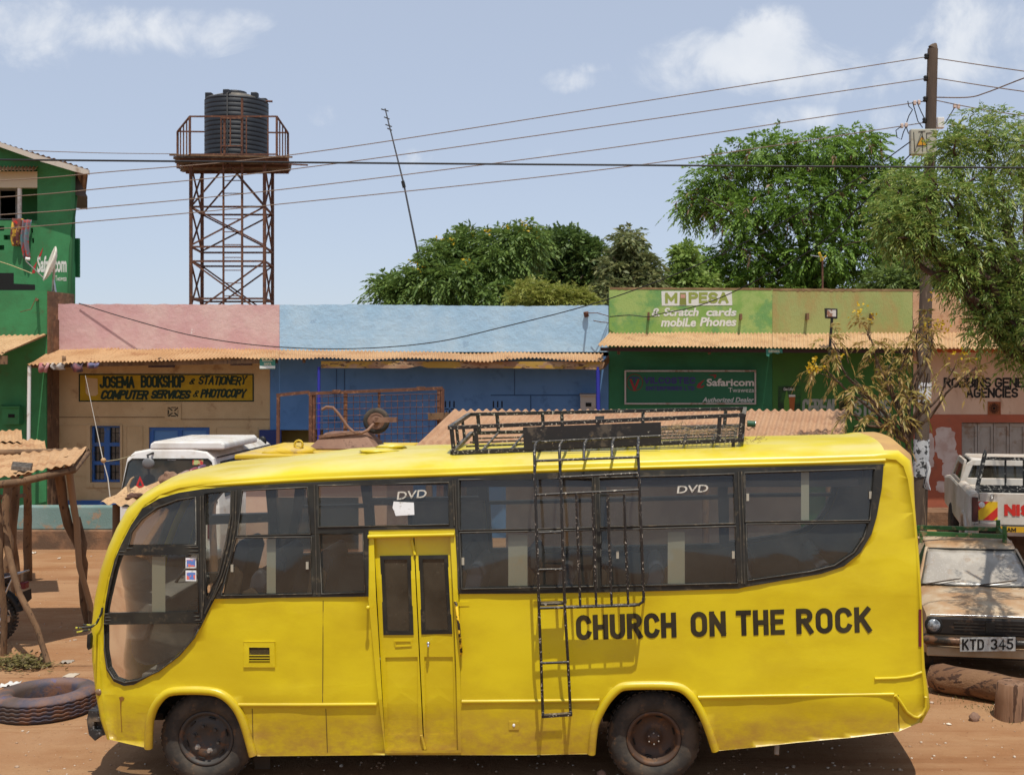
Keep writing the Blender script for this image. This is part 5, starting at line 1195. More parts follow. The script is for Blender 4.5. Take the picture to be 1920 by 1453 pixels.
# ------------------------------------------------------------------ aerial masts
am = thing('aerial_mast', P(886, 939, 30), 'thin leaning aerial mast rising from behind the blue parapet', 'aerial mast')
part('mast', mat('mast_steel', (.07, .07, .075), .5), am, lambda m_: m_.tube([P(886, 939, 30), P(803, 572, 30), P(757, 345, 30), P(722, 204, 30)], [.035, .03, .022, .015], 8))
for y, w in ((207, 8), (222, 6), (236, 7), (243, 5)): part('aerial_rod', BLK, am, lambda m_: m_.tube([P(722 + (y - 204) * .24 - w, y - 2, 30), P(722 + (y - 204) * .24 + w * .7, y + 2, 30)], .016, 5))
part('mast_clamp', BLK, am, lambda m_: m_.tube([P(755, 340, 30), P(758, 352, 30)], .045, 8))
ta = thing('television_aerial', P(1543, 560, 26), 'small yellow tipped television aerial on the roof behind the olive parapet', 'aerial')
part('pole', RUST, ta, lambda m_: m_.tube([P(1543, 600, 26), P(1542, 484, 26)], .022, 6))
part('boom', CHROME, ta, lambda m_: m_.tube([P(1520, 479, 26.1), P(1546, 483, 25.9)], .012, 5))
part('dipole', mat('yellow_plastic', (.6, .42, .03), .5), ta, lambda m_: (m_.tube([P(1536, 474, 25.9), P(1542, 488, 26)], .03, 6), m_.tube([P(1538, 490, 26), P(1549, 480, 26)], .02, 6)))

# ------------------------------------------------------------------ pole and lines
pole = thing('utility_pole', (WX(1722, 20), 20, 0), 'weathered wooden utility pole carrying four wires, behind the neem tree', 'utility pole')
POLEW = mat('pole_wood', (.12, .085, .06), .9, var=(.075, .055, .042), vscale=3, fine=(.22, .16, .11), fscale=18, bump=.008, bscale=16, stretch=(1, 1, .12))
pb, ptp = Vector((WX(1721, 20), 20, -.1)), P(1749, 92, 20)
pa = lambda y: pb.lerp(ptp, (WZ(y, 20) - pb.z) / (ptp.z - pb.z))
mb = MB(); mb.tube([pb, pa(900), pa(600), pa(300), ptp], [.135, .125, .11, .095, .088], 14)
mb.tube([ptp, ptp + Vector((.03, 0, .05)), ptp + Vector((.055, 0, .09))], [.088, .06, .02], 14); mb.build('post', POLEW, pole)
ATT = [(1738, 107), (1736, 148), (1722, 190), (1700, 234)]
PORC = mat('porcelain', (.62, .48, .40), .4)
for y in (107, 148, 187, 227):
    c = pa(y) + Vector((-.11, -.02, 0)); part('insulator', BLK, pole, lambda m_: m_.lathe(c, [(0, -.05), (.03, -.045), (.045, -.02), (.03, 0), (.045, .02), (.03, .045), (0, .05)], 'z', 10))
for (px, py) in ((1715, 193), (1723, 192), (1790, 199), (1797, 200), (1691, 236), (1699, 235), (1787, 233)):
    c = P(px, py, 20); part('connector', PORC, pole, lambda m_: m_.box(c.x - .025, c.x + .025, c.y - .03, c.y + .03, c.z - .04, c.z + .035), bevel=.01)
bx = part('switch_box', mat('grey_green_box', (.40, .39, .31), .6, dirt=(.3, .26, .18), dscale=6), pole, lambda m_: m_.pbox(1708, 242, 1757, 290, 19.72, .16), bevel=.015)
fb = lambda x, y, off: P(x, y, 19.72) + Vector((0, -off, 0))
part('warning_triangle', mat('warning_orange', (.60, .30, .02), .6), bx, lambda m_: m_.plate([[(1729,256),(1720,272.5),(1737,272.5)]], fb, .004, .001))
mb = MB(); ln = lambda a, b_, w=.010: mb.bar(fb(*a, .005), fb(*b_, .005), w, .004)
for a, b_ in (((1713,248),(1715,285)), ((1715,285),(1728,247)), ((1729,247),(1730,285)), ((1722,247),(1735,246)), ((1719,274),(1729,254)), ((1729,254),(1738,274)), ((1719,274),(1738,273)), ((1737,250),(1738,284)), ((1737,250),(1747,249)), ((1738,266),(1746,265)), ((1738,284),(1747,283))): ln(a, b_)
mb.build('painted_marks', BLK, bx)
part('bracket_box', WPAINT, pole, lambda m_: m_.pbox(1755, 220, 1771, 240, 20.05, .12), bevel=.01)
WIRE = mat('wire_brown', (.22, .16, .12), .7); WIREB = mat('wire_black', (.015, .015, .017), .5)
for pts in (([1702,190],[1704,200],[1711,206],[1704,218],[1700,230]), ([1711,192],[1716,210],[1721,228],[1730,240]), ([1719,192],[1728,212],[1735,226]), ([1690,237],[1680,245],[1682,258],[1690,262],[1694,248],[1699,238]), ([1699,238],[1703,250],[1708,255]), ([1790,202],[1778,222],[1772,232]), ([1728,290],[1727,305],[1735,312])):
    part('jumper_wire', WIREB, pole, lambda m_: m_.tube([P(x, y, 19.9) for x, y in pts], .009, 5))
def wrap(y0, y1, name, m, a0=150, a1=330, edge=None):
    mb = MB()
    def fn(u, w):
        y = y0 + (y1 - y0) * w + (edge or 0) * noise.noise(Vector((u * 6, 3, w)))
        c = pa(y); a = R(a0 + (a1 - a0) * u); return c + Vector((math.cos(a) * .137, math.sin(a) * .137, 0))
    mb.sheet(fn, [i / 12 for i in range(13)], [i / 8 for i in range(9)]); return mb.build(name, m, pole, recalc=False)
wrap(824, 893, 'paper_notice', mat('printed_paper', (.55, .55, .54), .85, var=(.42, .42, .42), vscale=6, fine=(.05, .05, .05), fscale=13, fpos=(.55, .58)), edge=4)
wrap(716, 752, 'paper_notice', mat('torn_paper', (.62, .62, .62), .85, var=(.5, .5, .5)), 130, 350, 8)
mb = MB(); mb.sheet(lambda u, w: P(1734 + 9 * u + 3 * math.sin(w * 7), 866 + 52 * w, 19.85) + Vector((0, -.05 * math.sin(u * 5 + w * 4), 0)), [i / 6 for i in range(7)], [i / 9 for i in range(10)]); mb.build('torn_paper', mat('torn_paper', (.6, .6, .6), .85), pole, recalc=False)

def line(name, label, pts, r, m, group='overhead wires', cat='wire', sag=0):
    """pts: list of world points, joined by a smooth curve"""
    mb = MB(); out_ = []
    for i in range(len(pts) - 1):
        p0, p1, p2, p3 = pts[max(0, i - 1)], pts[i], pts[i + 1], pts[min(len(pts) - 1, i + 2)]
        for k_ in range(8):
            t = k_ / 8; out_.append(.5 * ((2 * p1) + (p2 - p0) * t + (2 * p0 - 5 * p1 + 4 * p2 - p3) * t * t + (3 * p1 - p0 - 3 * p2 + p3) * t ** 3))
    out_.append(pts[-1]); mb.tube(out_, r, 5)
    return tag(mb.build(name, m, None), label, cat, group)
def wire_px(seq): return [P(x, y, d) for x, y, d in seq]
line('power_line', 'uppermost of the four brown wires running from the pole past the tower', wire_px([(1738,107,20),(1150,199,20),(560,289,20),(200,323,20),(0,339,20),(-500,365,20)]), .0085, WIRE)
line('power_line', 'second from the top of the four brown wires running from the pole past the tower', wire_px([(1735,148,20),(1150,234,20),(560,316,20),(200,353,20),(0,370,20),(-500,398,20)]), .0085, WIRE)
line('power_line', 'third from the top of the four brown wires running from the pole past the tower', wire_px([(1738,189,20),(1702,195,20.1),(1150,277,20),(560,352,20),(200,388,20),(0,403,20),(-500,432,20)]), .0085, WIRE)
line('power_line', 'lowest of the four brown wires running from the pole past the tower', wire_px([(1738,228,20),(1690,237,20.1),(1150,316,20),(515,384,20),(200,413,20),(0,429,20),(-500,458,20)]), .0085, WIRE)
line('power_line', 'uppermost thin wire leaving the pole towards the frame edge above the neem tree', wire_px([(1757,110,20),(1920,134,18),(2200,170,16)]), .0085, WIRE)
line('power_line', 'second thin wire leaving the pole above the neem tree', wire_px([(1755,147,20),(1920,172,18),(2200,205,16)]), .0085, WIRE)
line('power_line', 'thin wire with two connectors running from the pole into the neem crown', wire_px([(1752,188,20),(1850,207,19),(2100,245,17)]), .0085, WIRE)
line('service_cable', 'twisted thick cable rising from the pole to the frame edge above the neem tree', wire_px([(1752,183,20),(1815,183,19.5),(1850,174,19),(1920,147,18),(2150,60,16)]), .011, WIRE)
line('service_cable', 'straight black cable crossing the whole sky in front of the water tower', [P(-500, 297, 12), P(0, 300, 12), P(960, 308.5, 12), P(1920, 315, 12), P(2500, 318, 12)], .0105, WIREB)
line('service_cable', 'thin wire from the green house gable to the water tower platform', wire_px([(55,283,25),(200,287.5,28),(335,289,31.4)]), .009, WIRE)
line('service_cable', 'long sagging cable from the pole box to the pink parapet corner', wire_px([(1707,266,19.75),(1585,349,20.2),(1354,476,21),(1143,560,21.8),(940,614,22.5),(805,643,22.8),(652,654,23.1),(500,649,23.4),(364,630,23.6),(242,598,23.8),(148,569,23.95)]), .0105, WIREB)
line('service_cable', 'cable from the pole box down to the lime parapet of the phone shop', wire_px([(1707,290,19.75),(1547,449,21),(1431,519,22),(1354,557,22.6),(1296,577,23.2),(1240,588,23.6),(1216,594,23.75),(1180,591,23.8),(1143,594,23.9)]), .0105, WIREB)
line('service_cable', 'pale cord from the house edge to the satellite dish feed', wire_px([(-60,478,24.2),(0,491,24),(40,505,23.9),(60,513,23.85)]), .009, mat('pale_cord', (.45, .38, .2), .8))

# ------------------------------------------------------------------ stalls, kiosks and what lies on them
def post(m_, px0, py0, d0, px1, py1, d1, r0=.07, r1=.05, wob=.05, seed=0):
    a, b_ = P(px0, py0, d0), P(px1, py1, d1); pts = []
    for k_ in range(9):
        t = k_ / 8; w = math.sin(math.pi * t)
        pts.append(a.lerp(b_, t) + Vector((noise.noise(Vector((seed, t * 2.5, 0))), noise.noise(Vector((seed, t * 2.5, 9))), 0)) * wob * w)
    m_.tube(pts, [r0 + (r1 - r0) * k_ / 8 for k_ in range(9)], 8, jit=.06)
def gy_(d, px=0): return HY + (H - gz(WX(px, d), d)) * F / d
st1 = thing('market_stall', (WX(60, 15.3), 15.3, 0), 'crooked pole market stall with a sagging rusty tin roof at the yard edge', 'market stall')
mb = MB(); corrugated(mb, P(-260, 915, 14.0), P(40, 894, 14.3), P(166, 842, 16.4), P(-60, 852, 16.4), pitch=.11, amp=.014, wob=.05, seed=31, ragged=.10)
mb.build('roof_sheet', TIN, st1, recalc=False)
mb = MB(); corrugated(mb, P(30, 892, 14.3), P(140, 870, 14.8), P(163, 840, 16.35), P(40, 845, 16.4), pitch=.11, amp=.014, wob=.05, seed=33, ragged=.1); mb.build('roof_sheet', TIN, st1, recalc=False)
part('roof_beam', WOOD, st1, lambda m_: (m_.tube([P(-260, 935, 14.05), P(30, 905, 14.3), P(138, 880, 14.9)], .05, 7)))
part('roof_beam', WOOD, st1, lambda m_: m_.tube([P(-60, 850, 16.3), P(166, 846, 16.3)], .045, 7))
part('roof_beam', WOOD, st1, lambda m_: m_.tube([P(138, 882, 14.9), P(165, 848, 16.4)], .04, 7))
for k_, (a, r0) in enumerate((((106, 868, 15.9, 166, gy_(16.3), 16.3), .068), ((128, 868, 15.9, 172, gy_(16.2), 16.2), .05), ((146, 970, 16.4, 173, gy_(16.15), 16.15), .035), ((3, 985, 14.6, 90, gy_(14.25), 14.25), .045), ((-10, 880, 14.5, 6, gy_(14.6), 14.6), .05))):
    part('post', WOOD if k_ != 1 else mat('pale_wood', (.32, .2, .11), .9, bump=.005), st1, lambda m_: post(m_, *a, r0, r0 * .75, .14, k_ * 3.1))
bk = thing('wooden_offcut', P(43, 880, 14.4), 'grey ridged offcut lying on the sagging stall roof', 'offcut')
mb = MB()
for k_ in range(5): mb.bar(P(22 + k_ * .6, 877 - k_ * 2.0, 14.55 + k_ * .04), P(58 + k_ * .6, 880 - k_ * 2.0, 14.55 + k_ * .04), .03, .05)
mb.build('ridged_block', mat('offcut_grey', (.10, .085, .07), .8, var=(.2, .17, .14), vscale=20), bk)
st2 = thing('market_stall', (WX(20, 18.5), 18.5, 0), 'further tin roofed stall on dark posts, against the green house', 'market stall')
mb = MB(); corrugated(mb, P(-200, 868, 17.4), P(88, 848, 17.6), P(84, 830, 18.6), P(-200, 834, 18.6), pitch=.11, amp=.014, wob=.08, seed=41, ragged=.1); mb.build('roof_sheet', TIN, st2, recalc=False)
mb = MB(); corrugated(mb, P(-200, 838, 18.3), P(42, 830, 18.4), P(40, 806, 19.2), P(-200, 808, 19.2), pitch=.11, amp=.014, wob=.07, seed=43, ragged=.1); mb.build('roof_sheet', TIN, st2, recalc=False)
for k_, a in enumerate(((25, 850, 17.9, 30, gy_(18.3), 18.3), (52, 850, 18.8, 52, gy_(19.5), 19.5), (15, 900, 17.8, 4, gy_(17.8), 17.8))): part('post', WOOD, st2, lambda m_: post(m_, *a, .06, .07, .12, 20 + k_ * 2))
part('shelf_board', WOOD, st2, lambda m_: m_.bar(P(-60, 935, 18.2), P(40, 930, 18.2), .3, .05))
st3 = thing('vendor_stall', (WX(280, 14.2), 14.2, 0), 'small low vendor stall with tattered tin sheets, behind the bus nose', 'market stall')
mb = MB(); corrugated(mb, P(187, 942, 13.7), P(330, 951, 13.7), P(345, 912, 14.4), P(232, 918, 14.4), pitch=.14, amp=.018, wob=.05, seed=51, ragged=.12); mb.build('roof_sheet', TIN2, st3, recalc=False)
mb = MB(); corrugated(mb, P(236, 925, 14.2), P(350, 935, 14.1), P(420, 872, 15.4), P(318, 893, 15.4), pitch=.14, amp=.016, wob=.04, seed=53, ragged=.1); mb.build('roof_sheet', TIN2, st3, recalc=False)
for k_, a in enumerate(((218, 946, 13.9, 216, gy_(13.9), 13.9), (250, 946, 13.9, 252, gy_(13.9), 13.9), (330, 925, 15.0, 330, gy_(15), 15), (400, 890, 15.2, 400, gy_(15.2), 15.2))): part('post', WOOD, st3, lambda m_: post(m_, *a, .045, .05, .05, 40 + k_))
part('rag_bundle', mat('brown_rag', (.13, .07, .05), .95, bump=.01), st3, lambda m_: m_.ball(P(252, 930, 14.0), .07, sz=(1.4, 1, .6), jit=.9, n=14, m=10))
rk = thing('stone', P(318, 905, 14.7), 'rough brown stone weighing down the small stall roof', 'stone')
part('rock', mat('stone_brown', (.20, .11, .07), .95, var=(.28, .17, .11), vscale=7, bump=.02, bscale=12), rk, lambda m_: m_.ball(P(318, 898, 14.8), .115, 18, 12, (1.05, .9, .85), .5))
stk = thing('stick', P(240, 925, 14.2), 'short bent pale stick standing up from the small stall roof', 'stick')
part('branch', mat('pale_stick', (.40, .28, .17), .9), stk, lambda m_: m_.tube([P(243, 925, 14.2), P(240, 910, 14.2), P(246, 898, 14.2), P(251, 894, 14.2)], [.02, .018, .013, .008], 6))
BC = [((.12, .03, .04), 'dark red'), ((.10, .05, .11), 'plum purple'), ((.30, .2, .17), 'pale brown'), ((.20, .04, .05), 'bright red'), ((.11, .05, .10), 'violet')]
for k_, (cx, cy) in enumerate(((314, 905), (329, 897), (346, 888), (362, 882), (377, 877))):
    mb = MB(); c = P(cx, cy, 14.55 + k_ * .12); d_ = (P(cx + 8, cy - 4, 14.6 + k_ * .12) - c).normalized()
    mb.tube([c - d_ * .075, c - d_ * .06, c - d_ * .03, c + d_ * .03, c + d_ * .06, c + d_ * .075], [.008, .026, .032, .032, .024, .008], 10)
    tag(mb.build('float', mat('float_' + BC[k_][1].replace(' ', '_'), BC[k_][0], .25, spec=.6), None), BC[k_][1] + ' glossy oval float in the row along the small stall roof', 'float', 'row of oval floats')
wa = thing('whip_aerial', P(206, 935, 14.1), 'thin white whip aerial with a wooden ball, in front of the blue framed window', 'aerial')
part('whip', mat('whip_white', (.6, .57, .5), .6), wa, lambda m_: m_.tube([P(207, 937, 14.1), P(202, 895, 14.1), P(193, 862, 14.1), P(177, 785, 14.1), P(160, 704, 14.1)], [.007, .006, .006, .004, .003], 5))
part('ball', mat('ball_wood', (.45, .27, .12), .5), wa, lambda m_: m_.ball(P(194, 863, 14.1), .031, 12, 9))
part('tie_cord', mat('pale_cord', (.45, .38, .2), .8), wa, lambda m_: m_.tube([P(196, 865, 14.1), P(220, 862, 15.4), P(252, 853, 18.9)], .005, 4))
# yellow roofed kiosk with the barrow
yk = thing('yellow_roof_kiosk', (WX(620, 16.8), 16.8, 0), 'kiosk with a flat yellow painted roof, mostly hidden behind the bus', 'kiosk')
zk = 2.40
part('roof_slab', mat('kiosk_yellow', (.62, .42, .02), .6, dirt=(.35, .22, .08), dscale=3, dust=(.5, .38, .2, .6)), yk, lambda m_: m_.box(WX(488, 16.8), WX(760, 16.8), 15.7, 17.9, zk - .07, zk), bevel=.02)
part('wall', mat('kiosk_tan', (.50, .31, .22), .85, var=(.56, .38, .28)), yk, lambda m_: m_.box(WX(500, 16.8), WX(750, 16.8), 15.9, 17.8, -.05, zk - .08))
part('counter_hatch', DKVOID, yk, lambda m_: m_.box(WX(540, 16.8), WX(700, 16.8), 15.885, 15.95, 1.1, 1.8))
part('lifting_ring', mat('kiosk_ring', (.6, .4, .03), .5), yk, lambda m_: m_.tube([P(560, 836, 15.9) + Vector((math.cos(t * .524) * .055, 0, math.sin(t * .524) * .055 + .02)) for t in range(12)], .016, 6, closed=True))
part('roof_lump', mat('kiosk_yellow', (0, 0, 0)), yk, lambda m_: m_.ball((WX(545, 16), 16.0, zk), .2, 12, 8, (1.8, 1, .5), .4))
wb = thing('wheelbarrow', (WX(655, 16.8), 16.8, zk), 'brown wheelbarrow lying upside down on the yellow roofed kiosk', 'wheelbarrow')
BARR = mat('barrow_brown', (.20, .105, .07), .75, var=(.26, .15, .10), dirt=(.12, .06, .04), dscale=8)
def W8(px, py, d=16.8): return P(px, py, d)
b0, b1 = zk + .005, zk + .235
mb = MB(); xs = [WX(588, 16.8), WX(716, 16.8), WX(616, 16.8), WX(690, 16.8)]
mb.hexa([(xs[0], 16.45, b0), (xs[1], 16.45, b0), (xs[1], 17.15, b0), (xs[0], 17.15, b0), (xs[2], 16.6, b1), (xs[3], 16.6, b1), (xs[3], 17.0, b1), (xs[2], 17.0, b1)]); mb.build('tray', BARR, wb, bevel=.02)
part('tray_rim', BARR, wb, lambda m_: m_.tube([(xs[0], 16.43, b0 + .015), (xs[1], 16.43, b0 + .015), (xs[1], 17.17, b0 + .015), (xs[0], 17.17, b0 + .015)], .014, 6, closed=True))
for d in (16.55, 17.05):
    part('handle', BARR, wb, lambda m_: m_.tube([W8(604, 768, d), W8(612, 763, d), W8(624, 764, d), W8(634, 775, d), W8(652, 800, d), W8(664, 811, d), W8(678, 812, d), W8(690, 806, d), W8(700, 795, d + (16.8 - d) * .5)], .021, 8))
part('fork_brace', BARR, wb, lambda m_: (m_.bar(W8(703, 787, 16.68), W8(744, 787, 16.66), .05, .07), m_.bar(W8(703, 787, 16.92), W8(744, 787, 16.94), .05, .07)))
part('tray_brace', BARR, wb, lambda m_: (m_.bar(W8(598, 819, 16.55), W8(672, 810, 16.55), .04, .04), m_.bar(W8(598, 819, 17.05), W8(672, 810, 17.05), .04, .04)))
cw = W8(706, 789, 16.8)
part('tyre', TYRE, wb, lambda m_: m_.lathe(cw, [(.125, -.035), (.16, -.045), (.188, -.02), (.188, .02), (.16, .045), (.125, .035)], 'y', 28))
part('wheel_rim', BARR, wb, lambda m_: m_.lathe(cw, [(0, -.05), (.03, -.05), (.035, -.02), (.09, -.015), (.13, -.035), (.13, .035), (.09, .015), (.035, .02), (.03, .05), (0, .05)], 'y', 24))
# rusty mesh frame
rfm = thing('mesh_frame', (WX(675, 18.3), 18.3, 0), 'tall rusty frame with wire mesh standing behind the upturned wheelbarrow', 'mesh frame')
dm = 18.3
part('top_rail', RUST, rfm, lambda m_: (m_.bar(P(519, 741, dm), P(580, 735, dm), .05, .05), m_.bar(P(578, 738, dm), P(830, 728, dm), .06, .05)))
for px, y0, w in ((522, 740, .045), (583, 738, .05), (589, 738, .035), (648, 736, .05), (711, 734, .035), (823, 729, .05), (830, 729, .05)): part('post', RUST, rfm, lambda m_: m_.bar(P(px, y0, dm), Vector((WX(px, dm) - .02, dm, -.05)), w, w))
mb = MB()
for k_ in range(20): mb.tube([P(592 + k_ * 11.8, 740, dm - .02), P(592 + k_ * 11.8, 842, dm - .02)], .0045, 4)
for k_ in range(9): mb.tube([P(590, 744 + k_ * 12.2, dm - .03), P(824, 738 + k_ * 12.2, dm - .03)], .0045, 4)
mb.build('wire_mesh', RUST, rfm)
part('hinge_plate', RUST, rfm, lambda m_: (m_.pbox(623, 731, 638, 737, dm - .05, .05))); part('hinge_plate', RUST, rfm, lambda m_: m_.pbox(781, 725, 796, 732, dm - .05, .05))
part('board', WOOD, rfm, lambda m_: m_.bar(P(803, 781, dm - .1), P(842, 779, dm - .1), .05, .1))
# open kiosk with the big brown corrugated roof
kk = thing('open_kiosk', (WX(1200, 16), 16, 0), 'open kiosk with a broad brown corrugated roof behind the roof rack', 'kiosk')
A, B, C, D = P(776, 838, 14.5), P(1578, 842, 14.5), P(1589, 769, 17.6), P(850, 769, 17.6)
mb = MB(); corrugated(mb, A, B, C, D, pitch=.105, amp=.02, nv=7, wob=.012, seed=61, ragged=.03); mb.build('roof_sheet', TIN3, kk, recalc=False)
for k_, (u, w) in enumerate(((.03, .05), (.35, .05), (.68, .05), (.97, .05), (.03, .95), (.35, .95), (.68, .95), (.97, .95))):
    p = (A * (1 - u) + B * u) * (1 - w) + (D * (1 - u) + C * u) * w; part('post', WOOD, kk, lambda m_: m_.tube([p - Vector((0, 0, .04)), Vector((p.x, p.y, -.05))], .045, 7))
for w in (.04, .96): part('roof_beam', WOOD, kk, lambda m_: m_.bar((A * (1 - w) + D * w) - Vector((-.1, 0, .06)), (B * (1 - w) + C * w) - Vector((.1, 0, .06)), .06, .08))
part('counter', mat('counter_wood', (.30, .19, .11), .85), kk, lambda m_: m_.box(WX(900, 15), WX(1480, 15), 15.0, 15.6, .8, .86))
part('back_panel', mat('pale_panel', (.50, .42, .33), .8, var=(.4, .32, .24)), kk, lambda m_: m_.box(WX(950, 17.4), WX(1500, 17.4), 17.3, 17.35, .4, 2.0))
part('counter_cloth', mat('red_cloth', (.45, .05, .05), .8), kk, lambda m_: m_.box(WX(1330, 15), WX(1480, 15), 14.96, 15.2, .86, 1.15), bevel=.05)
part('dark_roof_patch', DKVOID, kk, lambda m_: m_.hexa([P(1116, 790, 16.3), P(1133, 789, 16.3), P(1133, 781, 16.62), P(1116, 782, 16.62)] + [v + Vector((0, 0, .012)) for v in (P(1116, 790, 16.3), P(1133, 789, 16.3), P(1133, 781, 16.62), P(1116, 782, 16.62))]))  # dark plate laid on the sheet as the shade of a hole
tin = thing('green_tin', P(1408, 798, 15.9), 'small green tin lying on the brown kiosk roof', 'tin')
part('can', mat('tin_green', (.02, .09, .045), .5), tin, lambda m_: m_.tube([P(1401, 794, 15.9), P(1416, 795, 15.9)], .042, 12))
part('can_rim', CHROME, tin, lambda m_: m_.tube([P(1416, 795, 15.9), P(1416.6, 795, 15.9)], .044, 12))

# ------------------------------------------------------------------ vehicles
VGL = mat('tinted_window', (.03, .034, .032), .12, spec=.6, var=(.06, .055, .045), vscale=3, dirt=(.2, .16, .11), dscale=5, dpos=(.6, .8), damt=.4)
van = thing('white_van', (-7.55, 20.7, 0), 'dusty white high roof van in front of the bookshop, seen from its rear', 'van')
x0, x1, y0, y1 = -8.42, -6.76, 19.0, 22.5
mb = MB(); zs = 2.17
prof = [(x0, .42), (x0 - .02, .8), (x0, 1.25), (x0 + .12, zs - .12), (x0 + .24, zs - .01), (x0 + .5, zs + .03), (x1 - .5, zs + .03), (x1 - .24, zs - .01), (x1 - .12, zs - .12), (x1, 1.25), (x1 + .02, .8), (x1, .42)]
mb.plate([prof], lambda a, b_, off: Vector((a, y0 - off + max(0, (b_ - 1.2)) * .10 * (1 if off > -1 else -4.5), b_)), 0, -(y1 - y0)); mb.build('body', WHITE, van, bevel=.05, seg=3)
mb = MB(); mb.plate([[(WX(276,19), 2.19), (WX(416,19) , 2.19), (WX(416,19), 2.285), (WX(410,19), 2.325), (WX(283,19), 2.325), (WX(276,19), 2.285)]], lambda a, b_, off: Vector((a, 19.1 - off, b_)), 0, -1.7); mb.build('roof_top', WHITE, van, bevel=.03)
for k_ in range(5): part('roof_rib', WHITE, van, lambda m_: m_.box(WX(300 + k_ * 24, 19), WX(304 + k_ * 24, 19), 19.3, 20.6, 2.31, 2.33))
rw = [(x0 + .05, 1.35), (x0 + .165, 1.98), (x0 + .22, 2.03), (x1 - .22, 2.03), (x1 - .165, 1.98), (x1 - .05, 1.35), (x1 - .1, 1.3), (x0 + .1, 1.3)]
rfn = lambda a, b_, off: Vector((a, y0 - off + max(0, (b_ - 1.2)) * .10, b_))
rwn = part('rear_window', VGL, van, lambda m_: m_.plate([rw], rfn, .008, -.02))
part('window_seal', RUB, rwn, lambda m_: m_.plate([shrink(rw, .025), rw], rfn, .015, -.02))
part('number_sticker', PAPER, rwn, lambda m_: m_.plate([rect(WX(311,19), WZ(863.5,19), WX(327,19), WZ(859.5,19))], rfn, .012, .006))
part('window_sticker', mat('green_red_sticker', (.45, .5, .2), .6, var=(.5, .06, .05), vscale=16, vpos=(.5, .55)), rwn, lambda m_: m_.plate([rect(WX(358,19), WZ(872,19), WX(378,19), WZ(863,19))], rfn, .012, .006))
tri_o = [(WX(252,19), WZ(915,19)), (WX(271,19), WZ(915,19)), (WX(260,19), WZ(893,19))]; tri_i = [(WX(257.5,19), WZ(911.5,19)), (WX(265.5,19), WZ(911.5,19)), (WX(260.5,19), WZ(901,19))]
part('warning_triangle', mat('reflector_red', (.5, .03, .03), .4), rwn, lambda m_: m_.plate([tri_o, tri_i], rfn, .014, .006))
mir = part('rear_mirror', mat('mirror_grey', (.16, .16, .16), .35), van, lambda m_: m_.ball(rfn(WX(281,19), WZ(868,19), .14), .09, 14, 10, (1.15, .35, 1)))
part('mirror_arm', BLK, mir, lambda m_: m_.tube([rfn(WX(281,19), WZ(862,19), .13), rfn(WX(278,19), WZ(853,19), .12), rfn(WX(283,19), WZ(850,19), .0)], .018, 6))
for (ya, yb, zb) in ((19.35, 20.35, 1.4), (20.45, 21.45, 1.4), (21.55, 22.15, 1.4)):
    sp = [(ya, 1.42), (yb, 1.42), (yb - .02, 1.96), (ya + .02, 1.96)]
    sfn = lambda a, b_, off: Vector((x1 + off - max(0, b_ - 1.25) * .155, a, b_))
    wn2 = part('side_window', VGL, van, lambda m_: m_.plate([sp], sfn, .008, -.02)); part('window_seal', RUB, wn2, lambda m_: m_.plate([shrink(sp, .025), sp], sfn, .014, -.02))
part('roof_gutter', BLK, van, lambda m_: m_.tube([Vector((x1 - .10, 19.2, 2.06)), Vector((x1 - .10, 22.0, 2.06))], .012, 5))
part('wing_mirror', BLK, van, lambda m_: (m_.tube([P(503, 850, 22.0), P(497, 838, 21.9), P(493, 826, 21.9)], .04, 8), m_.ball(P(492, 827, 21.9), .08, sz=(1, .5, 1.2))))
for xx in (x0 + .12, x1 - .12): part('tail_lamp', MATS['red_lens'], van, lambda m_: m_.box(xx - .07, xx + .07, y0 - .02, y0 + .05, .75, 1.05), bevel=.02)
part('bumper', mat('bumper_grey', (.25, .25, .25), .5), van, lambda m_: m_.box(x0 - .02, x1 + .02, y0 - .12, y0 + .1, .42, .6), bevel=.04)
for (xx, yy) in ((x0 + .12, 19.8), (x1 - .12, 19.8), (x0 + .12, 21.8), (x1 - .12, 21.8)): part('tyre', TYRE, van, lambda m_: m_.lathe((xx, yy, .32), [(.0, -.08), (.18, -.1), (.3, -.09), (.33, -.06), (.33, .06), (.3, .09), (.18, .1), (0, .08)], 'x', 24))

# pickup on the bank
zp = .46
dp = 17.3; cx = WX(1938, dp); hw = .90
pk = thing('white_pickup', (cx, dp, zp), 'dusty white pickup with black rack and red tailgate lettering', 'pickup')
tg = lambda a, b_, off: Vector((a, dp - off, b_))
bedz0, bedz1 = WZ(985, dp), WZ(926, dp)
mb = MB(); mb.plate([[(cx - hw + .13, bedz0), (cx + hw - .13, bedz0), (cx + hw - .13, bedz1), (cx - hw + .13, bedz1)]], tg, 0, -.06); gatep = mb.build('tailgate', DWHITE, pk, bevel=.015)
for s_ in (-1, 1):
    a = cx + s_ * (hw - .12); b_ = cx + s_ * hw
    prof = [(a, zp + .55), (b_ + s_ * .02, zp + .6), (b_ + s_ * .05, zp + .85), (b_ + s_ * .02, bedz1 - .05), (b_ - s_ * .02, bedz1), (a, bedz1)]
    part('bed_side', DWHITE, pk, lambda m_: m_.plate([prof], tg, 0, -1.75), bevel=.03)
    part('tail_lamp', mat('dark_red_lens', (.10, .03, .025), .3, var=(.05, .04, .035), vscale=6), pk, lambda m_: m_.box(min(a, b_) + .015, max(a, b_) - .015, dp - .02, dp + .06, WZ(980, dp), WZ(934, dp)), bevel=.01)
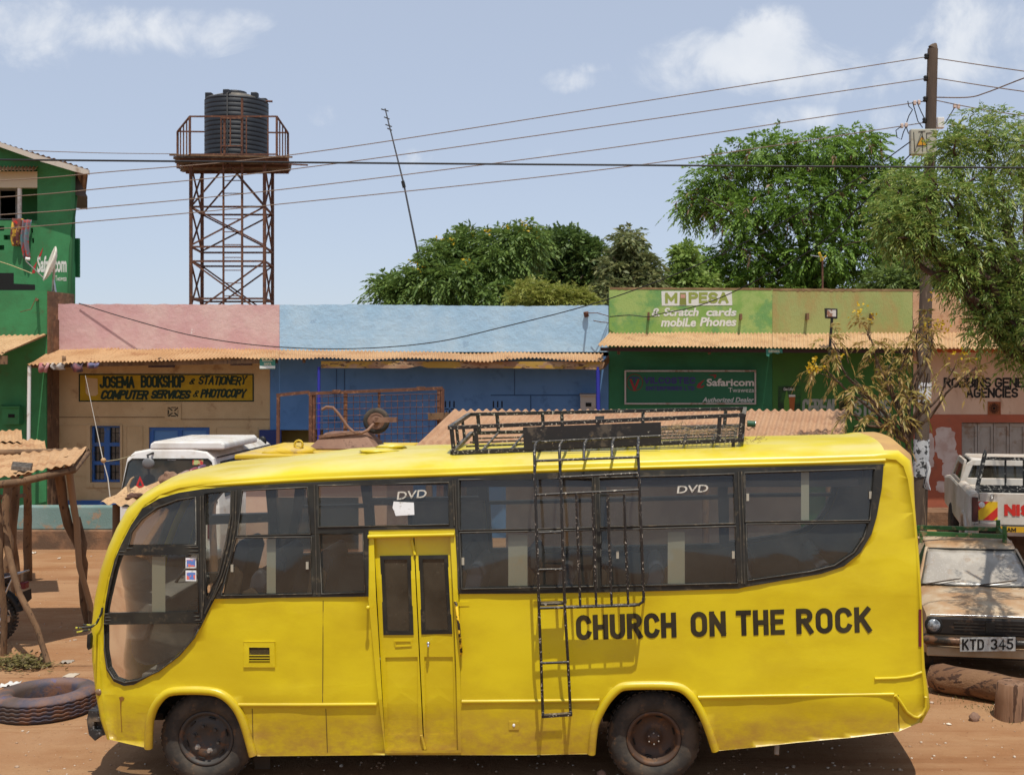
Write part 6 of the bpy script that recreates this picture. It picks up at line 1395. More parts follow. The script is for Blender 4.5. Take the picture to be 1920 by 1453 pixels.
for s_ in (-1, 1):   # flared wheel arches
    part('wheel_arch', DWHITE, pk, lambda m_: m_.tube([Vector((cx + s_ * (hw + .03), dp + .55 + math.cos(t * math.pi / 10) * .46, zp + .42 + math.sin(t * math.pi / 10) * .44)) for t in range(11)], .045, 8))
    for yy in (dp + .55, dp + 3.2): part('tyre', TYRE, pk, lambda m_: m_.lathe((cx + s_ * (hw - .08), yy, zp + .34), [(0, -.09), (.18, -.11), (.32, -.1), (.36, -.07), (.36, .07), (.32, .1), (.18, .11), (0, .09)], 'x', 24))
part('bed_floor', BLK, pk, lambda m_: m_.box(cx - hw + .12, cx + hw - .12, dp + .06, dp + 1.75, zp + .62, zp + .66))
part('front_body', DWHITE, pk, lambda m_: m_.plate([[(dp + 1.78, zp + .5), (dp + 4.5, zp + .5), (dp + 4.55, zp + .85), (dp + 4.45, zp + 1.05), (dp + 3.4, zp + 1.15), (dp + 1.78, zp + 1.15)]], lambda a, b_, off: Vector((cx - hw - off, a, b_)), 0, -2 * hw), bevel=.05)
zc1 = WZ(862, dp + 1.9)
cabp = [(cx - hw, zp + 1.12), (cx + hw, zp + 1.12), (cx + hw - .14, zc1 - .06), (cx + hw - .24, zc1), (cx - hw + .24, zc1), (cx - hw + .14, zc1 - .06)]
cwin = [(cx - hw + .15, zp + 1.26), (cx + hw - .15, zp + 1.26), (cx + hw - .23, zc1 - .10), (cx - hw + .23, zc1 - .10)]
cfn = lambda a, b_, off: Vector((a, dp + 1.82 - off + (b_ - zp - 1.1) * .12, b_))
part('cab', DWHITE, pk, lambda m_: m_.plate([cabp, cwin], cfn, 0, -.06), bevel=.012)
part('cab_roof', DWHITE, pk, lambda m_: m_.box(cx - hw + .2, cx + hw - .2, dp + 1.9, dp + 2.95, zc1 - .05, zc1 + .015), bevel=.03)
part('rear_window', glass('pickup_glass', .7, dust=.10), pk, lambda m_: m_.plate([shrink(cwin, .01)], cfn, -.03, -.035))
for s_ in (-1, 1):
    sfn = lambda a, b_, off: Vector((cx + s_ * (hw - .02 + off - (b_ - zp - 1.12) * .2), a, b_))
    sw = [(dp + 2.0, zp + 1.2), (dp + 3.2, zp + 1.2), (dp + 2.8, zc1 - .1), (dp + 2.05, zc1 - .1)]
    part('cab_side', DWHITE, pk, lambda m_: m_.plate([[(dp + 1.9, zp + 1.1), (dp + 3.5, zp + 1.12), (dp + 2.95, zc1 - .02), (dp + 1.95, zc1 - .02)], sw], sfn, 0, -.04))
    part('side_window', GLC, pk, lambda m_: m_.plate([shrink(sw, .01)], sfn, -.02, -.024))
part('windscreen', GLC, pk, lambda m_: m_.hexa([(cx - hw + .1, dp + 3.45, zp + 1.13), (cx + hw - .1, dp + 3.45, zp + 1.13), (cx + hw - .1, dp + 3.47, zp + 1.13), (cx - hw + .1, dp + 3.47, zp + 1.13), (cx - hw + .22, dp + 2.95, zc1 - .04), (cx + hw - .22, dp + 2.95, zc1 - .04), (cx + hw - .22, dp + 2.97, zc1 - .04), (cx - hw + .22, dp + 2.97, zc1 - .04)]))
for s_ in (-.45, .45): part('headrest', BLK, pk, lambda m_: m_.box(cx + s_ - .14, cx + s_ + .14, dp + 2.3, dp + 2.42, zp + 1.1, zp + 1.5), bevel=.05)
part('inner_mirror', BLK, pk, lambda m_: m_.ball(P(1887, 884, dp + 2.9), .07, sz=(2, .5, .7)))
part('cab_interior', mat('cab_shade', (.25, .26, .18), .9), pk, lambda m_: m_.box(cx - hw + .15, cx + hw - .15, dp + 1.95, dp + 3.3, zp + 1.05, zp + 1.17))
rkp = part('rear_rack', mat('rack_black', (.02, .02, .02), .5, fine=(.4, .38, .33), fscale=25, fpos=(.62, .66)), pk, lambda m_: (m_.bar(P(1818, 860, dp + 1.4), P(2060, 860, dp + 1.4), .06, .05), m_.bar(P(1803, 914, dp + 1.4), P(2080, 914, dp + 1.4), .05, .07), m_.bar(P(1812, 921, dp + .9), P(2075, 921, dp + .9), .05, .05)))
for px in (1857, 1890, 1925, 1960, 1995, 2030): part('rack_bar', MATS['rack_black'], rkp, lambda m_: m_.tube([P(px, 862, dp + 1.4), P(px, 914, dp + 1.4)], .018, 6))
for px in (1820, 2060): part('rack_post', MATS['rack_black'], rkp, lambda m_: (m_.bar(P(px, 850, dp + 1.4), P(px - (13 if px < 1900 else -13), 914, dp + 1.35), .06, .06), m_.tube([P(px, 850, dp + 1.4), P(px, 843, dp + 1.4)], [.03, .005], 6)))
part('rack_stay', MATS['rack_black'], rkp, lambda m_: m_.bar(P(1806, 912, dp + 1.4), P(1836, 935, dp + .05), .05, .05))
part('wing_mirror', BLK, pk, lambda m_: m_.ball(P(1784, 915, dp + 2.9), .10, sz=(1.1, .5, .8)))
part('wing_mirror', BLK, pk, lambda m_: m_.ball(Vector((cx + hw + .15, dp + 2.9, zp + 1.3)), .10, sz=(1.1, .5, .8)))
tf = lambda x, y, off: P(x, y, dp) + Vector((0, -off, 0))
ch = part('chevron_plate', mat('chevron_yellow', (.70, .45, .02), .5), gatep, lambda m_: m_.plate([rect(1838, 942, 1873, 977)], tf, .006, .001))
RR = mat('chevron_red', (.55, .03, .02), .5)
part('chevron_stripe', RR, ch, lambda m_: m_.plate([[(1838,942),(1857,942),(1838,959)]], tf, .010, .007)); part('chevron_stripe', RR, ch, lambda m_: m_.plate([[(1873,952),(1873,969),(1865,977),(1846,977)]], tf, .010, .007))
part('reflector', PAPER, ch, lambda m_: m_.lathe(P(1844, 948, dp) + Vector((0, -.012, 0)), [(0, -.006), (.04, -.004), (.045, 0)], 'y', 16))
mb = MB(); stroke_text(mb, 'NISSAN', 1885, 1999, 946, 968, tf, 6.5, gap=.3, off=.006); mb.build('tailgate_lettering', RR, gatep, recalc=False)
part('gate_catch', CHROME, gatep, lambda m_: (m_.tube([P(1861, 929, dp - .02), P(1864, 936, dp - .02), P(1867, 929, dp - .02)], .012, 5)))
part('rear_bumper', CHROME, pk, lambda m_: (m_.bar(P(1832, 988, dp - .12), P(1880, 988, dp - .12), .12, .05), m_.bar(P(1880, 988, dp - .12), P(1893, 1001, dp - .12), .1, .05), m_.bar(P(1893, 1001, dp - .12), P(1995, 1001, dp - .12), .12, .06), m_.bar(P(1995, 1001, dp - .12), P(2050, 988, dp - .12), .12, .05)))
npl = part('number_plate', mat('plate_yellow', (.62, .36, .02), .5), pk, lambda m_: m_.plate([rect(1883, 988.5, 1960, 999)], lambda x, y, off: P(x, y, dp - .2) + Vector((0, -off, 0)), .0, -.01))
mb = MB(); stroke_text(mb, 'KAM', 1887, 1911, 990, 998, lambda x, y, off: P(x, y, dp - .2) + Vector((0, -off, 0)), 1.6, off=.004); mb.build('plate_lettering', BLK, npl, recalc=False)

pk.rotation_euler = (0, 0, R(-10))
# old saloon car beside the tail of the bus
df = 13.3; ccx = WX(1856, df)
car = thing('old_saloon', (ccx, df, 0), 'dusty cream old saloon car parked nose out under the neem tree', 'car')
CARP = mat('faded_cream_paint', (.47, .37, .25), .55, var=(.38, .26, .15), vscale=2.2, dirt=(.28, .16, .08), dscale=3, dpos=(.6, .85), damt=.7, fine=(.18, .09, .04), fscale=22, fpos=(.8, .85), dust=(.37, .21, .10, 1.0), dustp=(.2, .85))
def cp(x, y, z): return Vector((ccx + x, df + y, z))
side = [(.06, .30), (.02, .42), (.0, .60), (.02, .755), (.10, .80), (.6, .87), (1.12, .905), (1.6, .91), (2.9, .92), (3.55, .86), (3.68, .78), (3.68, .42), (3.6, .30)]
w_of = lambda y, z: .775 - .07 * max(0, (.5 - y) / .5) ** 2 - .05 * max(0, (z - .6) / .3)
def carbody(mb):
    n = 14; vs = []
    xsn = [-1, -.97, -.9, -.7, -.4, -.13, 0, .13, .4, .7, .9, .97, 1]
    for (y, z) in side:
        for x in xsn:
            e = abs(x); zz_ = z - (.06 * max(0, e - .86) / .14 if z > .7 else 0) + (.018 * max(0, 1 - abs(e - .0) / .25) if .78 < z and y < 1.2 else 0)
            vs.append(cp(x * w_of(y, z), y + .05 * e ** 3 * (1 if y < 1 else -1 if y > 3 else 0), zz_))
    k = len(xsn)
    mb.add(vs, [(i * k + j, i * k + j + 1, (i + 1) * k + j + 1, (i + 1) * k + j) for i in range(len(side) - 1) for j in range(k - 1)], True)
    for s_ in (0, k - 1): mb.add([vs[i * k + s_] for i in range(len(side))], [tuple(range(len(side)))])
part('body', CARP, car, carbody)
roofp = [(1.75, 1.29), (1.95, 1.33), (2.4, 1.335), (2.62, 1.30)]
def cabin(mb):
    xsn = [-1, -.92, -.6, -.2, .2, .6, .92, 1]; vs = []
    for (y, z) in [(1.66, 1.255)] + roofp + [(2.72, 1.25)]:
        for x in xsn: vs.append(cp(x * .56, y, z - .035 * abs(x) ** 3))
    k = len(xsn); mb.add(vs, [(i * k + j, i * k + j + 1, (i + 1) * k + j + 1, (i + 1) * k + j) for i in range(5) for j in range(k - 1)], True)
rfp = part('roof', CARP, car, cabin); rfp.modifiers.new('thick', 'SOLIDIFY').thickness = .03
for s_ in (-1, 1):
    part('pillar', CARP, car, lambda m_: m_.tube([cp(s_ * .69, 1.10, .90), cp(s_ * .55, 1.70, 1.25)], .028, 8)); part('pillar', CARP, car, lambda m_: m_.tube([cp(s_ * .70, 3.1, .90), cp(s_ * .55, 2.66, 1.26)], .05, 8))
    part('pillar', CARP, car, lambda m_: m_.tube([cp(s_ * .71, 2.2, .90), cp(s_ * .555, 2.2, 1.29)], .025, 8))
    part('side_glass', GLC, car, lambda m_: m_.add([cp(s_ * .70, 1.14, .91), cp(s_ * .70, 3.06, .91), cp(s_ * .555, 2.66, 1.27), cp(s_ * .555, 1.72, 1.26)], [(0, 1, 2, 3)]))
DWS = mat('dusty_glare_screen', (.33, .295, .25), .30, spec=.8, var=(.43, .39, .33), vscale=3, dirt=(.30, .2, .12), dscale=4, dpos=(.55, .75), damt=.7, fine=(.45, .42, .38), fscale=50, fpos=(.66, .7), coat=.12)  # dust, with the silvery glare put into the pale base colour
def wscreen(mb): mb.sheet(lambda u, w: cp((-.67 + 1.34 * u) * (1 - w * .19), 1.07 + .61 * w - .07 * math.sin(math.pi * u) * (1 - .3 * w), .905 + .345 * w), [i / 14 for i in range(15)], [i / 8 for i in range(9)])
wsn = part('windscreen', DWS, car, wscreen, recalc=False); wsn.modifiers.new('thick', 'SOLIDIFY').thickness = .006
part('windscreen_seal', RUB, car, lambda m_: m_.tube([cp(-.67, 1.065, .905), cp(-.3, 1.01, .907), cp(0, .995, .908), cp(.3, 1.01, .907), cp(.67, 1.065, .905), cp(.545, 1.68, 1.252), cp(.25, 1.635, 1.258), cp(-.25, 1.635, 1.258), cp(-.545, 1.68, 1.252)], .014, 6, closed=True))
for (a, b_) in (((-.62, 1.0, .92), (-.26, 1.07, .975)), ((.02, .985, .925), (.40, 1.06, .975))):
    wp = part('wiper', mat('wiper_dusty', (.08, .06, .045), .7), car, lambda m_: (m_.tube([cp(*a), cp(*b_)], .009, 6), m_.bar(cp(a[0] + .05, a[1] - .02, a[2] + .015), cp(b_[0] + .06, b_[1] - .015, b_[2] + .012), .008, .012)))
part('grille_panel', mat('grille_black', (.016, .013, .011), .5, dirt=(.10, .06, .035), dscale=6), car, lambda m_: m_.box(ccx - .70, ccx + .70, df - .018, df + .06, .535, .735), bevel=.02)
for z in (.60, .635, .67): part('grille_bar', mat('grille_bar', (.03, .025, .02), .5), car, lambda m_: m_.box(ccx - .40, ccx + .40, df - .03, df - .015, z, z + .014))
part('grille_badge', BLK, car, lambda m_: m_.box(ccx - .05, ccx + .05, df - .036, df - .016, .58, .70), bevel=.004)
part('hood_trim', CHROME, car, lambda m_: m_.tube([cp(-.66, .03, .752), cp(0, .0, .765), cp(.66, .03, .752)], .008, 6))
for s_ in (-1, 1):
    hl = part('headlight', mat('headlamp_glass', (.30, .33, .36), .12, spec=.9, var=(.06, .06, .06), vscale=16, coat=.5), car, lambda m_: m_.lathe(cp(s_ * .625, -.02, .645), [(0, -.045), (.03, -.043), (.06, -.03), (.078, -.005), (.08, .02)], 'y', 24))
    part('headlight_ring', BLK, hl, lambda m_: m_.lathe(cp(s_ * .625, -.02, .645), [(.078, -.012), (.09, -.018), (.10, -.005), (.10, .02)], 'y', 24))
part('bumper', mat('old_bumper', (.03, .026, .022), .35, dirt=(.20, .10, .05), dscale=5, dpos=(.5, .7), metal=.2), car, lambda m_: m_.tube([cp(-.74, .12, .475), cp(-.70, -.03, .475), cp(-.4, -.07, .475), cp(.4, -.07, .475), cp(.70, -.03, .475), cp(.74, .12, .475)], [.05, .055, .055, .055, .055, .05], 8))
part('valance', CARP, car, lambda m_: m_.box(ccx - .70, ccx + .70, df + .0, df + .05, .285, .395), bevel=.015)
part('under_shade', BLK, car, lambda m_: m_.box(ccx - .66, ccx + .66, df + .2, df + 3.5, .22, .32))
plf = lambda x, y, off: P(x, y - (x - 1856) * .05, df - .13) + Vector((0, -off, 0))
np2 = part('number_plate', mat('plate_grey', (.52, .52, .49), .5, dirt=(.3, .22, .15), dscale=12), car, lambda m_: m_.plate([rect(1805, 1195, 1906, 1221)], plf, 0, -.012), bevel=.003)
mb = MB(); stroke_text(mb, 'KTD', 1809, 1849, 1197.5, 1218, plf, 3.4, off=.0035, gap=.34); stroke_text(mb, '345', 1861, 1902, 1197.5, 1218, plf, 3.4, off=.0035, gap=.3); mb.build('plate_lettering', BLK, np2, recalc=False)
for s_ in (-1, 1):
    for y in (.62, 2.95): part('tyre', TYRE, car, lambda m_: m_.lathe(cp(s_ * .66, y, .28), [(0, -.06), (.15, -.08), (.26, -.075), (.285, -.05), (.285, .05), (.26, .075), (.15, .08), (0, .06)], 'x', 24))
CG = mat('carrier_green', (.035, .12, .03), .5, dirt=(.3, .2, .1), dscale=8)
cr = part('roof_carrier', CG, car, lambda m_: (m_.bar(cp(-.62, 1.95, 1.40), cp(.46, 1.95, 1.385), .05, .055), m_.bar(cp(-.60, 2.5, 1.40), cp(.46, 2.5, 1.40), .05, .05), m_.bar(cp(.46, 1.95, 1.39), cp(.46, 2.5, 1.40), .05, .05)))
for y in (1.95, 2.5):
    part('carrier_upright', CG, cr, lambda m_: m_.bar(cp(.455, y, 1.29), cp(.455, y, 1.52), .05, .05, up=(0, 1, 0))); part('carrier_upright', CG, cr, lambda m_: m_.bar(cp(-.6, y, 1.28), cp(-.6, y, 1.42), .04, .04, up=(0, 1, 0)))
car.rotation_euler = (0, 0, R(-9))

# motorbike, only its tail in the picture
mbk = thing('motorbike', (WX(-60, 15.2), 15.2, 0), 'dark motorbike with a tubular rear carrier beside the leaning stall post', 'motorbike')
mx = WX(-14, 15.2)
def M(x, z, y=0): return Vector((mx + x, 15.2 + y, z))
part('tyre', TYRE, mbk, lambda m_: m_.lathe(M(0, .31), [(.22, -.045), (.27, -.055), (.305, -.03), (.31, 0), (.305, .03), (.27, .055), (.22, .045)], 'y', 32))
mb = MB(); mb.lathe(M(0, .31), [(.22, -.03), (.2, -.03), (.2, .03), (.22, .03)], 'y', 28); mb.lathe(M(0, .31), [(0, -.06), (.05, -.06), (.05, .06), (0, .06)], 'y', 14)
for k_ in range(16): mb.tube([M(0, .31), M(math.cos(k_ * .393) * .21, .31 + math.sin(k_ * .393) * .21)], .004, 4)
rimo = mb.build('spoked_rim', CHROME, mbk)
part('tread_knobs', TYRE, mbk, lambda m_: [m_.bar(M(math.cos(t * .157) * .312, .31 + math.sin(t * .157) * .312, -.045), M(math.cos(t * .157) * .312, .31 + math.sin(t * .157) * .312, .045), .022, .022) for t in range(40)])
fw = -1.25
ft = part('tyre', TYRE, mbk, lambda m_: m_.lathe(M(fw, .31), [(.24, -.035), (.28, -.045), (.305, -.02), (.305, .02), (.28, .045), (.24, .035)], 'y', 32))
part('front_rim', CHROME, mbk, lambda m_: (m_.lathe(M(fw, .31), [(.24, -.03), (.22, -.03), (.22, .03), (.24, .03)], 'y', 28), [m_.tube([M(fw, .31), M(fw + math.cos(k_ * .393) * .23, .31 + math.sin(k_ * .393) * .23)], .004, 4) for k_ in range(16)]))
part('fork', CHROME, mbk, lambda m_: (m_.tube([M(fw, .31, -.08), M(fw + .27, .92, -.08)], .022, 8), m_.tube([M(fw, .31, .08), M(fw + .27, .92, .08)], .022, 8)))
part('handlebar', BLK, mbk, lambda m_: m_.tube([M(fw + .42, 1.02, -.36), M(fw + .32, 1.02, -.2), M(fw + .27, .95, 0), M(fw + .32, 1.02, .2), M(fw + .42, 1.02, .36)], .015, 8))
part('headlight', CHROME, mbk, lambda m_: m_.ball(M(fw + .14, .86), .095))
part('fuel_tank', mat('bike_red', (.06, .015, .015), .3, spec=.6), mbk, lambda m_: m_.ball(M(-.75, .80), .18, 16, 10, (1.5, .75, .75)))
part('seat', mat('bike_seat', (.02, .018, .022), .55, dirt=(.12, .08, .06)), mbk, lambda m_: m_.plate([[(-.50, .74), (.18, .76), (.26, .80), (.27, .86), (.16, .89), (-.2, .86), (-.5, .82)]], lambda a, b_, off: M(a, b_, -.12 - off), 0, -.24), bevel=.04)
part('side_panel', mat('bike_red', (0, 0, 0)), mbk, lambda m_: m_.plate([[(-.4, .55), (-.02, .62), (.16, .74), (-.4, .72)]], lambda a, b_, off: M(a, b_, -.13 - off), 0, -.26), bevel=.02)
part('mudguard', BLK, mbk, lambda m_: m_.tube([M(math.cos(t * .2) * .36, .33 + math.sin(t * .2) * .36) for t in range(1, 12)], .05, 8))
part('engine', RIM, mbk, lambda m_: (m_.box(mx - .75, mx - .42, 15.08, 15.32, .26, .52), m_.box(mx - .66, mx - .5, 15.1, 15.3, .5, .68)), bevel=.03)
part('frame', BLK, mbk, lambda m_: (m_.tube([M(fw + .27, .86), M(-.85, .32), M(-.35, .3), M(0, .31)], .02, 8), m_.tube([M(fw + .27, .88), M(-.4, .7), M(.2, .74)], .02, 8), m_.tube([M(-.4, .7), M(-.35, .3)], .018, 8)))
part('exhaust', CHROME, mbk, lambda m_: m_.tube([M(-.7, .35, -.16), M(-.3, .28, -.16), M(.3, .34, -.17)], [.02, .025, .04], 8))
part('rear_carrier', CHROME, mbk, lambda m_: (m_.tube([M(-.05, .80, -.16), M(.36, .90, -.16), M(.42, .92, -.1), M(.42, .92, .1), M(.36, .90, .16), M(-.05, .8, .16)], .013, 7), m_.tube([M(.36, .90, -.16), M(.24, .62, -.17), M(.0, .45, -.17)], .013, 7), m_.tube([M(.24, .62, -.17), M(.18, .40, -.18), M(.34, .38, -.18), M(.30, .46, -.18)], .013, 7)))
part('tail_lamp', MATS['red_lens'], mbk, lambda m_: m_.box(mx + .36, mx + .45, 15.14, 15.26, .70, .79), bevel=.015)
part('indicator', mat('amber_lens', (.5, .2, .02), .3), mbk, lambda m_: m_.ball(M(.40, .66, -.14), .03))
part('number_plate', BLK, mbk, lambda m_: m_.hexa([M(.38, .48, -.1), M(.46, .55, -.1), M(.46, .55, .1), M(.38, .48, .1), M(.37, .49, -.1), M(.45, .68, -.1), M(.45, .68, .1), M(.37, .49, .1)]))

# ------------------------------------------------------------------ things lying on the ground
ot = thing('lorry_tyre', (WX(84, 12.3), 12.3, 0), 'big worn lorry tyre with blue and red stains lying flat in front of the bus', 'tyre')
def bigtyre(mb):
    c = Vector((WX(86, 12.3), 12.3, -.03)); n = 120; prof = [(.31, .03), (.36, .0), (.47, .015), (.505, .045)]
    for z in (.065, .105, .145, .185): prof += [(.512, z - .008), (.512, z), (.494, z + .003), (.494, z + .010), (.512, z + .013)]
    prof += [(.505, .215), (.47, .245), (.40, .262), (.345, .255), (.315, .235), (.30, .20), (.305, .06), (.31, .03)]
    vs = []
    for i, (r_, h_) in enumerate(prof):
        for j in range(n):
            t = 2 * math.pi * j / n; zg = (.005 if (j // 2) % 2 else -.005) if r_ > .49 and .05 < h_ < .21 else 0
            wob = 1 + .012 * noise.noise(Vector((math.cos(t) * 2, math.sin(t) * 2, 5)))
            vs.append(c + Vector((r_ * wob * math.cos(t), r_ * wob * math.sin(t), h_ + zg)))
    k = len(prof); mb.add(vs, [(i * n + j, i * n + (j + 1) % n, (i + 1) * n + (j + 1) % n, (i + 1) * n + j) for i in range(k - 1) for j in range(n)], True)
part('tyre_casing', mat('stained_tyre', (.085, .06, .05), .75, var=(.05, .05, .075), vscale=2.5, vpos=(.4, .6), dirt=(.19, .085, .04), dscale=4, dpos=(.45, .65), damt=.75, fine=(.07, .075, .2), fscale=5, fpos=(.76, .86), bump=.004, bscale=30, dust=(.20, .14, .13, .5)), ot, bigtyre)
lg = thing('log', (WX(1820, 12.6), 12.6, .16), 'thick weathered log lying on the ground in front of the old saloon car', 'log')
LOGM = mat('log_wood', (.22, .12, .06), .9, var=(.15, .075, .038), vscale=4, fine=(.06, .03, .018), fscale=11, fpos=(.58, .66), bump=.02, bscale=9, stretch=(.25, 1.4, 1.4))
def logf(mb):
    a, b_ = Vector((WX(1746, 13.0), 13.0, .165)), Vector((WX(2010, 12.1), 12.1, .15)); pts = []; rr = []
    for k_ in range(25):
        t = k_ / 24; pts.append(a.lerp(b_, t) + Vector((0, 0, .02 * noise.noise(Vector((t * 4, 2, 0)))))); rr.append((.15 + .02 * noise.noise(Vector((t * 5, 0, 3)))) * (.80 if k_ == 0 else .95 if k_ == 1 else 1))
    mb.tube(pts, rr, 22, jit=.025)
part('trunk', LOGM, lg, logf)
sp_ = thing('stump', (WX(1893, 12.05), 12.05, 0), 'short upright wooden stump post in front of the fallen log', 'stump')
part('post', mat('stump_wood', (.19, .10, .055), .9, var=(.26, .15, .09), vscale=4, fine=(.07, .035, .02), fscale=16, fpos=(.58, .66), bump=.012, bscale=14, stretch=(1.4, 1.4, .15)), sp_, lambda m_: m_.tube([Vector((WX(1892, 12.05), 12.05, -.05)), Vector((WX(1893, 12.05), 12.05, .18)), Vector((WX(1896, 12.05), 12.05, .345)), Vector((WX(1896, 12.05), 12.05, .36))], [.15, .142, .14, .13], 20, jit=.03))
random.seed(17)
for (px, py, r_, lab) in ((1827, 1346, .055, 'pointed brown stone on the bare earth below the log'), (1128, 1452, .05, 'pale stone on the ground by the rear wheel of the bus')):
    d = (H - .02) * F / (py - HY); o = thing('stone', (WX(px, d), d, 0), lab, 'stone')
    part('rock', mat('stone_ground', (.22, .13, .09), .95, var=(.32, .2, .14), bump=.01), o, lambda m_: m_.ball((WX(px, d), d, gz(WX(px, d), d) + r_ * .45), r_, 10, 7, (1, .8, 1.1), .35))
for i, (px, py, w, h_, c, lab) in enumerate(((125, 1237, 20, 6, (.35, .3, .24), 'crumpled grey plastic scrap near the bus nose'), (20, 1282, 26, 12, (.62, .6, .56), 'white plastic bag scrap behind the lorry tyre'), (62, 1037, 9, 3, (.62, .55, .45), 'small white paper scrap on the far yard ground'), (133, 1263, 22, 3, (.5, .42, .32), 'pale torn paper strip between tyre and nose'), (1779, 1357, 8, 3, (.7, .62, .5), 'small white scrap by the pointed stone'))):
    d = (H - .0) * F / (py - HY); x = WX(px, d); mb = MB(); k = d / F
    mb.sheet(lambda u, v: (x + (u - .5) * w * k + .01 * noise.noise(Vector((u * 3, v * 3, i))), d + (v - .5) * w * k * 1.2, gz(x, d) + .006 + abs(noise.noise(Vector((u * 2.2, v * 2.2, i + 9)))) * h_ * k * 1.1), [q / 8 for q in range(9)], [q / 8 for q in range(9)])
    o = mb.build('paper_scrap', mat('litter_%s' % ('grey', 'white', 'paper', 'strip', 'scrap')[i], c, .8), None, recalc=False); o.modifiers.new('thick', 'SOLIDIFY').thickness = .004; tag(o, lab, 'scrap')
random.seed(33)
for i in range(11):
    y = random.uniform(13, 21.5); x = random.uniform(-8.6, -5.2) * y / 17 if i < 11 else random.uniform(2.9, 4.2); y = y if i < 11 else random.uniform(10.6, 12.2)
    w = random.uniform(.03, .07); mb = MB(); kind = random.choice(('grey', 'white', 'paper', 'strip'))
    mb.sheet(lambda u, v: (x + (u - .5) * w, y + (v - .5) * w * 1.3, gz(x, y) + .006 + abs(noise.noise(Vector((u * 2, v * 2, i * 3.1)))) * .03), [q / 5 for q in range(6)], [q / 5 for q in range(6)])
    o = mb.build('paper_scrap', MATS['litter_' + kind], None, recalc=False); o.modifiers.new('thick', 'SOLIDIFY').thickness = .003
    tag(o, 'tiny pale paper or plastic scrap trodden into the bare earth', 'scrap', 'tiny scraps on the earth')
# cut fodder heap
mb = MB()
for i in range(900):
    px = random.gauss(40, 26); d = 14.15 + random.gauss(0, .14); x = WX(px, d); a = random.uniform(0, 6.28); L = random.uniform(.03, .08)
    z = gz(x, d) + max(0, .09 * (1 - abs(px - 40) / 75)) * random.random() + .01
    u = Vector((math.cos(a), math.sin(a), random.uniform(-.2, .6))) * L; v = Vector((-math.sin(a), math.cos(a), random.uniform(-.3, .3))) * L * .25; p = Vector((x, d, z))
    mb.add([p, p + u * .5 + v, p + u, p + u * .5 - v], [(0, 1, 2, 3)])
o = mb.build('leaf_litter', leafmat('fodder', [(.12, .10, .03), (.20, .17, .05), (.09, .07, .03), (.25, .2, .09)], .2), recalc=False); tag(o, 'heap of drying cut leaves at the foot of the leaning post', 'leaves', kind='stuff')
# ------------------------------------------------------------------ trees
def leaf_mesh(name, m, parent, pos, dr, nr, L, Wd, bend=.15):
    n = len(pos); o0 = np.array(origin_of(parent)); side = np.cross(dr, nr); side /= np.linalg.norm(side, axis=1, keepdims=True) + 1e-9
    v = np.empty((n, 4, 3)); v[:, 0] = pos; v[:, 1] = pos + dr * (L * .45)[:, None] + side * (Wd * .5)[:, None]; v[:, 2] = pos + dr * L[:, None]; v[:, 3] = pos + dr * (L * .45)[:, None] - side * (Wd * .5)[:, None]
    v[:, 2, 2] -= bend * L
    v = (v - o0).reshape(-1, 3)
    me = bpy.data.meshes.new(name); me.vertices.add(len(v)); me.vertices.foreach_set('co', v.ravel())
    me.loops.add(4 * n); me.loops.foreach_set('vertex_index', np.arange(4 * n)); me.polygons.add(n); me.polygons.foreach_set('loop_start', np.arange(n) * 4); me.polygons.foreach_set('loop_total', np.full(n, 4))
    me.update(); me.validate(); me.materials.append(m)
    o = bpy.data.objects.new(name, me); COL.objects.link(o); o.parent = parent; return o
def unit(a): return a / (np.linalg.norm(a, axis=1, keepdims=True) + 1e-9)
def sprays(clumps, nspray, nleaf, rach, ll, lw, rng, droop=.4, out=.7, shell=2.2, updir=.15):
    """compound leaves spread through ellipsoids: clumps are (centre, radii, weight)"""
    wts = np.array([c[2] for c in clumps], float); wts /= wts.sum(); idx = rng.choice(len(clumps), nspray, p=wts)
    cen = np.array([tuple(c[0]) for c in clumps])[idx]; rad = np.array([c[1] for c in clumps])[idx]
    d = unit(rng.normal(size=(nspray, 3))); r = rng.random(nspray) ** (1 / shell)
    base = cen + d * rad * r[:, None]
    a = unit(d * out + rng.normal(size=(nspray, 3)) * .55 + np.array([0, 0, updir]))
    R_ = rach * (.6 + .8 * rng.random(nspray))
    up = np.tile([0, 0, 1.0], (nspray, 1)); s = unit(np.cross(a, up) + rng.normal(size=(nspray, 3)) * .15)
    P_, D_, N_ = [], [], []
    for k in range(nleaf):
        t = (k + 1) / nleaf; sg = 1 if k % 2 else -1
        p = base + a * (R_ * t)[:, None]; p[:, 2] -= droop * R_ * t * t
        last = k == nleaf - 1
        dd = unit(a * (.55 + .5 * t) + (s * sg * (.1 if last else .8)) + np.array([0, 0, -droop * (.3 + t)]) + rng.normal(size=(nspray, 3)) * .18)
        P_.append(p); D_.append(dd); N_.append(unit(np.cross(s, a) + rng.normal(size=(nspray, 3)) * .45))
    pos, dr, nr = np.concatenate(P_), np.concatenate(D_), np.concatenate(N_); n = len(pos)
    return pos, dr, nr, ll * (.7 + .6 * rng.random(n)), lw * (.7 + .6 * rng.random(n))
def clump(px, py, d, rx, ry, rd, w=1.0): return (P(px, py, d), (rx * d / F, rd, ry * d / F), w)
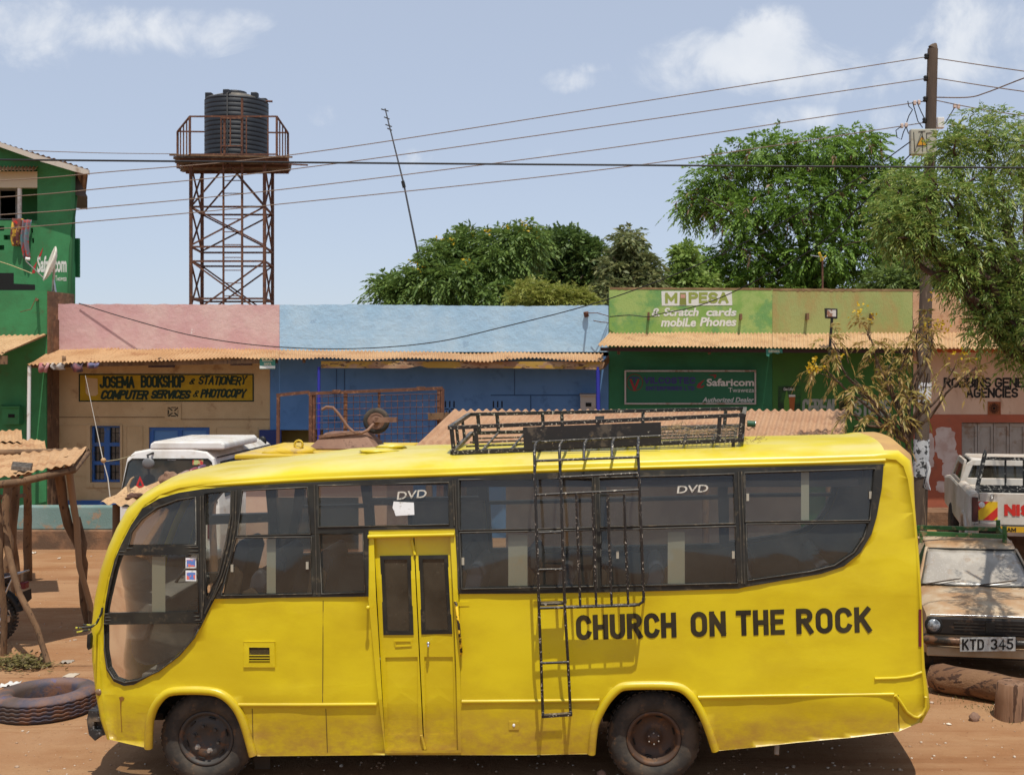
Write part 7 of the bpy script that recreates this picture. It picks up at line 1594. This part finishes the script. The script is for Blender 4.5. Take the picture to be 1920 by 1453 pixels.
def limb(mb, a, b_, r0, r1, seed, wob=.25, n=8):
    a, b_ = Vector(a), Vector(b_); pts = [];  k = (b_ - a).length * wob
    for i in range(n + 1):
        t = i / n; s_ = math.sin(math.pi * t)
        pts.append(a.lerp(b_, t) + Vector((noise.noise(Vector((seed, t * 2, 0))), noise.noise(Vector((seed, t * 2, 7))), noise.noise(Vector((seed, t * 2, 3))) * .6)) * k * s_)
    mb.tube(pts, [r0 + (r1 - r0) * i / n for i in range(n + 1)], 7, cap=False)
def tree(name, label, base, fork, clumps, trunk_r, leafmat_, rng_seed, spr, limbs_to=None, group=None, bark=BARK, twigs=True, cat='tree', extra=None):
    rng = np.random.default_rng(rng_seed); t = thing(name, base, label, cat, group)
    mb = MB(); limb(mb, base, fork, trunk_r, trunk_r * .75, rng_seed, .08)
    for i, c in enumerate(clumps):
        e = Vector(c[0]); limb(mb, fork, e, trunk_r * .5, trunk_r * .14, rng_seed + i * 1.7, .22)
        if twigs:
            for k in range(4):
                q = e + Vector(tuple(rng.normal(size=3) * np.array(c[1]) * .55)); limb(mb, e.lerp(Vector(fork), .25 * rng.random()), q, trunk_r * .13, trunk_r * .05, rng_seed + i + k * 3.3, .2, 5)
    mb.build('trunk', bark, t, recalc=False)
    ps = sprays(clumps, rng=rng, **spr); leaf_mesh('crown', leafmat_, t, *ps)
    if extra: extra(t, rng)
    return t

# big tree behind the stores, feathery, with brown seed pods
bigc = [clump(*a) for a in ((1360,330,35,62,42,1.0),(1440,290,34.5,72,40,1.1),(1530,290,34,62,42,1.1),(1610,285,34.5,55,42,1.0),(1400,400,34,70,42,1.0),(1500,380,33.5,80,50,1.2,1.2),(1600,370,34,80,50,1.2,1.2),(1690,350,34.5,55,45,1.0),(1310,380,35,40,28,.8,.6),(1420,480,34,85,40,1.1),(1540,470,33.5,90,45,1.2,1.2),(1650,450,34,70,50,1.1),(1345,505,34.5,55,36,.9),(1700,470,35,50,50,1.0),(1460,540,34,120,34,1.1),(1600,545,34,110,34,1.1))]
def pods(t, rng):
    ps = sprays([(c[0], tuple(x * 1.05 for x in c[1]), 1) for c in bigc[:10]], 230, 6, .12, .17, .05, rng, droop=1.6, out=.5, shell=3.5)
    leaf_mesh('seed_pods', leafmat('pod_brown', [(.20, .10, .06), (.26, .15, .09), (.13, .07, .04)], .15), t, *ps)['kind'] = 'stuff'
tree('shade_tree', 'large feathery green tree hung with brown seed pods, behind the cereal store', (WX(1530, 34.5), 34.5, 0), P(1525, 560, 34.5), bigc, .26,
     leafmat('feathery_leaf', [(.030, .075, .014), (.055, .125, .022), (.085, .17, .03), (.045, .10, .02)], .35), 101, dict(nspray=5200, nleaf=13, rach=.46, ll=.135, lw=.055, droop=.5, shell=1.9, out=.9), extra=pods)
# yellow flowered cassia left of centre
casc = [clump(*a) for a in ((755,548,30,40,22,.8,.7),(800,530,30,46,34,.9),(840,490,30,38,34,.9),(875,462,30.2,26,26,.7,.7),(850,530,29.6,70,34,1.0,1.2),(920,510,30,56,44,1.0,1.2),(950,472,30,46,38,.9),(982,450,30.2,28,20,.7,.7),(940,550,29.6,60,28,.9),(726,540,30,16,12,.5,.3))]
def flowers(cl, n, mname, size):
    def fx(t, rng):
        idx = rng.choice(len(cl), n); pp, dd = [], []
        for i in idx:
            c = cl[i]; a = rng.uniform(.25, 2.9); y = rng.uniform(-.9, .5)
            q = Vector(c[0]) + Vector((math.cos(a) * c[1][0] * 1.02, y * c[1][1], abs(math.sin(a)) * c[1][2] * 1.08))
            for k in range(9): pp.append(np.array(q) + rng.normal(size=3) * size * .8); dd.append(rng.normal(size=3) + np.array([0, 0, 1.0]))
        pos = np.array(pp); dr = unit(np.array(dd)); nr = unit(rng.normal(size=dr.shape)); m_ = len(pos)
        leaf_mesh('blossom', leafmat(mname, [(.55, .36, .015), (.70, .48, .03)], .3), t, pos, dr, nr, size * (.8 + .5 * rng.random(m_)), size * .8 * np.ones(m_))
    return fx
CASL = leafmat('cassia_leaf', [(.028, .065, .018), (.05, .10, .025), (.075, .135, .035), (.035, .08, .025)], .3)
tree('cassia_tree', 'spreading green tree dotted with yellow blossom, behind the blue parapet', (WX(890, 30), 30, 0), P(880, 585, 30), casc, .16, CASL, 202, dict(nspray=2700, nleaf=13, rach=.50, ll=.15, lw=.05, droop=.55, shell=2.0, out=1.1, updir=.3), extra=flowers(casc, 34, 'yellow_blossom', .07))
# dense round dark tree further off
rndc = [clump(*a) for a in ((1015,480,42,48,42,1.4),(1060,462,42,52,30,1.4),(1098,490,42,42,40,1.4),(1040,525,42,76,36,1.4),(1110,535,42,44,34,1.2),(980,520,42,45,40,1.2))]
tree('round_tree', 'dense dark round topped tree beyond the yellow flowering tree', (WX(1060, 42), 42, 0), P(1060, 560, 42), rndc, .3, leafmat('dark_leaf', [(.022, .05, .016), (.04, .08, .022), (.055, .105, .03)], .25), 303, dict(nspray=5600, nleaf=7, rach=.3, ll=.16, lw=.085, droop=.3, shell=3.5))
sldc = [clump(*a) for a in ((1178,462,31,18,30,.7,.8),(1165,505,31,34,36,.9,1.2),(1190,535,31,38,28,.9,1.2),(1150,550,30.5,36,26,.8),(1210,505,31,18,28,.7,.5),(1218,530,31,18,28,.6,.6))]
tree('slender_tree', 'slender grey green tree with a pointed top beside the lime parapet', (WX(1185, 31), 31, 0), P(1182, 585, 31), sldc, .12, leafmat('grey_leaf', [(.035, .06, .025), (.06, .09, .04), (.09, .115, .05), (.05, .075, .034)], .3), 404, dict(nspray=1500, nleaf=7, rach=.3, ll=.17, lw=.07, droop=.5, shell=1.8))
sm2 = [clump(*a) for a in ((1285,490,32,20,30,.7,.7),(1275,535,32,26,32,.8,1.0),(1305,540,32,34,30,.8,1.2))]
tree('small_tree', 'small light green tree at the foot of the large feathery tree', (WX(1278, 32), 32, 0), P(1278, 590, 32), sm2, .1, leafmat('light_leaf', [(.05, .10, .025), (.08, .15, .035), (.11, .18, .05)], .35), 505, dict(nspray=1100, nleaf=7, rach=.28, ll=.15, lw=.07, droop=.4, shell=2.0))
bsh = [clump(*a) for a in ((1000,555,28,48,26,.6),(1050,560,28,50,22,.6),(1085,565,28,36,18,.5))]
tree('bush', 'low olive green feathery bush just above the blue parapet', (WX(1030, 28), 28, 0), P(1030, 640, 28), bsh, .07, leafmat('olive_leaf', [(.065, .10, .02), (.10, .14, .03), (.13, .16, .045)], .35), 606, dict(nspray=1500, nleaf=8, rach=.22, ll=.10, lw=.035, droop=.3, shell=2.2), cat='bush')
lowc = [clump(*a) for a in ((1680,540,30,60,40,.8),(1750,520,30,60,50,.9),(1830,540,30,60,50,.9),(1900,530,30,70,60,1.0))]
tree('hedge_tree', 'dark leafy tree behind the peach parapet, half hidden by the neem', (WX(1790, 30), 30, 0), P(1790, 590, 30), lowc, .14, leafmat('hedge_leaf', [(.03, .06, .018), (.05, .09, .025), (.07, .12, .03)], .3), 707, dict(nspray=1800, nleaf=7, rach=.3, ll=.17, lw=.07, droop=.4, shell=2.4))

# neem tree on the right, near the viewer
nmc = [clump(*a) for a in ((1850,245,16.3,62,42,.55,1.0),(1790,285,16.1,50,40,.5),(1910,290,16.3,60,50,.6),(1720,370,15.9,52,42,.5),(1680,345,16.1,36,22,.4,.45),(1690,400,15.7,44,36,.5),(1790,370,15.7,62,50,.6,1.1),(1880,370,15.9,60,55,.6,1.1),(1730,440,15.6,56,40,.55),(1820,455,15.6,56,46,.6),(1905,480,15.8,56,60,.6),(1665,430,15.7,24,28,.35,.4),(1785,505,15.5,36,26,.45,.6),(1860,560,15.6,46,44,.45,.7),(1900,610,15.5,44,50,.45,.7),(1845,610,15.4,28,34,.35,.35),(1915,665,15.5,24,26,.3,.25),(1985,430,12.4,45,60,.4,.35),(1985,590,12.0,40,40,.35,.3),(2050,400,13.6,80,120,.8,1.4),(1980,260,13.9,60,60,.6),(2090,540,13.6,80,90,.7),(2060,640,13.4,50,40,.5,.6),(1800,545,15.4,14,20,.3,.12))]
nb = (WX(2010, 15.6), 15.6, 0)
neem_leaf = leafmat('neem_leaf', [(.034, .078, .016), (.058, .118, .027), (.085, .155, .04), (.145, .20, .065), (.046, .095, .02)], .3, .42)
nt_ = tree('neem_tree', 'large neem tree with drooping narrow leaves in front of the utility pole', nb, P(1955, 690, 15.7), nmc, .17, neem_leaf, 808, dict(nspray=4300, nleaf=11, rach=.22, ll=.085, lw=.0205, droop=.42, shell=1.9, out=.8, updir=.1), bark=mat('neem_bark', (.10, .06, .045), .9, bump=.008))
# dry yellow flowered shrub in front of the cereal store
shc = [clump(*a) for a in ((1545,690,15.2,34,18,.3,.8),(1560,640,15.2,20,34,.25,.5),(1600,710,15.2,36,24,.3,.9),(1620,610,15.4,18,34,.2,.6),(1635,650,15.2,26,24,.25,.6),(1610,735,15.1,34,20,.3,.6),(1665,690,15.2,34,40,.35,1.0),(1700,650,15.2,30,40,.3,.9),(1690,740,15.1,40,32,.35,1.1),(1740,700,15.0,40,34,.35,.9),(1790,690,15.0,40,26,.3,.6),(1830,690,14.9,30,18,.25,.35),(1750,640,15.2,22,34,.25,.5),(1640,790,15.0,40,14,.3,.5),(1680,790,15.0,30,22,.3,.6),(1590,770,15.0,22,12,.25,.25),(1745,590,15.3,12,28,.2,.25),(1720,620,15.3,14,24,.2,.25))]
def shrub_extra(t, rng):
    flowers([shc[3], shc[12], shc[16], shc[10], shc[0]], 16, 'shrub_blossom', .045)(t, rng)
    c = P(1512, 690, 15.2); pos = np.array([tuple(c + Vector((abs(rng.normal()) * .12, rng.normal() * .03, rng.normal() * .03))) for _ in range(40)]); dr = unit(rng.normal(size=pos.shape)); nr = unit(rng.normal(size=pos.shape))
    leaf_mesh('blossom', bpy.data.materials['shrub_blossom'], t, pos, dr, nr, .05 * np.ones(40), .04 * np.ones(40))
tree('flowering_shrub', 'half dry shrub with drooping brown green leaves and yellow flowers before the cereal store', (WX(1712, 15.2), 15.2, 0), P(1703, 830, 15.2), shc, .055,
     leafmat('dry_leaf', [(.085, .095, .025), (.13, .12, .04), (.155, .12, .055), (.10, .12, .03), (.18, .165, .065)], .3), 909, twigs=True, spr=dict(nspray=175, nleaf=13, rach=.20, ll=.095, lw=.025, droop=.9, shell=1.5, out=.6), cat='shrub', extra=shrub_extra)
# grass tufts beside the log
def tufts(name, label, spots, m, seed):
    rng = np.random.default_rng(seed); pp, dd, LL = [], [], []
    for (px, d, n, h_, w) in spots:
        x = WX(px, d)
        for _ in range(n):
            q = (x + rng.normal() * w, d + rng.normal() * w * .6); pp.append((q[0], q[1], gz(*q))); dd.append((rng.normal() * .45, rng.normal() * .45, 1)); LL.append(h_ * (.5 + rng.random()))
    t = MB(); pos = np.array(pp); dr = unit(np.array(dd)); nr = unit(rng.normal(size=pos.shape)); L = np.array(LL)
    e = bpy.data.objects.new('x', None); o = leaf_mesh(name, m, None, pos, dr, nr, L, .007 * np.ones(len(L)), .25); tag(o, label, 'grass', kind='stuff')
    bpy.data.objects.remove(e)
GR = leafmat('grass_blade', [(.05, .09, .02), (.09, .12, .03), (.22, .17, .07)], .3)
tufts('grass', 'sparse grass growing under the old car and along the log', [(1800,12.95,120,.09,.25),(1860,12.85,160,.10,.25),(1900,12.8,160,.10,.22),(1940,12.7,120,.1,.2),(1860,12.25,26,.10,.04),(1780,12.6,30,.04,.1),(1830,12.4,40,.04,.12),(1890,11.9,20,.04,.1)], GR, 3)
